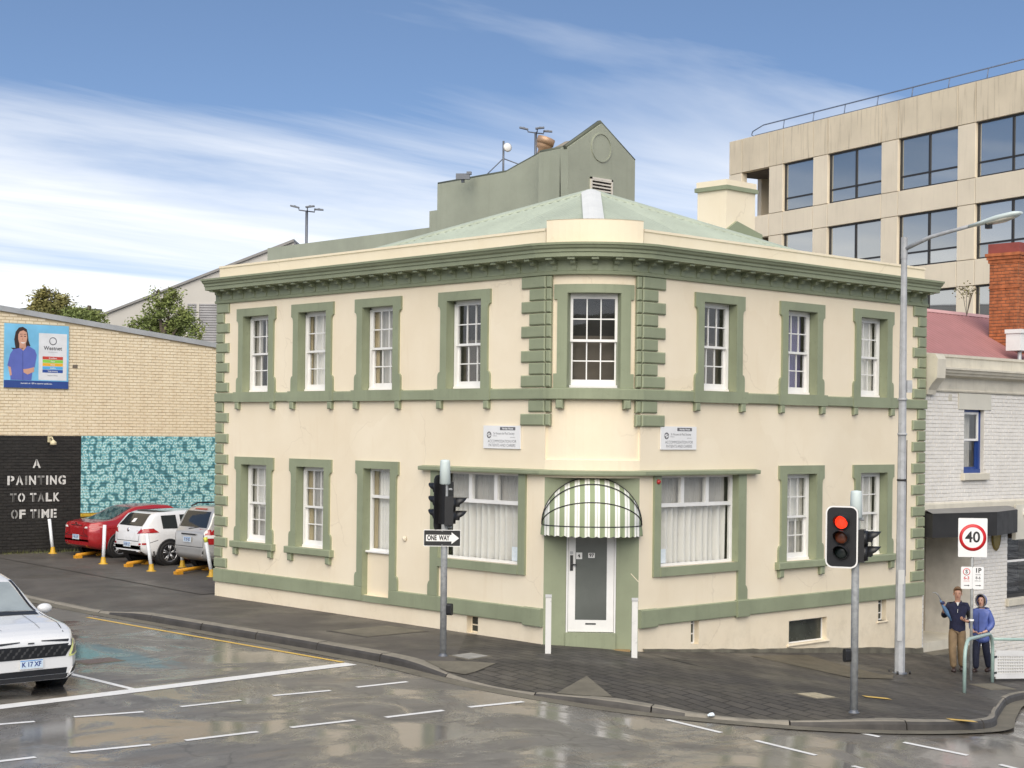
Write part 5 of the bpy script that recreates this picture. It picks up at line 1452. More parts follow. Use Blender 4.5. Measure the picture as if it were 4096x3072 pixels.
lv.box(q[0] - w_, q[0] - w_ + .06, -.05, 0, q[1] - h_, q[1] + h_); lv.box(q[0] + w_ - .06, q[0] + w_, -.05, 0, q[1] - h_, q[1] + h_); lv.box(q[0] - w_, q[0] + w_, -.05, 0, q[1] + h_ - .06, q[1] + h_)
lvo = lv.build('louvre', pm('louvre_frame', (.62, .58, .50), .5), gab)
for i in range(6): MB().box(q[0] - w_ + .06, q[0] + w_ - .06, -.045, -.01, q[1] - h_ + .08 + i * .1, q[1] - h_ + .12 + i * .1).build('slat', MATS['louvre_frame'], lvo)
MB().box(q[0] - w_ + .06, q[0] + w_ - .06, -.008, -.002, q[1] - h_, q[1] + h_ - .06).build('backing', M_DARK, lvo)
# lower deck parapet further left
yd0, zd0 = gA(945, 486, dxw + .25); yd1 = gA(588, 540, dxw + .25)[0]
MB().box(dxw + .25, dxw + .6, yd0, yd1 + .3, 1, zd0 - .05).build('deck_parapet', M_SAGE, gab)
MB().box(dxw + .05, dxw + .3, yd0 - .25, yd0 + .18, 1, zd0 + .45).build('deck_pier', M_SAGE, gab)
# rooftop fittings
def rooftop(px, py, d): return at(px * kk, py * kk, d)
M_MAST = pm('mast_grey', (.13, .14, .16), .45, .1, metal=.3)
p = rooftop(1087, 372, 52.5); top = rooftop(1087, 318, 52.5)
r = empty('dish_mast', p, 0, 'small white dish on a stayed mast standing on the green building', 'antenna')
h = top.z - p.z
MB().tube([(0, 0, -.8), (0, 0, h + .2)], .035, 6).build('mast', M_MAST, r)
for e in ((-RT * .75 + Vector((0, 0, -.3))), (RT * .95 + Vector((0, 0, .1)))): MB().tube([(0, 0, h * .55), tuple(e)], .018, 5).build('stay', M_MAST, r)
MB().lathe([(.0, .05), (.11, .04), (.15, .0), (.0, .02)], 16, (0, 0, 0), 'y').build('dish', M_WHITE, r, Matrix.Translation(RT * .13 - FW * .1 + Vector((0, 0, h - .02))) @ RZ(math.atan2(-FW.y + RT.y * .4, -FW.x + RT.x * .4) - math.pi / 2))
p = rooftop(1000, 389, 51.5); r = empty('security_camera', p, 0, 'dark box camera on the green building\'s lower parapet', 'camera')
mb = MB(); mb.box(-.22, .22, -.08, .08, .02, .2); mb.box(.12, .27, -.1, .1, .18, .26); mb.build('housing', M_MAST, r, RZ(math.radians(-47))); MB().box(-.04, .04, -.04, .04, -.08, .02).build('bracket', M_MAST, r)
p = rooftop(1172, 325, 50.5); r = empty('vent_cowl', p, 0, 'peach coloured drum cowl tilted on the green building\'s roof', 'vent')
mb = MB(); mb.lathe([(.14, -.4), (.14, .0), (.22, .06), (.25, .14), (.25, .20), (.28, .20), (.28, .40), (.24, .41), (.0, .36)], 18); mb.build('drum', pm('peach_metal', (.42, .27, .165), .4, .12, 3, metal=.2), r, Matrix.Rotation(math.radians(18), 4, FW))
def flood_pole(px, pyb, pyt, d, label):
    b, t_ = rooftop(px, pyb, d), rooftop(px, pyt, d); H = t_.z - b.z
    r = empty('floodlight_pole', b, math.radians(-43), label, 'floodlight', 'rooftop floodlight poles')
    MB().tube([(0, 0, -2.5), (0, 0, H)], .055, 8).build('pole', M_MAST, r)
    MB().tube([(-.30, 0, H + .10), (-.30, 0, H + .02), (0, 0, H - .02), (.30, 0, H - .05), (.30, 0, H + .03)], .024, 6).build('crossarm', M_MAST, r)
    MB().tube([(0, 0, H - .02), (.05, -.22, H - .01), (.05, -.22, H + .08)], .024, 6).build('crossarm', M_MAST, r)
    for (x, y, z, a) in ((-.46, 0, H + .14, .22), (.46, 0, H + .04, .05), (.15, -.22, H + .12, -.12)):
        mb = MB(); mb.box(-.17, .17, -.09, .09, -.02, .03); mb.box(-.04, .04, -.03, .03, .03, .055); mb.build('lamp_head', M_MAST, r, T(x, y, z) @ Matrix.Rotation(a, 4, 'Y'))
flood_pole(1157, 316, 286, 62, 'triple floodlight pole behind the peach cowl')
flood_pole(662, 512, 455, 62, 'triple floodlight pole standing alone against the clouds')

# ------------------------------------------------------------------ office block
M_PRE = pm('precast_panel', (0.80, 0.70, 0.535), .75, .07, .5, .15, 25, streak=.20, scol=(.42, .35, .25), dirt=.08)
M_PRET = pm('precast_stained', (0.72, 0.62, 0.455), .8, .10, .5, .15, 25, streak=.62, scol=(.27, .21, .13), dirt=.15)
M_OGL = NT('office_glass')
M_OGL.col((0.47, 0.475, 0.46)); _oi = M_OGL.n('ShaderNodeObjectInfo'); M_OGL.col(M_OGL.mix(_oi.outputs['Random'], (.40, .41, .40), (.56, .565, .55))); M_OGL.rough(0.03); M_OGL.b.inputs['Metallic'].default_value = 0.85
M_OGL.b.inputs['IOR'].default_value = 2.1
_b = M_OGL.n('ShaderNodeBump'); _b.inputs['Strength'].default_value = .04; _b.inputs['Distance'].default_value = .05; M_OGL.l(M_OGL.noise(.35, 2), _b.inputs['Height']); M_OGL.l(_b.outputs[0], M_OGL.b.inputs['Normal'])
M_OGL = M_OGL.m
M_ALU = pm('bronze_frame', (0.025, 0.023, 0.022), .4, .1)
OA = math.radians(29.3)
odir = -(FW * math.cos(OA) - RT * math.sin(OA))     # towards the camera: to the picture's right
oang = math.atan2(-odir.y, -odir.x)                 # local x to the picture's left
OP = at(3415, 900, 78.0); OP.z = 0
off_ = empty('office_block', OP, oang, 'beige precast concrete office block with dark ribbon windows and roof handrail', 'building')
MO = Matrix.Translation(OP) @ RZ(oang); MOI = MO.inverted()
def onO(px, py):
    r = ray(px, py); n = MO.to_3x3() @ Vector((0, 1, 0)); t = (OP - CAM).dot(n) / r.dot(n); return MOI @ (CAM + r * t)
c8 = lambda x, y: (2800 + x * .5859, 250 + y * .5859)
OX = lambda x, y: onO(*c8(x, y)).x
OZ = lambda x, y: onO(*c8(x, y)).z
ztop = OZ(1000, 345); zh1 = OZ(1352, 522); zl1 = OZ(1352, 878); zh2 = OZ(1345, 1048); zl2 = OZ(1345, 1393)
fl = zh1 - zh2
bays = [(OX(770, 800), OX(565, 800)), (OX(1237, 700), OX(872, 700)), (OX(1757, 650), OX(1352, 700))]
w4 = OX(1352, 700) - OX(1757, 650); g_ = OX(1882, 500)
bays.append((g_ - w4 * 1.08, g_)); step = bays[2][1] - bays[3][1]
bays.append((bays[3][0] - step, bays[3][1] - step)); bays.append((bays[4][0] - step, bays[4][1] - step))
log = (OX(470, 800), OX(285, 800)); xL = OX(200, 600)
cols = sorted({v for b in bays for v in b} | {log[0], log[1], xL, bays[-1][0] - 1.2})
rows = []
for i in range(4): rows.append((zl1 - fl * i, zh1 - fl * i))
zs_ = [ztop]
for a, b in rows: zs_ += [b, a]
zs_.append(rows[-1][0] - 2)
gp = .014
for j in range(len(zs_) - 1):
    z1q, z0q = zs_[j], zs_[j + 1]; winrow = j % 2 == 1
    for i in range(len(cols) - 1):
        x0, x1 = cols[i], cols[i + 1]; xm = (x0 + x1) / 2
        if winrow and (any(b[0] < xm < b[1] for b in bays) or (log[0] < xm < log[1])): continue
        if z1q < -1: continue
        MB().bevbox(x0 + gp, x1 - gp, -.35, 0, z0q + gp, z1q - gp, .01).build('panel', M_PRET if j == 0 else M_PRE, off_)
# backing that shows in the joints, soffit, roof slab and return wall
mb = MB(); 
for j in range(0, len(zs_) - 1):
    winrow = j % 2 == 1
    if not winrow: mb.box(cols[0], cols[-1], -.4, -.03, zs_[j + 1] + .02, zs_[j] - .02)
mb.build('structure_frame', pm('joint_shadow', (.16, .14, .11), .9), off_)
MB().box(cols[0], cols[-1] - .02, -14, -.4, ztop - .5, ztop - .05).build('roof_slab', M_PRE, off_)
MB().box(cols[-1] - .35, cols[-1] - .02, -14, -1.9, -2, ztop - .52).build('return_wall', M_PRE, off_)
MB().box(log[0] - .4, log[0] - .02, -14, -.36, -2, ztop - .52).build('core_wall', pm('bronze_wall', (.07, .06, .05), .8, .3, 12), off_)
MB().box(log[0] - .02, cols[-1] - .05, -13.9, -.4, rows[0][0] - .35, rows[0][0] - .02).build('floor_slab', M_PRE, off_)
MB().box(log[0] - .02, cols[-1] - .05, -5, -.36, zh1 - .05, zh1 + .02).build('soffit', M_BROWN, off_)
for (b0, b1) in bays:
    for (z0q, z1q) in rows:
        if z1q < 3: continue
        mb = MB(); t_ = .07; y0q, y1q = -.26, -.14
        single = (b1 - b0) < .7 * w4
        mb.box(b0, b0 + t_, y0q, y1q, z0q, z1q); mb.box(b1 - t_, b1, y0q, y1q, z0q, z1q); mb.box(b0 + t_, b1 - t_, y0q, y1q, z0q, z0q + t_); mb.box(b0 + t_, b1 - t_, y0q, y1q, z1q - t_, z1q)
        xm = (b0 + b1) / 2; zt2 = z0q + (z1q - z0q) * .27
        mb.box(b0 + t_, b1 - t_, y0q, y1q - .01, zt2 - .04, zt2 + .04)
        if not single: mb.box(xm - .05, xm + .05, y0q, y1q - .005, z0q + t_, z1q - t_)
        wnd = mb.build('window', M_ALU, off_)
        xs_ = [(b0 + t_, b1 - t_)] if single else [(b0 + t_, xm - .05), (xm + .05, b1 - t_)]
        for (xa_, xb_) in xs_:
            for (za, zb) in ((z0q + t_, zt2 - .04), (zt2 + .04, z1q - t_)):
                xc, zc_ = (xa_ + xb_) / 2, (za + zb) / 2
                MB().box(xa_ - xc, xb_ - xc, -.01, .01, za - zc_, zb - zc_).build('pane', M_OGL, wnd, T(xc, -.2, zc_) @ Matrix.Rotation(random.uniform(-.004, .004), 4, 'X') @ RZ(random.uniform(-.004, .004)))
M_RAIL = pm('blue_grey_rail', (.16, .20, .28), .4, .1, metal=.3)
ra = OX(290, 490); rb = cols[0]
rl = MB().tube([(ra - .3, -.6, ztop + .12), (ra, -.6, ztop + .25), (ra - .1, -.6, ztop + .42), (ra - 1, -.6, ztop + .62), (rb, -.6, ztop + .62)], .035, 6).build('handrail', M_RAIL, off_)
MB().tube([(ra - .3, -.6, ztop + .18), (rb, -.6, ztop + .18)], .022, 6).build('handrail', M_RAIL, off_)
x = ra - 1.0 - 1.6
while x > rb:
    MB().tube([(x, -.6, ztop - .05), (x - .12, -.6, ztop + .62)], .025, 6).build('rail_post', M_RAIL, off_); x -= 2.35
# little climbing plant on the pub roof line
# ------------------------------------------------------------------ grey shed and little green parapet behind the trees
def face_frame0(d): return RZ(math.atan2(d.y, d.x) - math.pi / 2)
M_SHED = pm('shed_grey', (0.50, 0.475, 0.43), .7, .06, .8, .1, 30)
sh = at(300 * kk, 700 * kk, 72.0)
SHM = Matrix.Translation((sh.x, sh.y, 0)) @ face_frame0(-FW); SHI = SHM.inverted()
shed = empty('grey_warehouse', (sh.x, sh.y, 0), SHM.to_euler().z, 'pale grey warehouse gable with louvred panels behind the trees', 'building')
def onS(px, py):
    q = SHI @ at(px * kk, py * kk, 72.0); return (q.x, q.z)
a, b = onS(220, 682), onS(415, 606); sl = (b[1] - a[1]) / (b[0] - a[0])
xe = b[0] - 4.5
mb = MB(); mb.prism([(a[0] + .3, 0), (a[0], a[1]), (xe, a[1] + sl * (xe - a[0])), (xe, 0)], lambda u, v: (u, 0, v), lambda u, v: (u, -20, v)); mb.build('wall', M_SHED, shed)
mb = MB(); mb.prism([(a[0] + .1, a[1] - .05), (a[0] + .1, a[1] + .05), (xe, a[1] + sl * (xe - a[0]) + .07), (xe, a[1] + sl * (xe - a[0]) - .05)], lambda u, v: (u, .12, v), lambda u, v: (u, -20, v)); mb.build('barge', pm('barge_grey', (.22, .21, .20), .5), shed)
l0, l1 = onS(406, 656), onS(470, 745); 
lvp = MB().box(l1[0], l0[0], 0, .04, l1[1], l0[1]).build('louvre_panel', pm('louvre_grey', (.36, .35, .35), .5), shed)
z = l1[1]
while z < l0[1] - .05: MB().box(l1[0], l0[0], .04, .09, z, z + .05).build('slat', MATS['louvre_grey'], lvp); z += .11
q = onS(428, 700); MB().box(q[0] - .06, q[0] + .06, .04, .11, l1[1], l0[1]).build('post', M_SHED, lvp)
gp_ = at(190 * kk, 690 * kk, 66); gpar = empty('green_parapet_building', (gp_.x, gp_.y, 0), math.pi, 'small sage green parapet showing between the two trees', 'building')
q0, q1 = onB(160 * kk, 672 * kk, gp_.y), onB(217 * kk, 668 * kk, gp_.y)
MB().box(gp_.x - q1.x, gp_.x - q0.x + 1.2, -6, 0, 0, q1.z - .1).build('wall', M_SAGE, gpar); MB().box(gp_.x - q1.x - .05, gp_.x - q0.x + 1.2, -6, .06, q1.z - .1, q1.z).build('coping', M_SAGED, gpar)

# ------------------------------------------------------------------ trees
def m_leaf(name, c):
    t = NT(name); oi = t.n('ShaderNodeNewGeometry')
    r = oi.outputs['Random Per Island']
    base = t.mix(r, sc(c, .55), sc(c, 1.5)); base = t.mix(t.math('MULTIPLY', t.ramp(t.noise(1.1, 3), .4, .7), .35), base, (c[0] * 1.6, c[1] * 1.25, c[2] * .8))
    t.col(base); t.rough(.55); t.b.inputs['Specular IOR Level'].default_value = .3
    t.b.inputs['Transmission Weight'].default_value = 0.0
    return t.m
M_BARK = pm('bark', (.10, .08, .06), .9, .3, 8, .5, 20)
def tree(name, base, blobs, n, leaf, mat, label, seed, group='trees behind the brick shop'):
    """blobs: (offset x,y,z, radius xy, radius z) of leaf clouds; limbs run out to them"""
    rr = random.Random(seed)
    r = empty(name, base, 0, label, 'tree', group)
    zc_ = min(b[2] - b[4] for b in blobs)
    mb = MB(); mb.tube([(0, 0, -.3), (.05, .03, zc_ * .5), (0, .08, zc_), (.05, 0, zc_ + .6)], [.2, .16, .12, .06], 8)
    for b in blobs:
        mid_ = Vector((b[0] * .5, b[1] * .5, (zc_ + b[2]) / 2 - .1))
        mb.tube([(0, .06, zc_ * .9), tuple(mid_), (b[0], b[1], b[2])], [.08, .05, .015], 6)
    twigs = []
    for b in blobs:
        for _ in range(10):
            d = Vector((rr.gauss(0, 1), rr.gauss(0, 1), rr.gauss(0, .8))).normalized()
            e = Vector((b[0] + d.x * b[3] * .95, b[1] + d.y * b[3] * .95, b[2] + d.z * b[4] * .95)); twigs.append(e)
            mb.tube([(b[0], b[1], b[2]), tuple((Vector(b[:3]) + e) / 2 + Vector((0, 0, .08))), tuple(e)], [.022, .014, .006], 4)
    mb.build('trunk', M_BARK, r, fix=False)
    mb = MB(); vol = [b[3] ** 2 * b[4] for b in blobs]; tot = sum(vol)
    for b, v in zip(blobs, vol):
        m_ = int(n * v / tot); cl = []
        for _ in range(max(8, int(m_ / 28))):
            d = Vector((rr.gauss(0, 1), rr.gauss(0, 1), rr.gauss(0, 1))).normalized() * (rr.random() ** .45)
            k3 = rr.uniform(.85, 1.2); cl.append((b[0] + d.x * b[3] * k3, b[1] + d.y * b[3] * k3, b[2] + d.z * b[4] * k3, rr.uniform(.06, .20)))
        for i in range(m_):
            c = rr.choice(cl); s = c[3]
            gz_ = lambda: max(-1.7, min(1.7, rr.gauss(0, 1))); p = Vector((c[0] + gz_() * s, c[1] + gz_() * s, c[2] + gz_() * s * .8))
            a = Vector((rr.gauss(0, 1), rr.gauss(0, 1), rr.gauss(0, .6))).normalized(); bb_ = a.cross(Vector((rr.gauss(0, 1), rr.gauss(0, 1), rr.gauss(0, 1)))).normalized()
            l, w = leaf * rr.uniform(.7, 1.3), leaf * .45 * rr.uniform(.7, 1.2)
            mb.add([p - a * l * .5, p + bb_ * w * .5, p + a * l * .5, p - bb_ * w * .5], [(0, 1, 2, 3)])
    mb.build('crown', mat, r, fix=False)
    return r
M_LF1, M_LF2 = m_leaf('leaf_olive', (.20, .195, .075)), m_leaf('leaf_green', (.165, .205, .065))
tb = at(355 * kk, 690 * kk, 55.0); gz = G(tb.x, tb.y)
u_ = 55.0 / F * kk
def tpx(px, py, ref): return ((px - ref) * u_)
def tblob(px, py, rx, rz, ref, d=0.0):
    o = RT * ((px - ref) * u_) + FW * d
    q = at(px * kk, py * kk, 55.0); return (o.x, o.y, q.z - gz, rx * u_, rz * u_)
tree('leafy_tree', (tb.x, tb.y, gz), [tblob(345, 668, 26, 26, 355), tblob(365, 645, 22, 20, 355, .3), tblob(395, 690, 26, 26, 355), tblob(315, 700, 26, 20, 355), tblob(420, 720, 18, 18, 355), tblob(360, 705, 42, 24, 355, .4), tblob(338, 632, 10, 8, 355), tblob(290, 712, 14, 16, 355)], 6200, .13, M_LF2, 'dense green tree beside the grey warehouse louvres', 4)
tb2 = at(105 * kk, 690 * kk, 55.0); gz = G(tb2.x, tb2.y)
tree('leafy_tree', (tb2.x, tb2.y, gz), [tblob(92, 645, 20, 18, 105), tblob(125, 652, 20, 16, 105, .3), tblob(110, 672, 26, 14, 105), tblob(75, 668, 13, 10, 105), tblob(103, 634, 12, 8, 105)], 2300, .15, M_LF1, 'sparse brown tipped tree above the brick shop poster', 8)
tb3 = at(190 * kk, 690 * kk, 55.0)
tree('leafy_shrub', (tb3.x, tb3.y, gz), [tblob(150, 684, 20, 12, 190), tblob(180, 682, 22, 11, 190), tblob(205, 686, 14, 12, 190)], 3200, .12, M_LF2, 'low green shrub between the two trees behind the brick shop', 12)
# weeds along the foot of the mural wall
mb = MB(); rr = random.Random(2)
for i in range(500):
    x = -rr.uniform(-.2, 4.2); yv = .05 + abs(rr.gauss(0, .12)); w = MW @ Vector((x, yv, 0)); zb = G(w.x, w.y) + .01
    a = rr.uniform(0, 6.28); h = rr.uniform(.03, .14); l = rr.uniform(-.04, .04)
    mb.add([(w.x, w.y, zb), (w.x + .012 * math.cos(a), w.y + .012 * math.sin(a), zb), (w.x + l, w.y + l * .6, zb + h)], [(0, 1, 2)])
wd_ = mb.build('weeds', m_leaf('weed_green', (.13, .14, .05)), fix=False); tag(wd_, 'straggly weeds along the foot of the black mural wall', 'weeds', kind='stuff')
# sprig growing from the pub's gutter
p = at(3868, 1165, 39.5); rr = random.Random(6)
r = empty('gutter_plant', p, 0, 'wispy plant sprouting between the red roof and the brick chimney', 'plant')
mb = MB()
for i in range(7): mb.tube([(0, 0, -.6), tuple(RT * rr.uniform(-.2, .2) + Vector((0, 0, -.1))), tuple(RT * rr.uniform(-.3, .3) + Vector((0, 0, rr.uniform(0, .15))))], .006, 4)
mb.build('stem', M_BARK, r, fix=False)
mb = MB()
for i in range(90):
    c_ = RT * rr.gauss(0, .17) + Vector((0, 0, rr.gauss(.0, .09))); a = Vector((rr.gauss(0, 1), rr.gauss(0, 1), rr.gauss(0, 1))).normalized() * .03; b_ = a.cross(Vector((rr.random(), rr.random(), 1))).normalized() * .02
    mb.add([c_ - a, c_ + b_, c_ + a, c_ - b_], [(0, 1, 2, 3)])
mb.build('leaf_spray', M_LF1, r, fix=False)['kind'] = 'stuff'

# wooded hills across the harbour, behind the camera; they show only in the window glass
M_HILL = pm('wooded_hill', (.05, .065, .035), .9, .4, .02, .3, .1)
mb = MB(); vs_ = []; rr = random.Random(9); NH = 60
ph = [rr.uniform(0, 6.28) for _ in range(4)]
for i in range(NH + 1):
    a = math.radians(135 + 180 * i / NH); h = 34 + 13 * math.sin(3 * a + ph[0]) + 7 * math.sin(7 * a + ph[1]) + rr.uniform(-2, 2)
    for (r_, z) in ((330, -4), (380, h * .45), (430, h), (520, -4)): vs_.append((r_ * math.cos(a), r_ * math.sin(a), z))
mb.add(vs_, [(4 * i + k, 4 * i + 4 + k, 4 * i + 5 + k, 4 * i + 1 + k) for i in range(NH) for k in range(3)], True)
tag(mb.build('hills', M_HILL, fix=False), kind='structure')

# ------------------------------------------------------------------ street furniture
M_GALV = pm('galvanised', (0.30, 0.31, 0.31), .6, .22, 14, .15, 40, metal=.1, dirt=.35)
M_LAMPP = pm('weathered_pole', (0.38, 0.39, 0.40), .65, .15, 6, .1, 40, metal=.0, dirt=.45, streak=.3, scol=(.2, .19, .18))
M_CAPC = pm('pale_cap', (0.55, 0.62, 0.60), .45, .05)
M_SIGB = pm('signal_black', (0.012, 0.012, 0.013), .4, .2, 6, dirt=.1)
M_LENS = {'red': emis('red_lens', (1.0, .045, .015), 1.1), 'amber': pm('amber_lens', (.16, .045, .02), .25, .2), 'green': pm('green_lens', (.012, .02, .018), .25, .2)}
def face_frame(d):
    """rotation whose y axis looks along d (horizontal); x is then to the viewer's left... of someone facing it"""
    d = Vector((d.x, d.y, 0)).normalized(); return RZ(math.atan2(d.y, d.x) - math.pi / 2)
def rrect(w, h, r, n=6):
    pts = []
    for (cx, cz, a0) in ((w / 2 - r, h / 2 - r, 0), (-w / 2 + r, h / 2 - r, 90), (-w / 2 + r, -h / 2 + r, 180), (w / 2 - r, -h / 2 + r, 270)):
        for i in range(n + 1):
            a = math.radians(a0 + 90 * i / n); pts.append((cx + r * math.cos(a), cz + r * math.sin(a)))
    return pts
def lantern(root, M, colours, board=(.50, .96), name='lantern', border=True, vis=.22):
    """signal head in a frame whose y axis is the way it faces; colours top to bottom, first lit"""
    n = len(colours); sp_ = .226
    mb = MB(); mb.box(-.13, .13, -.16, -.01, -sp_ * n / 2 - .02, sp_ * n / 2 + .02)
    for i in range(n): mb.lathe([(.12, -.02), (.115, .035), (.10, .035)], 18, (0, 0, (n - 1) / 2 * sp_ - i * sp_), 'y')
    lan = mb.build(name, M_SIGB, root, M)
    if board:
        mb = MB(); mb.prism(rrect(board[0], board[1], .11), lambda u, v: (u, -.03, v), lambda u, v: (u, -.015, v)); mb.build('target_board', M_SIGB, lan)
        if border:
            o, i_ = rrect(board[0] + .0, board[1] + .0, .11), rrect(board[0] - .045, board[1] - .045, .09)
            mb = MB(); N = len(o); mb.add([(u, -.012, v) for u, v in o] + [(u, -.012, v) for u, v in i_], [(k, (k + 1) % N, N + (k + 1) % N, N + k) for k in range(N)]); mb.build('board_border', M_WHITE, lan)
    for i, c in enumerate(colours):
        z = (n - 1) / 2 * sp_ - i * sp_
        mb = MB(); mb.lathe([(0, .045), (.05, .042), (.085, .032), (.10, .018), (.10, .0)], 20, (0, 0, z), 'y'); mb.build('lens', M_LENS[c], lan)
        mb = MB(); vs_ = []; NN = 18
        for k in range(NN + 1):
            a = math.radians(-25 + 230 * k / NN); L_ = .03 + vis * (.35 + .65 * max(0, math.sin(a)) ** .6)
            for (rr_, yy) in ((.112, .02), (.112, L_), (.106, L_), (.106, .02)): vs_.append((rr_ * math.cos(a), yy, z + rr_ * math.sin(a)))
        mb.add(vs_, [(4 * k + j, 4 * k + 4 + j, 4 * k + 4 + (j + 1) % 4, 4 * k + (j + 1) % 4) for k in range(NN) for j in range(4)], True); mb.build('visor', M_SIGB, lan)
    return lan
def signal_pole(px, py, label, H):
    p = onG(px, py, FPZ); r = empty('traffic_signal', p, 0, label, 'traffic light', 'traffic signals at the corner')
    MB().tube([(0, 0, -.1), (0, 0, H)], .057, 14).build('pole', M_GALV, r)
    MB().lathe([(.085, 0), (.085, .008), (.062, .02), (.062, .05)], 14).build('base_flange', M_MAST, r)
    MB().lathe([(.07, H - .42), (.095, H - .40), (.085, H - .03), (.075, H + .0), (0, H + .01)], 16).build('terminal_cap', M_CAPC, r)
    return r, p
s1, p1 = signal_pole(3415, 2851, 'traffic signal showing red on a galvanised pole at the kerb', 3.36)
mpp = .378 / 100
d1 = -(FW * .93 + RT * .36)
lantern(s1, T(*(RT * -.225 + FW * -.05)) @ T(0, 0, (2851 - 2147) * mpp) @ face_frame(d1), ['red', 'amber', 'green'], (.49, .94))
lantern(s1, T(*(RT * .15)) @ T(0, 0, (2851 - 2182) * mpp) @ face_frame(RT * .95 - FW * .3), ['green', 'green'], None, 'pedestrian_lantern', vis=.20)
mb = MB(); mb.tube([tuple(RT * -.2 + Vector((0, 0, 2.93))), tuple(RT * .12 + Vector((0, 0, 2.93)))], .02, 6); mb.tube([tuple(RT * -.2 + Vector((0, 0, 2.35))), tuple(RT * .12 + Vector((0, 0, 2.35)))], .02, 6); mb.build('bracket', M_GALV, s1)
M_PB = M_SIGB
mb = MB(); mb.prism(rrect(.10, .20, .04), lambda u, v: (u, -.03, v), lambda u, v: (u, .06, v)); mb.build('push_button', M_PB, s1, T(*(RT * -.10)) @ T(0, 0, .87) @ face_frame(-RT - FW * .3))
s2, p2 = signal_pole(1772, 2624, 'traffic signal turned away, with the one way plate, beside the left shop window', 3.35)
mp2 = .426 / 100
lantern(s2, T(*(-RT * .06 + FW * .12)) @ T(0, 0, (2624 - 2010) * mp2) @ face_frame(FW * .55 - RT * .84), ['green', 'amber', 'green'], (.50, .96), border=False)
lantern(s2, T(*(RT * .15)) @ T(0, 0, (2624 - 2040) * mp2) @ face_frame(RT * .97 + FW * .1), ['green', 'green'], None, 'pedestrian_lantern', vis=.20)
mb = MB(); mb.tube([tuple(-RT * .05 + FW * .1 + Vector((0, 0, 2.2))), tuple(RT * .12 + Vector((0, 0, 2.2)))], .02, 6); mb.tube([tuple(-RT * .05 + FW * .1 + Vector((0, 0, 2.85))), tuple(RT * .12 + Vector((0, 0, 2.85)))], .02, 6); mb.build('bracket', M_GALV, s2)
mb = MB(); mb.prism(rrect(.10, .20, .04), lambda u, v: (u, -.03, v), lambda u, v: (u, .06, v)); mb.build('push_button', M_PB, s2, T(*(RT * .09)) @ T(0, 0, .80) @ face_frame(RT - FW * .4))
# one-way plate
MS = T(*(RT * -.035 - FW * .065)) @ T(0, 0, (2624 - 2150) * mp2) @ face_frame(-FW)
ow = MB(); ow.prism(rrect(.63, .285, .02), lambda u, v: (u, -.004, v), lambda u, v: (u, .0, v)); owo = ow.build('one_way_plate', M_WHITE, s2, MS)
mb = MB(); mb.prism(rrect(.615, .262, .015), lambda u, v: (u, .0005, v), lambda u, v: (u, .0015, v)); mb.build('plate_face', M_SIGB, owo)
mb = MB(); mb.prism([(.275, -.055), (-.16, -.055), (-.16, -.10), (-.29, .0), (-.16, .10), (-.16, .055), (.275, .055)], lambda u, v: (u, .002, v), lambda u, v: (u, .003, v)); mb.build('arrow', M_WHITE, owo)
put_text('ONE  WAY', .115, M_SIGB, owo, T(.065, .004, 0) @ TXT, bold=.005, xs=.66)
for z in (.118, -.118): MB().lathe([(0, .004), (.008, .003), (.01, .0)], 8, (0, .001, z), 'y').build('bolt', M_GALV, owo)

# street lamp
p = onG(1943 * k_, 1455 * k_, FPZ); r = empty('street_lamp', p, 0, 'tall weathered street lamp pole with outreach arm before the right facade', 'street lamp')
d = (p - CAM).dot(FW); H = (1455 - 515) * k_ / F * d
MB().tube([(0, 0, -.1), (0, 0, .1), (0, 0, H * .5), (0, 0, H)], [.108, .104, .082, .056], 8, smooth=False).build('pole', M_LAMPP, r)
MB().lathe([(.15, 0), (.15, .02), (.125, .035)], 12).build('base_plate', M_MAST, r)
for a in range(4):
    q = Vector((math.cos(a * 1.57 + .4), math.sin(a * 1.57 + .4), 0)) * .2; MB().tube([tuple(q), tuple(q + Vector((0, 0, .07)))], .02, 6).build('anchor_bolt', M_BLK, r)
adir = Vector((0, -1, 0)); ak = d / F
def arm_pt(px, py):   # on the vertical plane of the arm
    rr_ = ray(px, py); t = (p.x - CAM.x) / rr_.x; return CAM + rr_ * t - p
A0, A1, A2, A3 = arm_pt(1955 * k_, 538 * k_), arm_pt(2010 * k_, 512 * k_), arm_pt(2060 * k_, 498 * k_), arm_pt(2105 * k_, 486 * k_)
MB().tube([tuple(A0), tuple(A1), tuple(A2), tuple(A3)], [.042, .038, .035, .032], 8).build('arm', M_LAMPP, r)
mb = MB(); mb.tube([(0, 0, H - .40), (0, 0, H + .02)], .066, 8, smooth=False); mb.build('pole_top', M_LAMPP, r)
hd = (A3 - A2).normalized(); mb = MB()
mb.tube([tuple(A3 - hd * .1), tuple(A3 + hd * .15), tuple(A3 + hd * .5), tuple(A3 + hd * .85), tuple(A3 + hd * .98)], [.06, .10, .16, .14, .05], 10, flat=.42); mb.build('lamp_head', M_CAPC, r)
mb = MB(); mb.tube([tuple(A3 + hd * .3 + Vector((0, 0, -.045))), tuple(A3 + hd * .6 + Vector((0, 0, -.055))), tuple(A3 + hd * .85 + Vector((0, 0, -.04)))], [.10, .13, .08], 10, flat=.3); mb.build('lamp_glass', pm('lamp_glass', (.55, .52, .44), .25, .1), r)
MB().box(-.05, .05, -.05, .05, -.1, 0).build('photo_cell', M_BLK, r, T(*(A3 + hd * .3 + Vector((0, 0, -.04)))))
for z in (H * .445, H * .55, H * .63): MB().lathe([(.085, z - .02), (.096, z - .02), (.096, z + .02), (.085, z + .02)], 10).build('band', M_BLK if z < 4 else M_LAMPP, r)
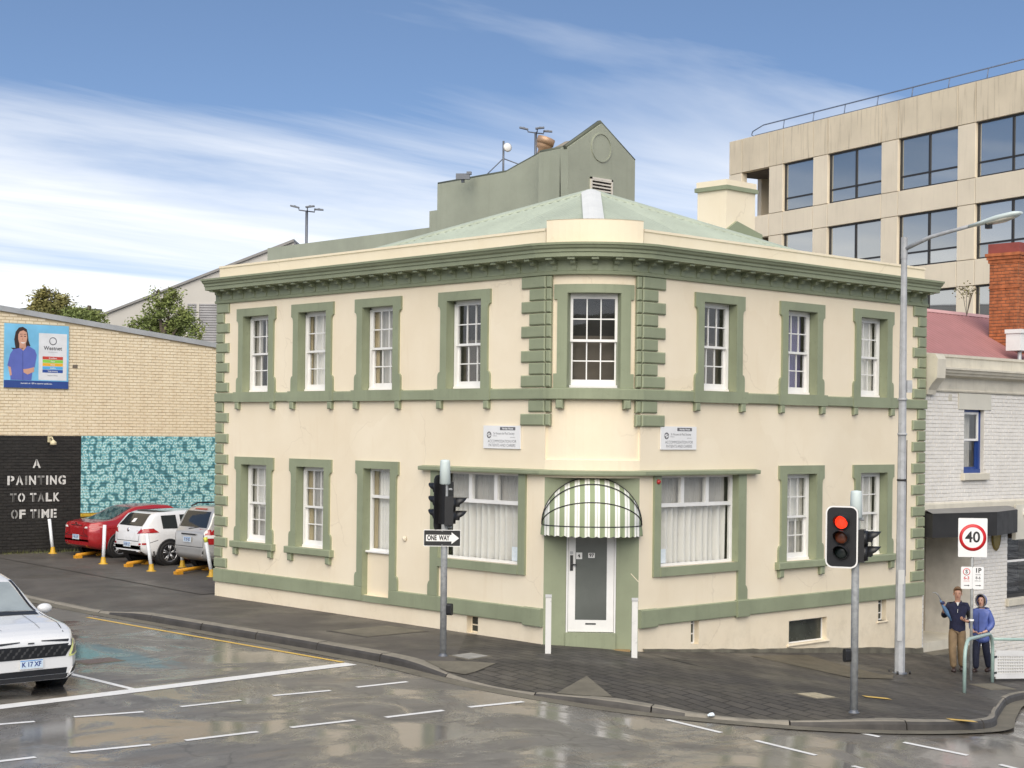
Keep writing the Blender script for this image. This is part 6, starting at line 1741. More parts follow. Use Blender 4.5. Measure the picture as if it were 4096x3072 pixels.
MB().box(-.05, .05, -.03, .03, -.12, .12).build('bracket', M_LAMPP, r, T(*(RT * .13)) @ T(0, 0, H * .66) @ face_frame(-FW))
MB().box(-.06, .06, 0, .004, 0, .28).build('sticker', pm('faded_sticker', (.5, .5, .48), .6), r, T(*(-FW * .103 - RT * .01)) @ T(0, 0, 1.75) @ face_frame(-FW))
MB().box(-.045, .045, 0, .004, 0, 1.1).build('worn_patch', pm('pale_patch', (.47, .47, .46), .6), r, T(*(-FW * .104 - RT * .03)) @ T(0, 0, .65) @ face_frame(-FW))
MB().tube([tuple(RT * .095 + Vector((0, 0, z_))) for z_ in (1.9, 3.4, 4.2, 4.55)], .008, 5).build('cable', M_BLK, r)

# speed and parking signs
M_SRED = pm('sign_red', (.55, .015, .02), .35, .05)
p = onG(1688 * .40687 + 3196, 2100 + 1525 * .40687, FPZ); d = (p - CAM).dot(FW); mp = d / F
r = empty('speed_sign', p, 0, 'forty speed limit sign over two parking plates on one pole', 'road sign')
zc_ = lambda py: (2100 + 1525 * .40687 - py) * mp
MB().tube([(0, 0, -.1), (0, 0, zc_(2072))], .03, 10).build('pole', M_GALV, r)
M4 = T(0, 0, zc_(1161 * k_)) @ face_frame(-FW - RT * .05)
w_, h_ = 62 * k_ * mp, 84 * k_ * mp
mb = MB(); mb.prism(rrect(w_, h_, .02), lambda u, v: (u, .035, v), lambda u, v: (u, .038, v)); pl = mb.build('speed_plate', M_SIGNW, r, M4)
mb = MB(); mb.lathe([(.205, .0392), (.268, .0392), (.268, .0385), (.205, .0385)], 40, axis='y'); mb.build('red_ring', M_SRED, pl)
put_text('40', .30, M_SIGB, pl, T(0, .0395, 0) @ TXT, bold=.006, xs=.98)
M5 = T(0, 0, zc_(1248 * k_)) @ face_frame(-FW - RT * .05)
ww, hh = 24.5 * k_ * mp, 48 * k_ * mp
for sx, nm in ((1, 'no_stopping_plate'), (-1, 'parking_plate')):
    mb = MB(); mb.prism(rrect(ww - .004, hh, .025), lambda u, v: (u, .035, v), lambda u, v: (u, .038, v)); pl = mb.build(nm, M_SIGNW, r, M5 @ T(sx * ww / 2, 0, 0))
    y = .0392
    if sx > 0:
        mb = MB(); mb.lathe([(.058, y), (.072, y), (.072, y - .0005), (.058, y - .0005)], 24, (0, 0, .12), 'y'); mb.build('ring', M_SRED, pl); put_text('S', .10, M_SIGB, pl, T(0, y, .12) @ TXT, bold=.003)
        put_text('6-3', .085, M_SRED, pl, T(0, y, -.005) @ TXT, bold=.002); put_text('MON-FRI', .03, M_SRED, pl, T(0, y, -.065) @ TXT)
    else:
        put_text('1P', .125, M_SIGB, pl, T(0, y, .145) @ TXT, bold=.004); put_text('METER', .035, M_SIGB, pl, T(0, y, .065) @ TXT); put_text('8-6', .075, M_SIGB, pl, T(0, y, 0) @ TXT, bold=.001); put_text('MON-SAT', .03, M_SIGB, pl, T(0, y, -.06) @ TXT)
    z = -.15; mb = MB(); mb.prism([(.05, z - .006), (-.03, z - .006), (-.03, z - .018), (-.06, z), (-.03, z + .018), (-.03, z + .006), (.05, z + .006)], lambda u, v: (u, y, v), lambda u, v: (u, y + .0005, v)); mb.build('arrow', M_SIGB, pl)
MB().lathe([(.035, 0), (.05, 0), (.05, .04), (.035, .04)], 12, (0, 0, zc_(2485))).build('clamp', M_WHITE, r)

# pale green hoop rail and perforated barrier
M_HOOP = pm('pale_green_tube', (.33, .45, .41), .35, .08, 5, dirt=.2, coat=.2)
hl = onG(1625 * .40687 + 3196, 2100 + 1650 * .40687, FPZ); hr = onG(1900 * .40687 + 3196, 2100 + 1545 * .40687, FPZ)
r = empty('hoop_rail', hl, 0, 'pale green bent tube hoop rail on the pavers', 'rail'); v = hr - hl; Lh = v.length; e = v.normalized(); hh = .98
pts = [Vector((0, 0, -.1)), Vector((0, 0, hh - .38))]
for i in range(1, 7): a = math.pi / 2 * i / 6; pts.append(e * .38 * (1 - math.cos(a)) + Vector((0, 0, hh - .38 + .38 * math.sin(a))))
for i in range(0, 7): a = math.pi / 2 * i / 6; pts.append(e * (Lh - .38 + .38 * math.sin(a)) + Vector((0, 0, hh - .38 + .38 * math.cos(a))))
pts.append(v + Vector((0, 0, -.1)))
MB().tube([tuple(q) for q in pts], .035, 10).build('tube', M_HOOP, r)
bz_ = lambda x: FPZ(hr.x + x, hr.y) - hr.z
rb_ = empty('barrier_fence', hr + Vector((.12, 0, 0)), 0, 'white square-mesh barrier with a pale green top rail along the kerb', 'barrier')
sl_ = (bz_(3.2) - bz_(0)) / 3.2
MB().tube([(-.1, 0, .86), (3.2, 0, .86 + sl_ * 3.2)], .03, 10).build('top_rail', M_HOOP, rb_)
mb = MB(); z0, z1 = .10, .58; n = 8; bw = .022
nx = 44; stp = 3.0 / nx
for i in range(n + 1):
    z = z0 + (z1 - z0) * i / n; hb = .045 if i in (0, n) else bw / 2
    mb.add([(0, -.01, z - hb), (3.0, -.01, z - hb + sl_ * 3), (3.0, -.01, z + hb + sl_ * 3), (0, -.01, z + hb), (0, .01, z - hb), (3.0, .01, z - hb + sl_ * 3), (3.0, .01, z + hb + sl_ * 3), (0, .01, z + hb)], [(0, 1, 2, 3), (4, 5, 6, 7), (0, 1, 5, 4), (3, 2, 6, 7)])
for i in range(nx + 1):
    x = i * stp; hb = .04 if i in (0, nx) else bw / 2; zo = sl_ * x
    mb.box(x - hb, x + hb, -.0095, .0095, z0 + zo, z1 + zo)
mb.build('mesh_panel', M_WHITE, rb_, fix=False)
MB().tube([(3.15, 0, -.3 + sl_ * 3), (3.15, 0, .86 + sl_ * 3.1)], .035, 10).build('post', M_HOOP, rb_)
for z in (.18, .5): MB().box(-.09, .02, -.02, .02, z - .02, z + .02).build('hinge', M_BLK, rb_)

# flexible bay posts and wheel rails in the car park
M_FLEX = pm('flex_white', (.74, .76, .78), .45, .06, 4, dirt=.15); M_FLY = pm('flex_yellow', (.60, .35, .025), .5, .1, 4, dirt=.25); M_FLB = pm('flex_band', (.72, .72, .10), .45)
posts = [((211, 2215), (194, 2076), 'white flexible post by the black mural wall, first from the street', 0), ((323, 2198), (304, 2062), 'white flexible post between the mural and the red car', 0), ((413, 2257), (415, 2100), 'white flexible post in front of the red car\'s rear wheel', 0),
         ((534, 2241), (507, 2107), 'white flexible post with yellow top between the red and white cars', 1), ((605, 2286), (584, 2135), 'white flexible post in front of the white hatchback\'s tail light', 0), ((730, 2270), (716, 2120), 'white flexible post between the white hatchback and the silver wagon', 0), ((846, 2308), (818, 2150), 'leaning white flexible post with yellow top beside the building quoins', 1)]
for (b_, t_, lb, band) in posts:
    p = onG(*b_); d = (p - CAM).dot(FW); h = (b_[1] - t_[1]) * d / F; ln = RT * ((t_[0] - b_[0]) * d / F + ROLL * h)
    r = empty('flexible_post', p, 0, lb, 'bay post', 'flexible parking bay posts')
    MB().lathe([(.135, 0), (.135, .015), (.075, .04), (.06, .16), (.052, .20)], 14).build('base', M_FLY, r)
    MB().tube([(0, 0, .1), tuple(ln * .4 + Vector((0, 0, h * .45))), tuple(ln + Vector((0, 0, h)))], .047, 10).build('post', M_FLEX, r)
    if band: MB().tube([tuple(ln * .86 + Vector((0, 0, h * .88))), tuple(ln * 1.005 + Vector((0, 0, h * 1.004)))], .051, 10).build('band', M_FLB, r)
M_ORA = pm('orange_rail', (.62, .29, .02), .5, .15, 4, dirt=.35)
for (a, b, lb) in (((755, 1315), (1010, 1280), 'orange wheel rail under the red car\'s tail'), ((1255, 1400), (1455, 1370), 'orange wheel rail behind the white hatchback'), ((1740, 1475), (2060, 1425), 'orange wheel rail behind the silver wagon')):
    A, B = onG(a[0] * .40687, 1700 + a[1] * .40687), onG(b[0] * .40687, 1700 + b[1] * .40687)
    r = empty('wheel_rail', A, 0, lb, 'wheel stop', 'orange wheel rails'); v = B - A
    MB().tube([(0, 0, .10), tuple(v + Vector((0, 0, .10)))], .05, 8).build('tube', M_ORA, r)
    for q in (v * .04, v * .9): MB().box(-.1, .1, -.07, .07, 0, .09).build('foot', M_ORA, r, T(*q))

# ------------------------------------------------------------------ cars
def paint(name, c, metal=0.0, rough=.28): return pm(name, c, rough, .03, .8, metal=metal, coat=.8)
M_TYRE = pm('tyre_rubber', (.018, .017, .017), .8, .2, 6, .2, 40)
M_RIM = pm('alloy_rim', (.50, .50, .51), .3, .1, 6, metal=.8)
M_CGL = pm('car_glass', (.018, .022, .024), .06, .1, 1, spec=.8)
M_TRIM = pm('black_trim', (.018, .018, .019), .45, .2)
M_TAIL = pm('tail_red', (.36, .010, .012), .15, .15, 20, coat=.6)
M_CHR = pm('chrome', (.72, .72, .73), .12, .05, metal=1.0)
M_HEAD = pm('headlamp', (.18, .19, .20), .08, .3, 25, spec=.8, coat=1.0)
def interp(P, x):
    if x <= P[0][0]: return P[0][1]
    for (a, b) in zip(P[:-1], P[1:]):
        if x <= b[0]:
            t = (x - a[0]) / (b[0] - a[0]); t2 = t * t * (3 - 2 * t) * .35 + t * .65
            return a[1] + (b[1] - a[1]) * t2
    return P[-1][1]
def car(name, loc, rz, L, W, H, top, belt, sill, wheels, wr, pnt, label, side_glass, screen, rear, detail, rnose=.12, rtail=.10):
    """top: roofline (x,z) tail to nose; lofted shell, glass laid over it, wheels in dark arches"""
    root = empty(name, loc, rz, label, 'car')
    N = 72; xs_ = [-L / 2 + L * (0.5 - 0.5 * math.cos(math.pi * i / N)) * 1.0 for i in range(N + 1)]
    rings = []
    for x in xs_:
        zt = interp(top, x); e = max(0, (x - (L / 2 - .55)) / .55) if x > 0 else max(0, (-x - (L / 2 - .55)) / .55)
        w = W / 2 * (1 - (.27 if x > 0 else .24) * e ** 2.2); w *= 1 - .02 * abs(x) / (L / 2)
        zl = sill + (.05 if x > 0 else .14) * e ** 2
        bz = min(interp(belt, x), zt - .03); g = min(1, max(0, (zt - bz - .06) / (H - interp(belt, 0) - .06)))
        wrf = w * (.93 * (1 - g) + .745 * g); mid = (sill + bz) / 2
        def sm(a, b): return a + (b - a)
        pts = [(0, zl), (.84 * w, zl), (.95 * w, zl + .05), (.99 * w, zl + .16), (1.0 * w, mid + .02), (.985 * w, bz - .14), (.972 * w, bz - .05), (.945 * w, bz)]
        z7 = zt - .055 * g - .02
        for t in (.08, .35, .65, .92): pts.append((.945 * w + (wrf - .945 * w) * t, bz + (z7 - bz) * t))
        pts += [(wrf * .985, z7 + .005), (wrf * .93, zt - .018), (wrf * .8, zt - .006), (wrf * .5, zt + .004), (0, zt + .008)]
        rings.append([(x, y, z) for y, z in pts])
    m_ = len(rings[0]); mb = MB(); full = []
    for r_ in rings: full += r_ + [(x, -y, z) for x, y, z in r_[1:-1][::-1]]
    mm = 2 * m_ - 2
    fs = [(i * mm + j, i * mm + (j + 1) % mm, (i + 1) * mm + (j + 1) % mm, (i + 1) * mm + j) for i in range(N) for j in range(mm)]
    mb.add(full, fs, True); mb.add([full[j] for j in range(mm)], [tuple(range(mm))]); mb.add([full[N * mm + j] for j in range(mm)], [tuple(range(mm))])
    body = mb.build('body', pnt, root)
    tree_ = BVHTree.FromPolygons([v.co.copy() for v in body.data.vertices], [tuple(p_.vertices) for p_ in body.data.polygons])
    def strip_glass(x0, x1, ja, jb, nm, mat, off, both=True, parent=root):
        """band of the shell between stations x0..x1 and rings ja..jb, lifted off by off"""
        xx = [x0] + [x for x in xs_ if x0 < x < x1] + [x1]
        def ring_at(x):
            for i in range(N):
                if xs_[i] <= x <= xs_[i + 1]:
                    t = (x - xs_[i]) / (xs_[i + 1] - xs_[i]); return [Vector(a).lerp(Vector(b), t) for a, b in zip(rings[i], rings[i + 1])]
        for sgn in ((1, -1) if both else (1,)):
            mb = MB(); vs_ = []; nj = jb - ja + 1
            for x in xx:
                rg = ring_at(x)
                for j in range(ja, jb + 1):
                    q = rg[j]; vs_.append((q.x, sgn * (q.y + off), q.z + off * .3))
            mb.add(vs_, [(i * nj + j, (i + 1) * nj + j, (i + 1) * nj + j + 1, i * nj + j + 1) for i in range(len(xx) - 1) for j in range(nj - 1)], True)
            mb.build(nm, mat, parent, fix=False)
    for (x0, x1) in side_glass: strip_glass(x0, x1, 8, 11, 'side_window', M_CGL, .006)
    # sloped glass at front and rear, found by casting onto the shell
    def patch(quad, dr, nm, mat, n=8, lift=.006, parent=root, ny=None):
        """bilinear quad of (a,b) corners; dr 'f','r' look along x (a=y,b=z); 't' looks down (a=x,b=y); 'l','s' along y (a=x,b=z)"""
        ny = ny or n; vs_ = []; miss = set()
        for i in range(n + 1):
            for j in range(ny + 1):
                u, v = i / n, j / ny
                a = (quad[0][0] * (1 - u) + quad[1][0] * u) * (1 - v) + (quad[3][0] * (1 - u) + quad[2][0] * u) * v
                b = (quad[0][1] * (1 - u) + quad[1][1] * u) * (1 - v) + (quad[3][1] * (1 - u) + quad[2][1] * u) * v
                if dr == 'f': o, dd = Vector((5, a, b)), Vector((-1, 0, 0))
                elif dr == 'r': o, dd = Vector((-5, a, b)), Vector((1, 0, 0))
                elif dr == 't': o, dd = Vector((a, b, 4)), Vector((0, 0, -1))
                elif dr == 'l': o, dd = Vector((a, 4, b)), Vector((0, -1, 0))
                else: o, dd = Vector((a, -4, b)), Vector((0, 1, 0))
                h = tree_.ray_cast(o, dd)
                if h[0] is None: miss.add(len(vs_))
                q = h[0] if h[0] is not None else o + dd * 4
                nn = h[1] if h[1] is not None else -dd
                if nn.dot(dd) > 0: nn = -nn
                vs_.append(tuple(q + nn * lift))
        fs_ = [(i * (ny + 1) + j, (i + 1) * (ny + 1) + j, (i + 1) * (ny + 1) + j + 1, i * (ny + 1) + j + 1) for i in range(n) for j in range(ny)]
        # leave out cells that miss the shell or wrap round an edge of it
        fs_ = [f for f in fs_ if not (set(f) & miss) and max((Vector(vs_[a]) - Vector(vs_[b])).length for a in f for b in f) < .55]
        mb = MB(); mb.add(vs_, fs_, True)
        return mb.build(nm, mat, parent, fix=False)
    if screen: patch(screen, 't', 'windscreen', pm('windscreen_glass', (.30, .335, .335), .06, .25, 1.2, spec=.9), 10)  # pale base colour stands for sky reflected in the screen
    if rear: patch(rear, 'r', 'rear_window', M_CGL, 10)
    # wheels
    for (x, tag_) in ((wheels[0], 'f'), (wheels[1], 'r')):
        for sg in (1, -1):
            y = W / 2 - .01
            mb = MB(); pr = [(wr * 1.13, -.18), (wr * 1.13, .004), (0, .004)]
            mb.lathe([(wr * 1.14, -.25), (wr * 1.14, .006), (wr * 1.02, .004), (0, .004)], 28, axis='y')
            arch = mb.build('wheel_arch', M_TRIM, root, T(x, sg * y * .995, wr + .01) @ (Matrix.Identity(4) if sg > 0 else RZ(math.pi)))
            mb = MB(); mb.lathe([(wr * .64, -.20), (wr * .93, -.20), (wr, -.165), (wr, -.035), (wr * .93, .0), (wr * .70, .008), (wr * .66, -.02)], 30, axis='y')
            wh = mb.build('wheel', M_TYRE, root, T(x, sg * (y + .012), wr) @ (Matrix.Identity(4) if sg > 0 else RZ(math.pi)))
            mb = MB(); mb.lathe([(wr * .69, .0), (wr * .66, .004), (wr * .62, -.02), (wr * .62, -.07)], 30, axis='y')
            mb.lathe([(0, -.01), (wr * .14, -.012), (wr * .18, -.03)], 14, axis='y')
            for k in range(5):
                for dv in (-.16, .16):
                    a = 2 * math.pi * k / 5 + .3; a2 = a + dv
                    c0 = Vector((math.cos(a + dv * .5), 0, math.sin(a + dv * .5))) * wr * .13; c1 = Vector((math.cos(a2), 0, math.sin(a2))) * wr * .64
                    mb.tube([tuple(c0 + Vector((0, -.02, 0))), tuple(c1 + Vector((0, -.012, 0)))], [.028, .022], 5, flat=.8)
            mb.build('rim', M_RIM, wh)
            MB().lathe([(0, -.075), (wr * .62, -.075)], 20, axis='y').build('brake_disc', M_TRIM, wh)
    detail(root, patch, strip_glass)
    return root
def plate_on(root, x, y, z, rz, txt, col=None, size=(.372, .134), tilt=0.0):
    M = T(x, y, z) @ RZ(rz) @ Matrix.Rotation(tilt, 4, 'X')
    pl = MB().box(-size[0] / 2, size[0] / 2, 0, .008, -size[1] / 2, size[1] / 2).build('number_plate', M_WHITE, root, M)
    M_PB_ = pm('plate_blue', (.10, .28, .60), .4)
    MB().box(-size[0] / 2 + .006, size[0] / 2 - .006, .008, .0088, -size[1] / 2 + .006, size[1] / 2 - .006).build('plate_face', pm('plate_pale', (.55, .65, .74), .4), pl)
    MB().box(-size[0] / 2 + .006, size[0] / 2 - .006, .0088, .0095, size[1] / 2 - .02, size[1] / 2 - .006).build('plate_strip', M_PB_, pl)
    put_text(txt, .095, pm('plate_ink', (.03, .06, .22), .5), pl, T(0, .0105, -.004) @ TXT, bold=.003, xs=.95)
    return pl

def seam(patch, pts, dr, w=.007):
    for (p, q) in zip(pts[:-1], pts[1:]):
        d = Vector(q) - Vector(p); n = Vector((-d.y, d.x)).normalized() * w
        patch([tuple(Vector(p) - n), tuple(Vector(q) - n), tuple(Vector(q) + n), tuple(Vector(p) + n)], dr, 'shut_line', M_TRIM, max(3, int(d.length / .12)), .004, ny=1)
# white SUV waiting at the stop line
def d_suv(root, patch, sg):
    seam(patch, [(2.16, -.60), (1.7, -.72), (1.08, -.76)], 't'); seam(patch, [(2.16, .60), (1.7, .72), (1.08, .76)], 't'); seam(patch, [(2.0, .30), (1.2, .42)], 't', .004); seam(patch, [(2.0, -.30), (1.2, -.42)], 't', .004)
    patch([(-.55, .585), (.55, .585), (.68, .77), (-.68, .77)], 'f', 'grille', M_SIGB, 16, .008, ny=5)
    rr = random.Random(3)
    for k in range(26):      # grille blades
        y = -.56 + k * .043; z = .605 + .045 * ((k * 7) % 3)
        patch([(y, z), (y + .035, z + .01), (y + .05, z + .05), (y + .012, z + .045)], 'f', 'grille_blade', pm('grille_grey', (.06, .06, .06), .35), 2, .014)
    patch([(-.60, .795), (-.17, .825), (-.17, .838), (-.62, .83)], 'f', 'nose_vent', M_TRIM, 6, .008, ny=2); patch([(.17, .825), (.60, .795), (.62, .83), (.17, .838)], 'f', 'nose_vent', M_TRIM, 6, .008, ny=2)
    for s_ in (1, -1):
        patch([(s_ * .60, .60), (s_ * .80, .62), (s_ * .86, .80), (s_ * .68, .815)], 'f', 'headlight', M_HEAD, 6, .016)
        patch([(s_ * .595, .59), (s_ * .63, .59), (s_ * .705, .825), (s_ * .67, .825)], 'f', 'light_strip', pm('drl_yellow', (.75, .78, .30), .2), 3, .02, ny=6); patch([(s_ * .60, .575), (s_ * .81, .60), (s_ * .815, .625), (s_ * .60, .60)], 'f', 'light_strip', MATS['drl_yellow'], 5, .02, ny=2)
        patch([(s_ * .60, .32), (s_ * .86, .38), (s_ * .86, .46), (s_ * .66, .41)], 'f', 'corner_intake', M_TRIM, 6, .010)
        patch([(s_ * .585, .30), (s_ * .61, .30), (s_ * .67, .42), (s_ * .645, .42)], 'f', 'intake_blade', M_WHITE, 2, .016, ny=4); patch([(s_ * .58, .295), (s_ * .84, .345), (s_ * .84, .362), (s_ * .58, .315)], 'f', 'intake_blade', M_WHITE, 5, .016, ny=1)
        # door mirror, wipers
        mb = MB(); mb.sphere((0, 0, 0), .11, 8, (.75, 1.15, .72)); mb.build('mirror', MATS['suv_white'], root, T(.72, s_ * 1.04, 1.12)); MB().tube([(.72, s_ * .98, 1.07), (.74, s_ * .84, 1.02)], .025, 6).build('mirror_arm', M_TRIM, root)
        patch([(1.02, s_ * .70), (1.02, s_ * .745), (.35, s_ * .645), (.35, s_ * .60)], 't', 'pillar', M_TRIM, 3, .012, ny=8)
    patch([(-.56, .33), (.56, .33), (.58, .415), (-.58, .415)], 'f', 'lower_grille', M_SIGB, 12, .009, ny=4)
    patch([(-.66, .255), (.66, .255), (.67, .325), (-.67, .325)], 'f', 'bumper_skirt', M_TRIM, 12, .012, ny=3)
    patch([(1.20, -.70), (1.20, .70), (1.02, .72), (1.02, -.72)], 't', 'wiper_cowl', M_TRIM, 3, .008, ny=10)
    plate_on(root, 2.345, 0, .51, math.radians(-90), 'K 17 XF', tilt=0)
    patch([(-.05, .80), (.05, .80), (.05, .815), (-.05, .815)], 'f', 'badge', M_TRIM, 4, .012)
    MB().box(-.5, .3, -.75, .75, .45, .90).build('dashboard', M_TRIM, root, T(.55, 0, 0))
P_W = paint('suv_white', (.72, .72, .71))
wheel = onG(194, 2741, RD)
car('parked_suv', (wheel.x - .78, wheel.y + 1.38, RD(wheel.x - .8, wheel.y + 1.4) + .0), math.radians(-90), 4.66, 1.87, 1.66,
    [(-2.33, .80), (-2.26, 1.08), (-2.05, 1.38), (-1.6, 1.58), (-.8, 1.65), (0, 1.655), (.32, 1.58), (1.0, 1.135), (1.25, 1.085), (1.75, 1.03), (2.05, .965), (2.2, .915), (2.29, .865), (2.325, .80), (2.33, .74)],
    [(-2.33, .95), (0, .98), (1, .95), (2.33, .78)], .20, (1.38, -1.30), .355, P_W, 'white SUV with slim yellow-edged headlights waiting at the stop line', [(-1.75, -1.15), (-1.1, -.18), (-.1, .62)],
    [(1.0, -.70), (.40, -.585), (.40, .585), (1.0, .70)], None, d_suv)
bpy.data.objects['parked_suv'].name = 'waiting_suv'

def d_sedan(root, patch, sg):
    seam(patch, [(-.66, .60), (-.40, .70), (-.40, .86)], 'r'); seam(patch, [(.66, .60), (.40, .70), (.40, .86)], 'r'); seam(patch, [(-.62, .62), (.62, .62)], 'r'); seam(patch, [(-1.0, .92), (-1.05, .60), (-.9, .32)], 's'); seam(patch, [(-.2, .90), (-.2, .32)], 's'); seam(patch, [(-1.78, -.62), (-1.78, .62)], 't')
    for s_ in (1, -1):
        patch([(s_ * .42, .80), (s_ * .86, .82), (s_ * .88, .95), (s_ * .55, .95)], 'r', 'tail_light', M_TAIL, 6, .010)
        patch([(s_ * .45, .835), (s_ * .62, .84), (s_ * .62, .885), (s_ * .50, .885)], 'r', 'reverse_lamp', M_WHITE, 4, .016)
    patch([(-1.95, .84), (-2.22, .86), (-2.20, .95), (-1.90, .93)], 's', 'tail_light', M_TAIL, 5, .010)
    patch([(-.30, .90), (.30, .90), (.30, .92), (-.30, .92)], 'r', 'chrome_strip', M_CHR, 6, .014)
    patch([(-.80, .30), (.80, .30), (.82, .42), (-.82, .42)], 'r', 'bumper_skirt', MATS['sedan_red'], 8, .006)
    plate_on(root, -2.305, 0, .58, math.radians(90), 'F 42 QT'); MB().box(-.05, .05, -.0, .01, -.02, .02).build('badge', M_CHR, root, T(-2.29, -.0, .96) @ RZ(math.radians(90)))
P_R = paint('sedan_red', (.36, .012, .016), .15, .25)
CZ = lambda x, y: G(x, y) + .012
def park(wx, wy, xr_, W): return (wx - xr_, wy + W / 2 - .02)
wq = onG(479, 2233); cx_, cy_ = park(wq.x, wq.y, -1.42, 1.80)
car('red_sedan', (cx_, cy_, CZ(wq.x, wq.y)), 0, 4.58, 1.80, 1.46,
    [(-2.29, .70), (-2.27, .92), (-2.20, 1.0), (-1.85, 1.05), (-1.55, 1.08), (-.75, 1.42), (-.2, 1.46), (.3, 1.44), (1.15, 1.02), (1.9, .93), (2.2, .80), (2.29, .62)],
    [(-2.29, .86), (-1.5, .95), (0, .92), (2.29, .75)], .22, (1.32, -1.42), .335, P_R, 'red sedan parked nose-in against the turquoise mural', [(-1.05, -.62), (-.55, .12), (.2, .85)], None,
    [(-.60, 1.06), (.60, 1.06), (.50, 1.385), (-.50, 1.385)], d_sedan)
def d_hatch(root, patch, sg):
    seam(patch, [(-.60, 1.02), (-.56, .66), (.56, .66), (.60, 1.02)], 'r'); seam(patch, [(-1.05, .93), (-1.1, .62), (-.95, .32)], 's'); seam(patch, [(-.08, .92), (-.08, .32)], 's'); seam(patch, [(-1.98, .62), (-1.75, .70)], 's')
    for s_ in (1, -1):
        patch([(s_ * .48, .86), (s_ * .87, .90), (s_ * .90, 1.02), (s_ * .60, .98)], 'r', 'tail_light', M_TAIL, 6, .010)
        patch([(s_ * .58, .56), (s_ * .80, .58), (s_ * .80, .63), (s_ * .58, .61)], 'r', 'reflector', M_TAIL, 3, .010)
    patch([(-1.72, .90), (-2.13, .88), (-2.15, 1.0), (-1.85, 1.0)], 's', 'tail_light', M_TAIL, 6, .010)
    patch([(-.8, .24), (.8, .24), (.84, .40), (-.84, .40)], 'r', 'bumper_skirt', M_TRIM, 8, .010)
    patch([(-.62, 1.425), (.62, 1.425), (.6, 1.452), (-.6, 1.452)], 'r', 'roof_spoiler', M_TRIM, 6, .02)
    patch([(-.10, 1.15), (.06, 1.14), (.06, 1.24), (-.10, 1.25)], 'r', 'glass_sticker', M_WHITE, 3, .014)
    MB().tube([(-2.02, -.02, 1.10), (-1.98, -.35, 1.16)], .012, 5).build('wiper', M_TRIM, root)
    plate_on(root, -2.185, 0, .56, math.radians(90), 'H 83 LC')
    MB().lathe([(0, .012), (.05, .01), (.055, 0)], 14, axis='y').build('badge', M_CHR, root, T(-2.15, 0, .95) @ RZ(math.radians(90)))
P_H = paint('hatch_white', (.74, .74, .74))
wq = onG(678, 2264); cx_, cy_ = park(wq.x, wq.y, -1.40, 1.80)
car('white_hatchback', (cx_, cy_, CZ(wq.x, wq.y)), 0, 4.34, 1.80, 1.46,
    [(-2.17, .62), (-2.16, .90), (-2.08, 1.08), (-1.78, 1.38), (-1.55, 1.445), (-.6, 1.475), (.1, 1.46), (.4, 1.42), (1.15, 1.02), (1.8, .92), (2.08, .80), (2.17, .62)],
    [(-2.17, .98), (-1.4, .96), (0, .93), (2.17, .78)], .24, (1.25, -1.40), .335, P_H, 'white hatchback parked between the red sedan and the silver wagon', [(-1.58, -1.12), (-1.0, -.15), (-.07, .8)], None,
    [(-.60, 1.06), (.60, 1.06), (.52, 1.38), (-.52, 1.38)], d_hatch)
def d_wagon(root, patch, sg):
    seam(patch, [(-.68, 1.12), (-.66, .66), (.66, .66), (.68, 1.12)], 'r')
    for s_ in (1, -1):
        patch([(s_ * .72, .74), (s_ * .89, .76), (s_ * .90, 1.12), (s_ * .78, 1.12)], 'r', 'tail_light', M_TAIL, 4, .012); patch([(s_ * .74, .90), (s_ * .89, .90), (s_ * .89, .98), (s_ * .75, .98)], 'r', 'reverse_lamp', M_WHITE, 3, .018)
    patch([(-2.10, .74), (-2.30, .74), (-2.30, 1.12), (-2.16, 1.12)], 's', 'tail_light', M_TAIL, 4, .012); patch([(-2.13, .90), (-2.31, .90), (-2.31, .98), (-2.15, .98)], 's', 'reverse_lamp', M_WHITE, 3, .018)
    patch([(-.86, .30), (.86, .30), (.9, .62), (-.9, .62)], 'r', 'bumper', MATS['wagon_grey'], 10, .03, ny=5)
    patch([(-.34, .96), (.34, .96), (.34, 1.0), (-.34, 1.0)], 'r', 'handle_bar', M_TRIM, 6, .03, ny=2)
    patch([(-.3, 1.60), (.3, 1.60), (.28, 1.635), (-.28, 1.635)], 'r', 'brake_lamp', M_TAIL, 4, .015)
    for s_ in (1, -1): MB().tube([(-1.9, s_ * .60, 1.68), (-1.7, s_ * .60, 1.76), (.5, s_ * .60, 1.78), (.7, s_ * .60, 1.70)], .022, 6).build('roof_rail', M_TRIM, root)
    plate_on(root, -2.36, .05, .84, math.radians(90), 'E 29 JD')
    MB().tube([(-2.28, .1, 1.12), (-2.22, -.3, 1.16)], .014, 5).build('wiper', M_TRIM, root)
P_S = paint('wagon_silver', (.50, .49, .47), .35, .3); pm('wagon_grey', (.34, .335, .325), .4, .05, metal=.3)
wq = onG(700, 2300); by = onG(605, 2286).y
q = onG(745, 2292)
car('silver_wagon', (q.x + 2.55, q.y + .22, CZ(q.x, q.y)), math.radians(0), 4.68, 1.84, 1.72,
    [(-2.34, .70), (-2.33, 1.05), (-2.24, 1.14), (-2.02, 1.58), (-1.85, 1.68), (-.8, 1.72), (.2, 1.70), (.5, 1.64), (1.2, 1.12), (1.8, 1.04), (2.2, .9), (2.34, .66)],
    [(-2.34, 1.06), (0, 1.0), (2.34, .85)], .28, (1.4, -1.36), .355, P_S, 'silver wagon parked beside the building end, tail to the street', [(-2.0, -1.25), (-1.15, -.15), (-.07, .8)], None,
    [(-.64, 1.16), (.64, 1.16), (.56, 1.57), (-.56, 1.57)], d_wagon)

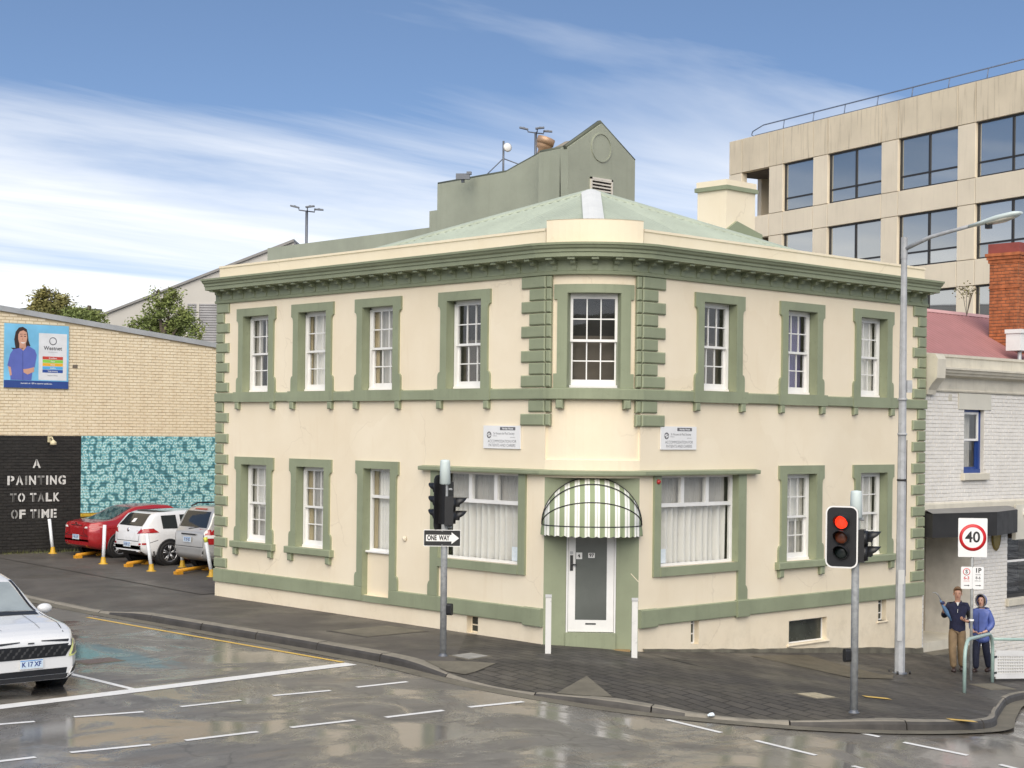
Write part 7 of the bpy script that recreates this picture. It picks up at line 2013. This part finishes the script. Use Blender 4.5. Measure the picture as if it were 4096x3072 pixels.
# ------------------------------------------------------------------ people
def skin_obj(name, nodes, edges, mat, parent, M=None, root=0, sub=2):
    """nodes: [(x,y,z,rx,ry)]; grown with a Skin modifier"""
    me = bpy.data.meshes.new(name)
    me.from_pydata([n[:3] for n in nodes], edges, [])
    o = bpy.data.objects.new(name, me); COL.objects.link(o)
    if parent: o.parent = parent
    if M is not None: o.matrix_local = M
    o.modifiers.new('skin', 'SKIN').use_smooth_shade = True
    if not me.skin_vertices: me.skin_vertices.new()
    for i, n in enumerate(nodes):
        sv = me.skin_vertices[0].data[i]
        sv.radius = (n[3], n[4] if len(n) > 4 else n[3]); sv.use_root = (i == root)
    s_ = o.modifiers.new('subdivision', 'SUBSURF'); s_.levels = sub; s_.render_levels = sub
    me.materials.append(mat)
    return o
def chain(*ids): return list(zip(ids[:-1], ids[1:]))
def hand(root, M, mat, curl=.7, side=1):
    mb = MB(); mb.sphere((0, 0, -.045), .04, 8, (.95, .5, 1.15))
    for k, (x, l) in enumerate(((-.028, .062), (-.010, .075), (.010, .070), (.028, .055))):
        a1, a2 = curl * .6, curl * 1.5; p0 = Vector((x, 0, -.08)); p1 = p0 + Vector((0, math.sin(a1), -math.cos(a1))) * l * .5; p2 = p1 + Vector((0, math.sin(a2), -math.cos(a2))) * l * .5
        mb.tube([tuple(p0), tuple(p1), tuple(p2)], [.0105, .0095, .007], 7)
    mb.tube([(side * .03, .005, -.035), (side * .055, .02, -.065), (side * .052, .035, -.092)], [.013, .011, .008], 7)
    return mb.build('hand', mat, root, M, fix=False)
def aim(p, q):
    """frame at p with -z pointing to q"""
    d = (Vector(q) - Vector(p)).normalized(); return Matrix.Translation(p) @ (-d).to_track_quat('Z', 'Y').to_matrix().to_4x4()
M_SKIN = pm('skin', (.55, .30, .21), .5, .08, 12); M_SKIN2 = pm('skin_pale', (.56, .33, .25), .5, .08, 12)
M_HAIR = pm('brown_hair', (.19, .11, .055), .6, .3, 40, .4, 90)
M_NAVY = pm('navy_fleece', (.014, .016, .045), .9, .25, 14, .3, 60); M_JBLK = pm('black_fleece', (.010, .010, .012), .9, .25, 14, .3, 60)
M_KHAKI = pm('khaki_cloth', (.215, .15, .085), .85, .2, 9, .3, 40)
M_SHOE = pm('shoe_leather', (.035, .02, .018), .45, .3)
M_RAIN = pm('blue_raincoat', (.085, .125, .36), .5, .18, 8, .5, 14); M_DENIM = pm('dark_denim', (.013, .017, .040), .85, .25, 12, .3, 50)
def face_bits(root, M, z, skin, y=.088):
    mb = MB()
    for x in (-.032, .032): mb.sphere((x, y - .004, z + .018), .007, 6, (1.3, .6, .7))
    mb.build('eyes', M_BLK, root, M, fix=False)
    mb = MB()
    for x in (-.034, .034): mb.tube([(x - .02, y - .004, z + .036), (x, y, z + .041), (x + .02, y - .006, z + .036)], .003, 5)
    mb.build('eyebrows', M_HAIR, root, M, fix=False)
    mb = MB(); mb.tube([(0, y - .005, z + .02), (0, y + .012, z - .012), (0, y + .002, z - .022)], [.008, .013, .01], 6); mb.build('nose', skin, root, M, fix=False)
    mb = MB(); mb.tube([(-.024, y - .012, z - .05), (0, y - .004, z - .048), (.024, y - .012, z - .05)], .006, 5); mb.build('mouth', pm('lips', (.32, .11, .09), .5), root, M, fix=False)
    mb = MB()
    for s_ in (-1, 1): mb.sphere((s_ * .083, -.005, z + .0), .024, 6, (.4, .7, 1.2))
    mb.build('ears', skin, root, M, fix=False)

# man in a navy fleece carrying a furled umbrella
p = onG(1552 * .40687 + 3196, 2100 + 1440 * .40687, FPZ)
man = empty('person', p, 0, 'person in navy quarter-zip fleece and khaki trousers holding up a furled umbrella', 'person', 'people on the footpath')
MF = face_frame(-FW - RT * .25); S = .955
def sc3(L): return [tuple(v * S for v in n) for n in L]
#            0 pelvis          1 belly           2 chest           3 neckbase         4 neck            5 jaw              6 skull              7 crown
tor = [(0, 0, .95, .15, .10), (0, 0, 1.10, .14, .10), (0, .01, 1.30, .16, .11), (0, 0, 1.46, .09, .075), (0, .01, 1.53, .055, .055), (0, .03, 1.60, .066, .072), (0, .014, 1.685, .082, .098), (0, 0, 1.755, .066, .078)]
legsR = [(.085, .02, .86, .085, .085), (.10, .15, .50, .062, .066), (.07, .10, .12, .03, .03), (.07, .12, .05, .02, .02), (.07, .18, .04, .015, .015)]
legsL = [(-.085, .0, .86, .085, .085), (-.085, .0, .48, .062, .066), (-.10, -.12, .13, .03, .03), (-.10, -.12, .06, .02, .02), (-.10, -.03, .04, .015, .015)]
# right arm up with the umbrella, left forearm across the body
armR = [(.19, 0, 1.42, .055, .055), (.285, .03, 1.17, .045, .045), (.285, .21, 1.30, .034, .034), (.30, .29, 1.40, .026, .026)]
armL = [(-.19, 0, 1.42, .055, .055), (-.275, -.03, 1.15, .045, .045), (-.20, .16, 1.10, .034, .034), (-.14, .26, 1.13, .026, .026)]
nodes = sc3(tor + legsR + legsL + armR + armL)
ed = chain(0, 1, 2, 3, 4, 5, 6, 7) + [(0, 8)] + chain(8, 9, 10, 11, 12) + [(0, 13)] + chain(13, 14, 15, 16, 17) + [(2, 18)] + chain(18, 19, 20, 21) + [(2, 22)] + chain(22, 23, 24, 25)
skin_obj('body', nodes, ed, M_SKIN, man, MF)
def grow(L, k, a=0.0): return [(n[0], n[1], n[2], n[3] * k + a, n[4] * k + a) for n in L]
jt = [(0, 0, .82, .195, .155), (0, 0, .95, .185, .145), (0, 0, 1.12, .175, .135), (0, .01, 1.30, .19, .14), (0, 0, 1.42, .155, .115), (0, .01, 1.515, .085, .08)]
ja = sc3(jt + grow(armR[:3], 1.35, .008) + grow(armL[:3], 1.35, .008))
skin_obj('jacket', ja, chain(0, 1, 2, 3, 4, 5) + [(3, 6)] + chain(6, 7, 8) + [(3, 9)] + chain(9, 10, 11), M_NAVY, man, MF)
# black sleeves over the fleece
for A in (armR, armL):
    skin_obj('sleeve', sc3([(A[0][0], A[0][1], A[0][2] - .02, .082, .082), (A[1][0], A[1][1], A[1][2], .072, .072), (A[2][0], A[2][1], A[2][2], .052, .052)]), chain(0, 1, 2), M_JBLK, man, MF)
tr = sc3([(0, 0, .96, .125, .095)] + grow(legsR[:3], 1.25, .008)[:2] + [(legsR[2][0], legsR[2][1], .08, .066, .07)] + grow(legsL[:3], 1.25, .008)[:2] + [(legsL[2][0], legsL[2][1], .09, .066, .07)])
skin_obj('trousers', tr, [(0, 1)] + chain(1, 2, 3) + [(0, 4)] + chain(4, 5, 6), M_KHAKI, man, MF)
for Lg in (legsR, legsL):
    f = Lg[3]; skin_obj('shoe', sc3([(f[0], f[1] - .06, .055, .055, .055), (f[0], f[1] + .05, .055, .058, .055), (f[0], f[1] + .17, .045, .052, .04)]), chain(0, 1, 2), M_SHOE, man, MF)
mb = MB(); rr = random.Random(4)
mb.sphere((0, -.026, 1.715), .112, 10, (.88, 1.08, .98)); mb.v = [(x * (1 if z > 1.72 else .93), y if z > 1.765 or y < .0 else y * .25, z) for x, y, z in mb.v]; mb.v = [(x * S + rr.uniform(-.004, .004), y * S, z * S + rr.uniform(-.004, .006)) for x, y, z in mb.v]; mb.build('hair', M_HAIR, man, MF, fix=False)
mb = MB(); mb.tube([(-.06 * S, .065 * S, 1.785 * S), (.02, .085 * S, 1.80 * S), (.06 * S, .06 * S, 1.785 * S)], .014, 7); mb.build('fringe', M_HAIR, man, MF, fix=False)
face_bits(man, MF @ T(0, .012 * S, 0), 1.66 * S, M_SKIN, .090)
mb = MB(); mb.prism([(-.035, 1.50), (.035, 1.50), (.0, 1.42)], lambda u, v: (u * S, .105 * S, v * S), lambda u, v: (u * S, .135 * S, v * S)); mb.build('shirt_collar', M_WHITE, man, MF)
mb = MB(); mb.box(-.006, .006, .155 * S, .168 * S, 1.28 * S, 1.36 * S); mb.build('zip_pull', M_CHR, man, MF)
hR = hand(man, MF @ aim(Vector(armR[3][:3]) * S, Vector((.305, .32, 1.46)) * S), M_SKIN, 1.1); hand(man, MF @ aim(Vector(armL[3][:3]) * S, Vector((-.10, .31, 1.15)) * S), M_SKIN, .9, -1)
M_UMB = pm('umbrella_blue', (.10, .20, .36), .5, .2, 10, .4, 20)
hp = p + (MF @ (Vector((.305, .31, 1.43)) * S))
um = empty('umbrella', hp, 0, 'furled blue umbrella with hooked handle held up in the hand', 'umbrella')
ax_ = (RT * -.30 + UP * .95 - FW * .2).normalized()
tip = -ax_ * .34; top_ = ax_ * .30
MB().tube([tuple(RT * .17 + UP * -.30), tuple(RT * .07 - UP * .12), (0, 0, 0), tuple(-RT * .06 + UP * .12)], [.012, .045, .032, .016], 10).build('canopy', M_UMB, um)
MB().tube([tuple(-RT * .04 + UP * .10), tuple(-RT * .10 + UP * .22), tuple(-RT * .16 + UP * .27), tuple(-RT * .22 + UP * .27)], [.012, .012, .012, .012], 8).build('handle', M_GALV, um)
MB().sphere(tuple(-RT * .01 + UP * .06), .05, 8, (1, 1, .8)).build('folds', pm('umbrella_navy', (.02, .03, .10), .6), um)

# woman in a hooded blue raincoat
p = onG(1790 * .40687 + 3196, 2100 + 1450 * .40687, FPZ)
wom = empty('person', p, 0, 'person in hooded blue raincoat and dark jeans walking beside the sign pole', 'person', 'people on the footpath')
MF2 = face_frame(-FW - RT * .75); S = .90
legsR = [(.08, .02, .86, .085, .085), (.09, .10, .48, .062, .066), (.085, .10, .12, .03, .03), (.085, .12, .05, .02, .02), (.085, .20, .04, .015, .015)]
legsL = [(-.08, .0, .86, .085, .085), (-.09, -.08, .48, .062, .066), (-.10, -.22, .13, .03, .03), (-.10, -.20, .06, .02, .02), (-.10, -.12, .04, .015, .015)]
armR = [(.18, 0, 1.40, .055, .055), (.245, -.02, 1.12, .045, .045), (.17, .17, 1.0, .034, .034), (.11, .24, .97, .026, .026)]
armL = [(-.18, 0, 1.40, .055, .055), (-.245, -.03, 1.12, .045, .045), (-.17, .15, .98, .034, .034), (-.10, .22, .95, .026, .026)]
nodes = sc3(tor + legsR + legsL + armR + armL)
skin_obj('body', nodes, ed, M_SKIN2, wom, MF2)
jt = [(0, 0, .66, .225, .185), (0, 0, .86, .205, .17), (0, 0, 1.10, .19, .155), (0, .01, 1.30, .195, .15), (0, 0, 1.44, .13, .115), (0, .0, 1.52, .10, .095)]
ja = sc3(jt + grow(armR[:3], 1.5, .012) + grow(armL[:3], 1.5, .012))
skin_obj('raincoat', ja, chain(0, 1, 2, 3, 4, 5) + [(3, 6)] + chain(6, 7, 8) + [(3, 9)] + chain(9, 10, 11), M_RAIN, wom, MF2)
tr = sc3([(0, 0, .94, .125, .10)] + grow(legsR[:3], 1.25, .008)[:2] + [(legsR[2][0], legsR[2][1], .08, .07, .07)] + grow(legsL[:3], 1.25, .008)[:2] + [(legsL[2][0], legsL[2][1], .09, .07, .07)])
skin_obj('trousers', tr, [(0, 1)] + chain(1, 2, 3) + [(0, 4)] + chain(4, 5, 6), M_DENIM, wom, MF2)
for Lg in (legsR, legsL):
    f = Lg[3]; skin_obj('shoe', sc3([(f[0], f[1] - .06, .055, .055, .055), (f[0], f[1] + .05, .055, .058, .055), (f[0], f[1] + .17, .045, .052, .04)]), chain(0, 1, 2), M_SHOE, wom, MF2)
mb = MB(); mb.box(-.004, .004, .0, .01, .62 * S, 1.40 * S); mb.build('zip', pm('zip_navy', (.03, .04, .12), .5), wom, MF2 @ T(0, .172 * S, 0))
mb = MB(); mb.box(-.15, -.05, 0, .012, .86 * S, .98 * S); mb.box(.05, .15, 0, .012, .86 * S, .98 * S); mb.build('pocket_flaps', M_RAIN, wom, MF2 @ T(0, .165 * S, 0))
# hood: open shell round the face with a grey lining edge
mb = MB(); NS_, NR = 16, 9; vs_ = []
for j in range(NR):
    t = j / (NR - 1); yv = .075 - .20 * t; rad = .118 * (math.sqrt(max(0.02, 1 - ((t * 1.02) ** 3)))) + .012
    for i in range(NS_):
        a = 2 * math.pi * i / NS_
        vs_.append((rad * .95 * math.cos(a), yv + .012 * math.sin(a), 1.665 + rad * 1.22 * math.sin(a)))
mb.add(vs_, [(j * NS_ + i, j * NS_ + (i + 1) % NS_, (j + 1) * NS_ + (i + 1) % NS_, (j + 1) * NS_ + i) for j in range(NR - 1) for i in range(NS_)], True)
mb.v = [tuple(c * S for c in v) for v in mb.v]; mb.build('hood', M_RAIN, wom, MF2, fix=False)
MB().tube([(.118 * math.cos(a) * S, (.078 + .012 * math.sin(a)) * S, (1.665 + .15 * math.sin(a)) * S) for a in [2 * math.pi * i / 20 for i in range(21)]], .014, 6).build('hood_trim', pm('hood_lining', (.16, .15, .14), .9, .3, 30), wom, MF2)
face_bits(wom, MF2 @ T(0, .012 * S, 0), 1.655 * S, M_SKIN2, .088)
hand(wom, MF2 @ aim(Vector(armR[3][:3]) * S, Vector((.06, .29, .95)) * S), M_SKIN2, .8); hand(wom, MF2 @ aim(Vector(armL[3][:3]) * S, Vector((-.05, .27, .93)) * S), M_SKIN2, .8, -1)
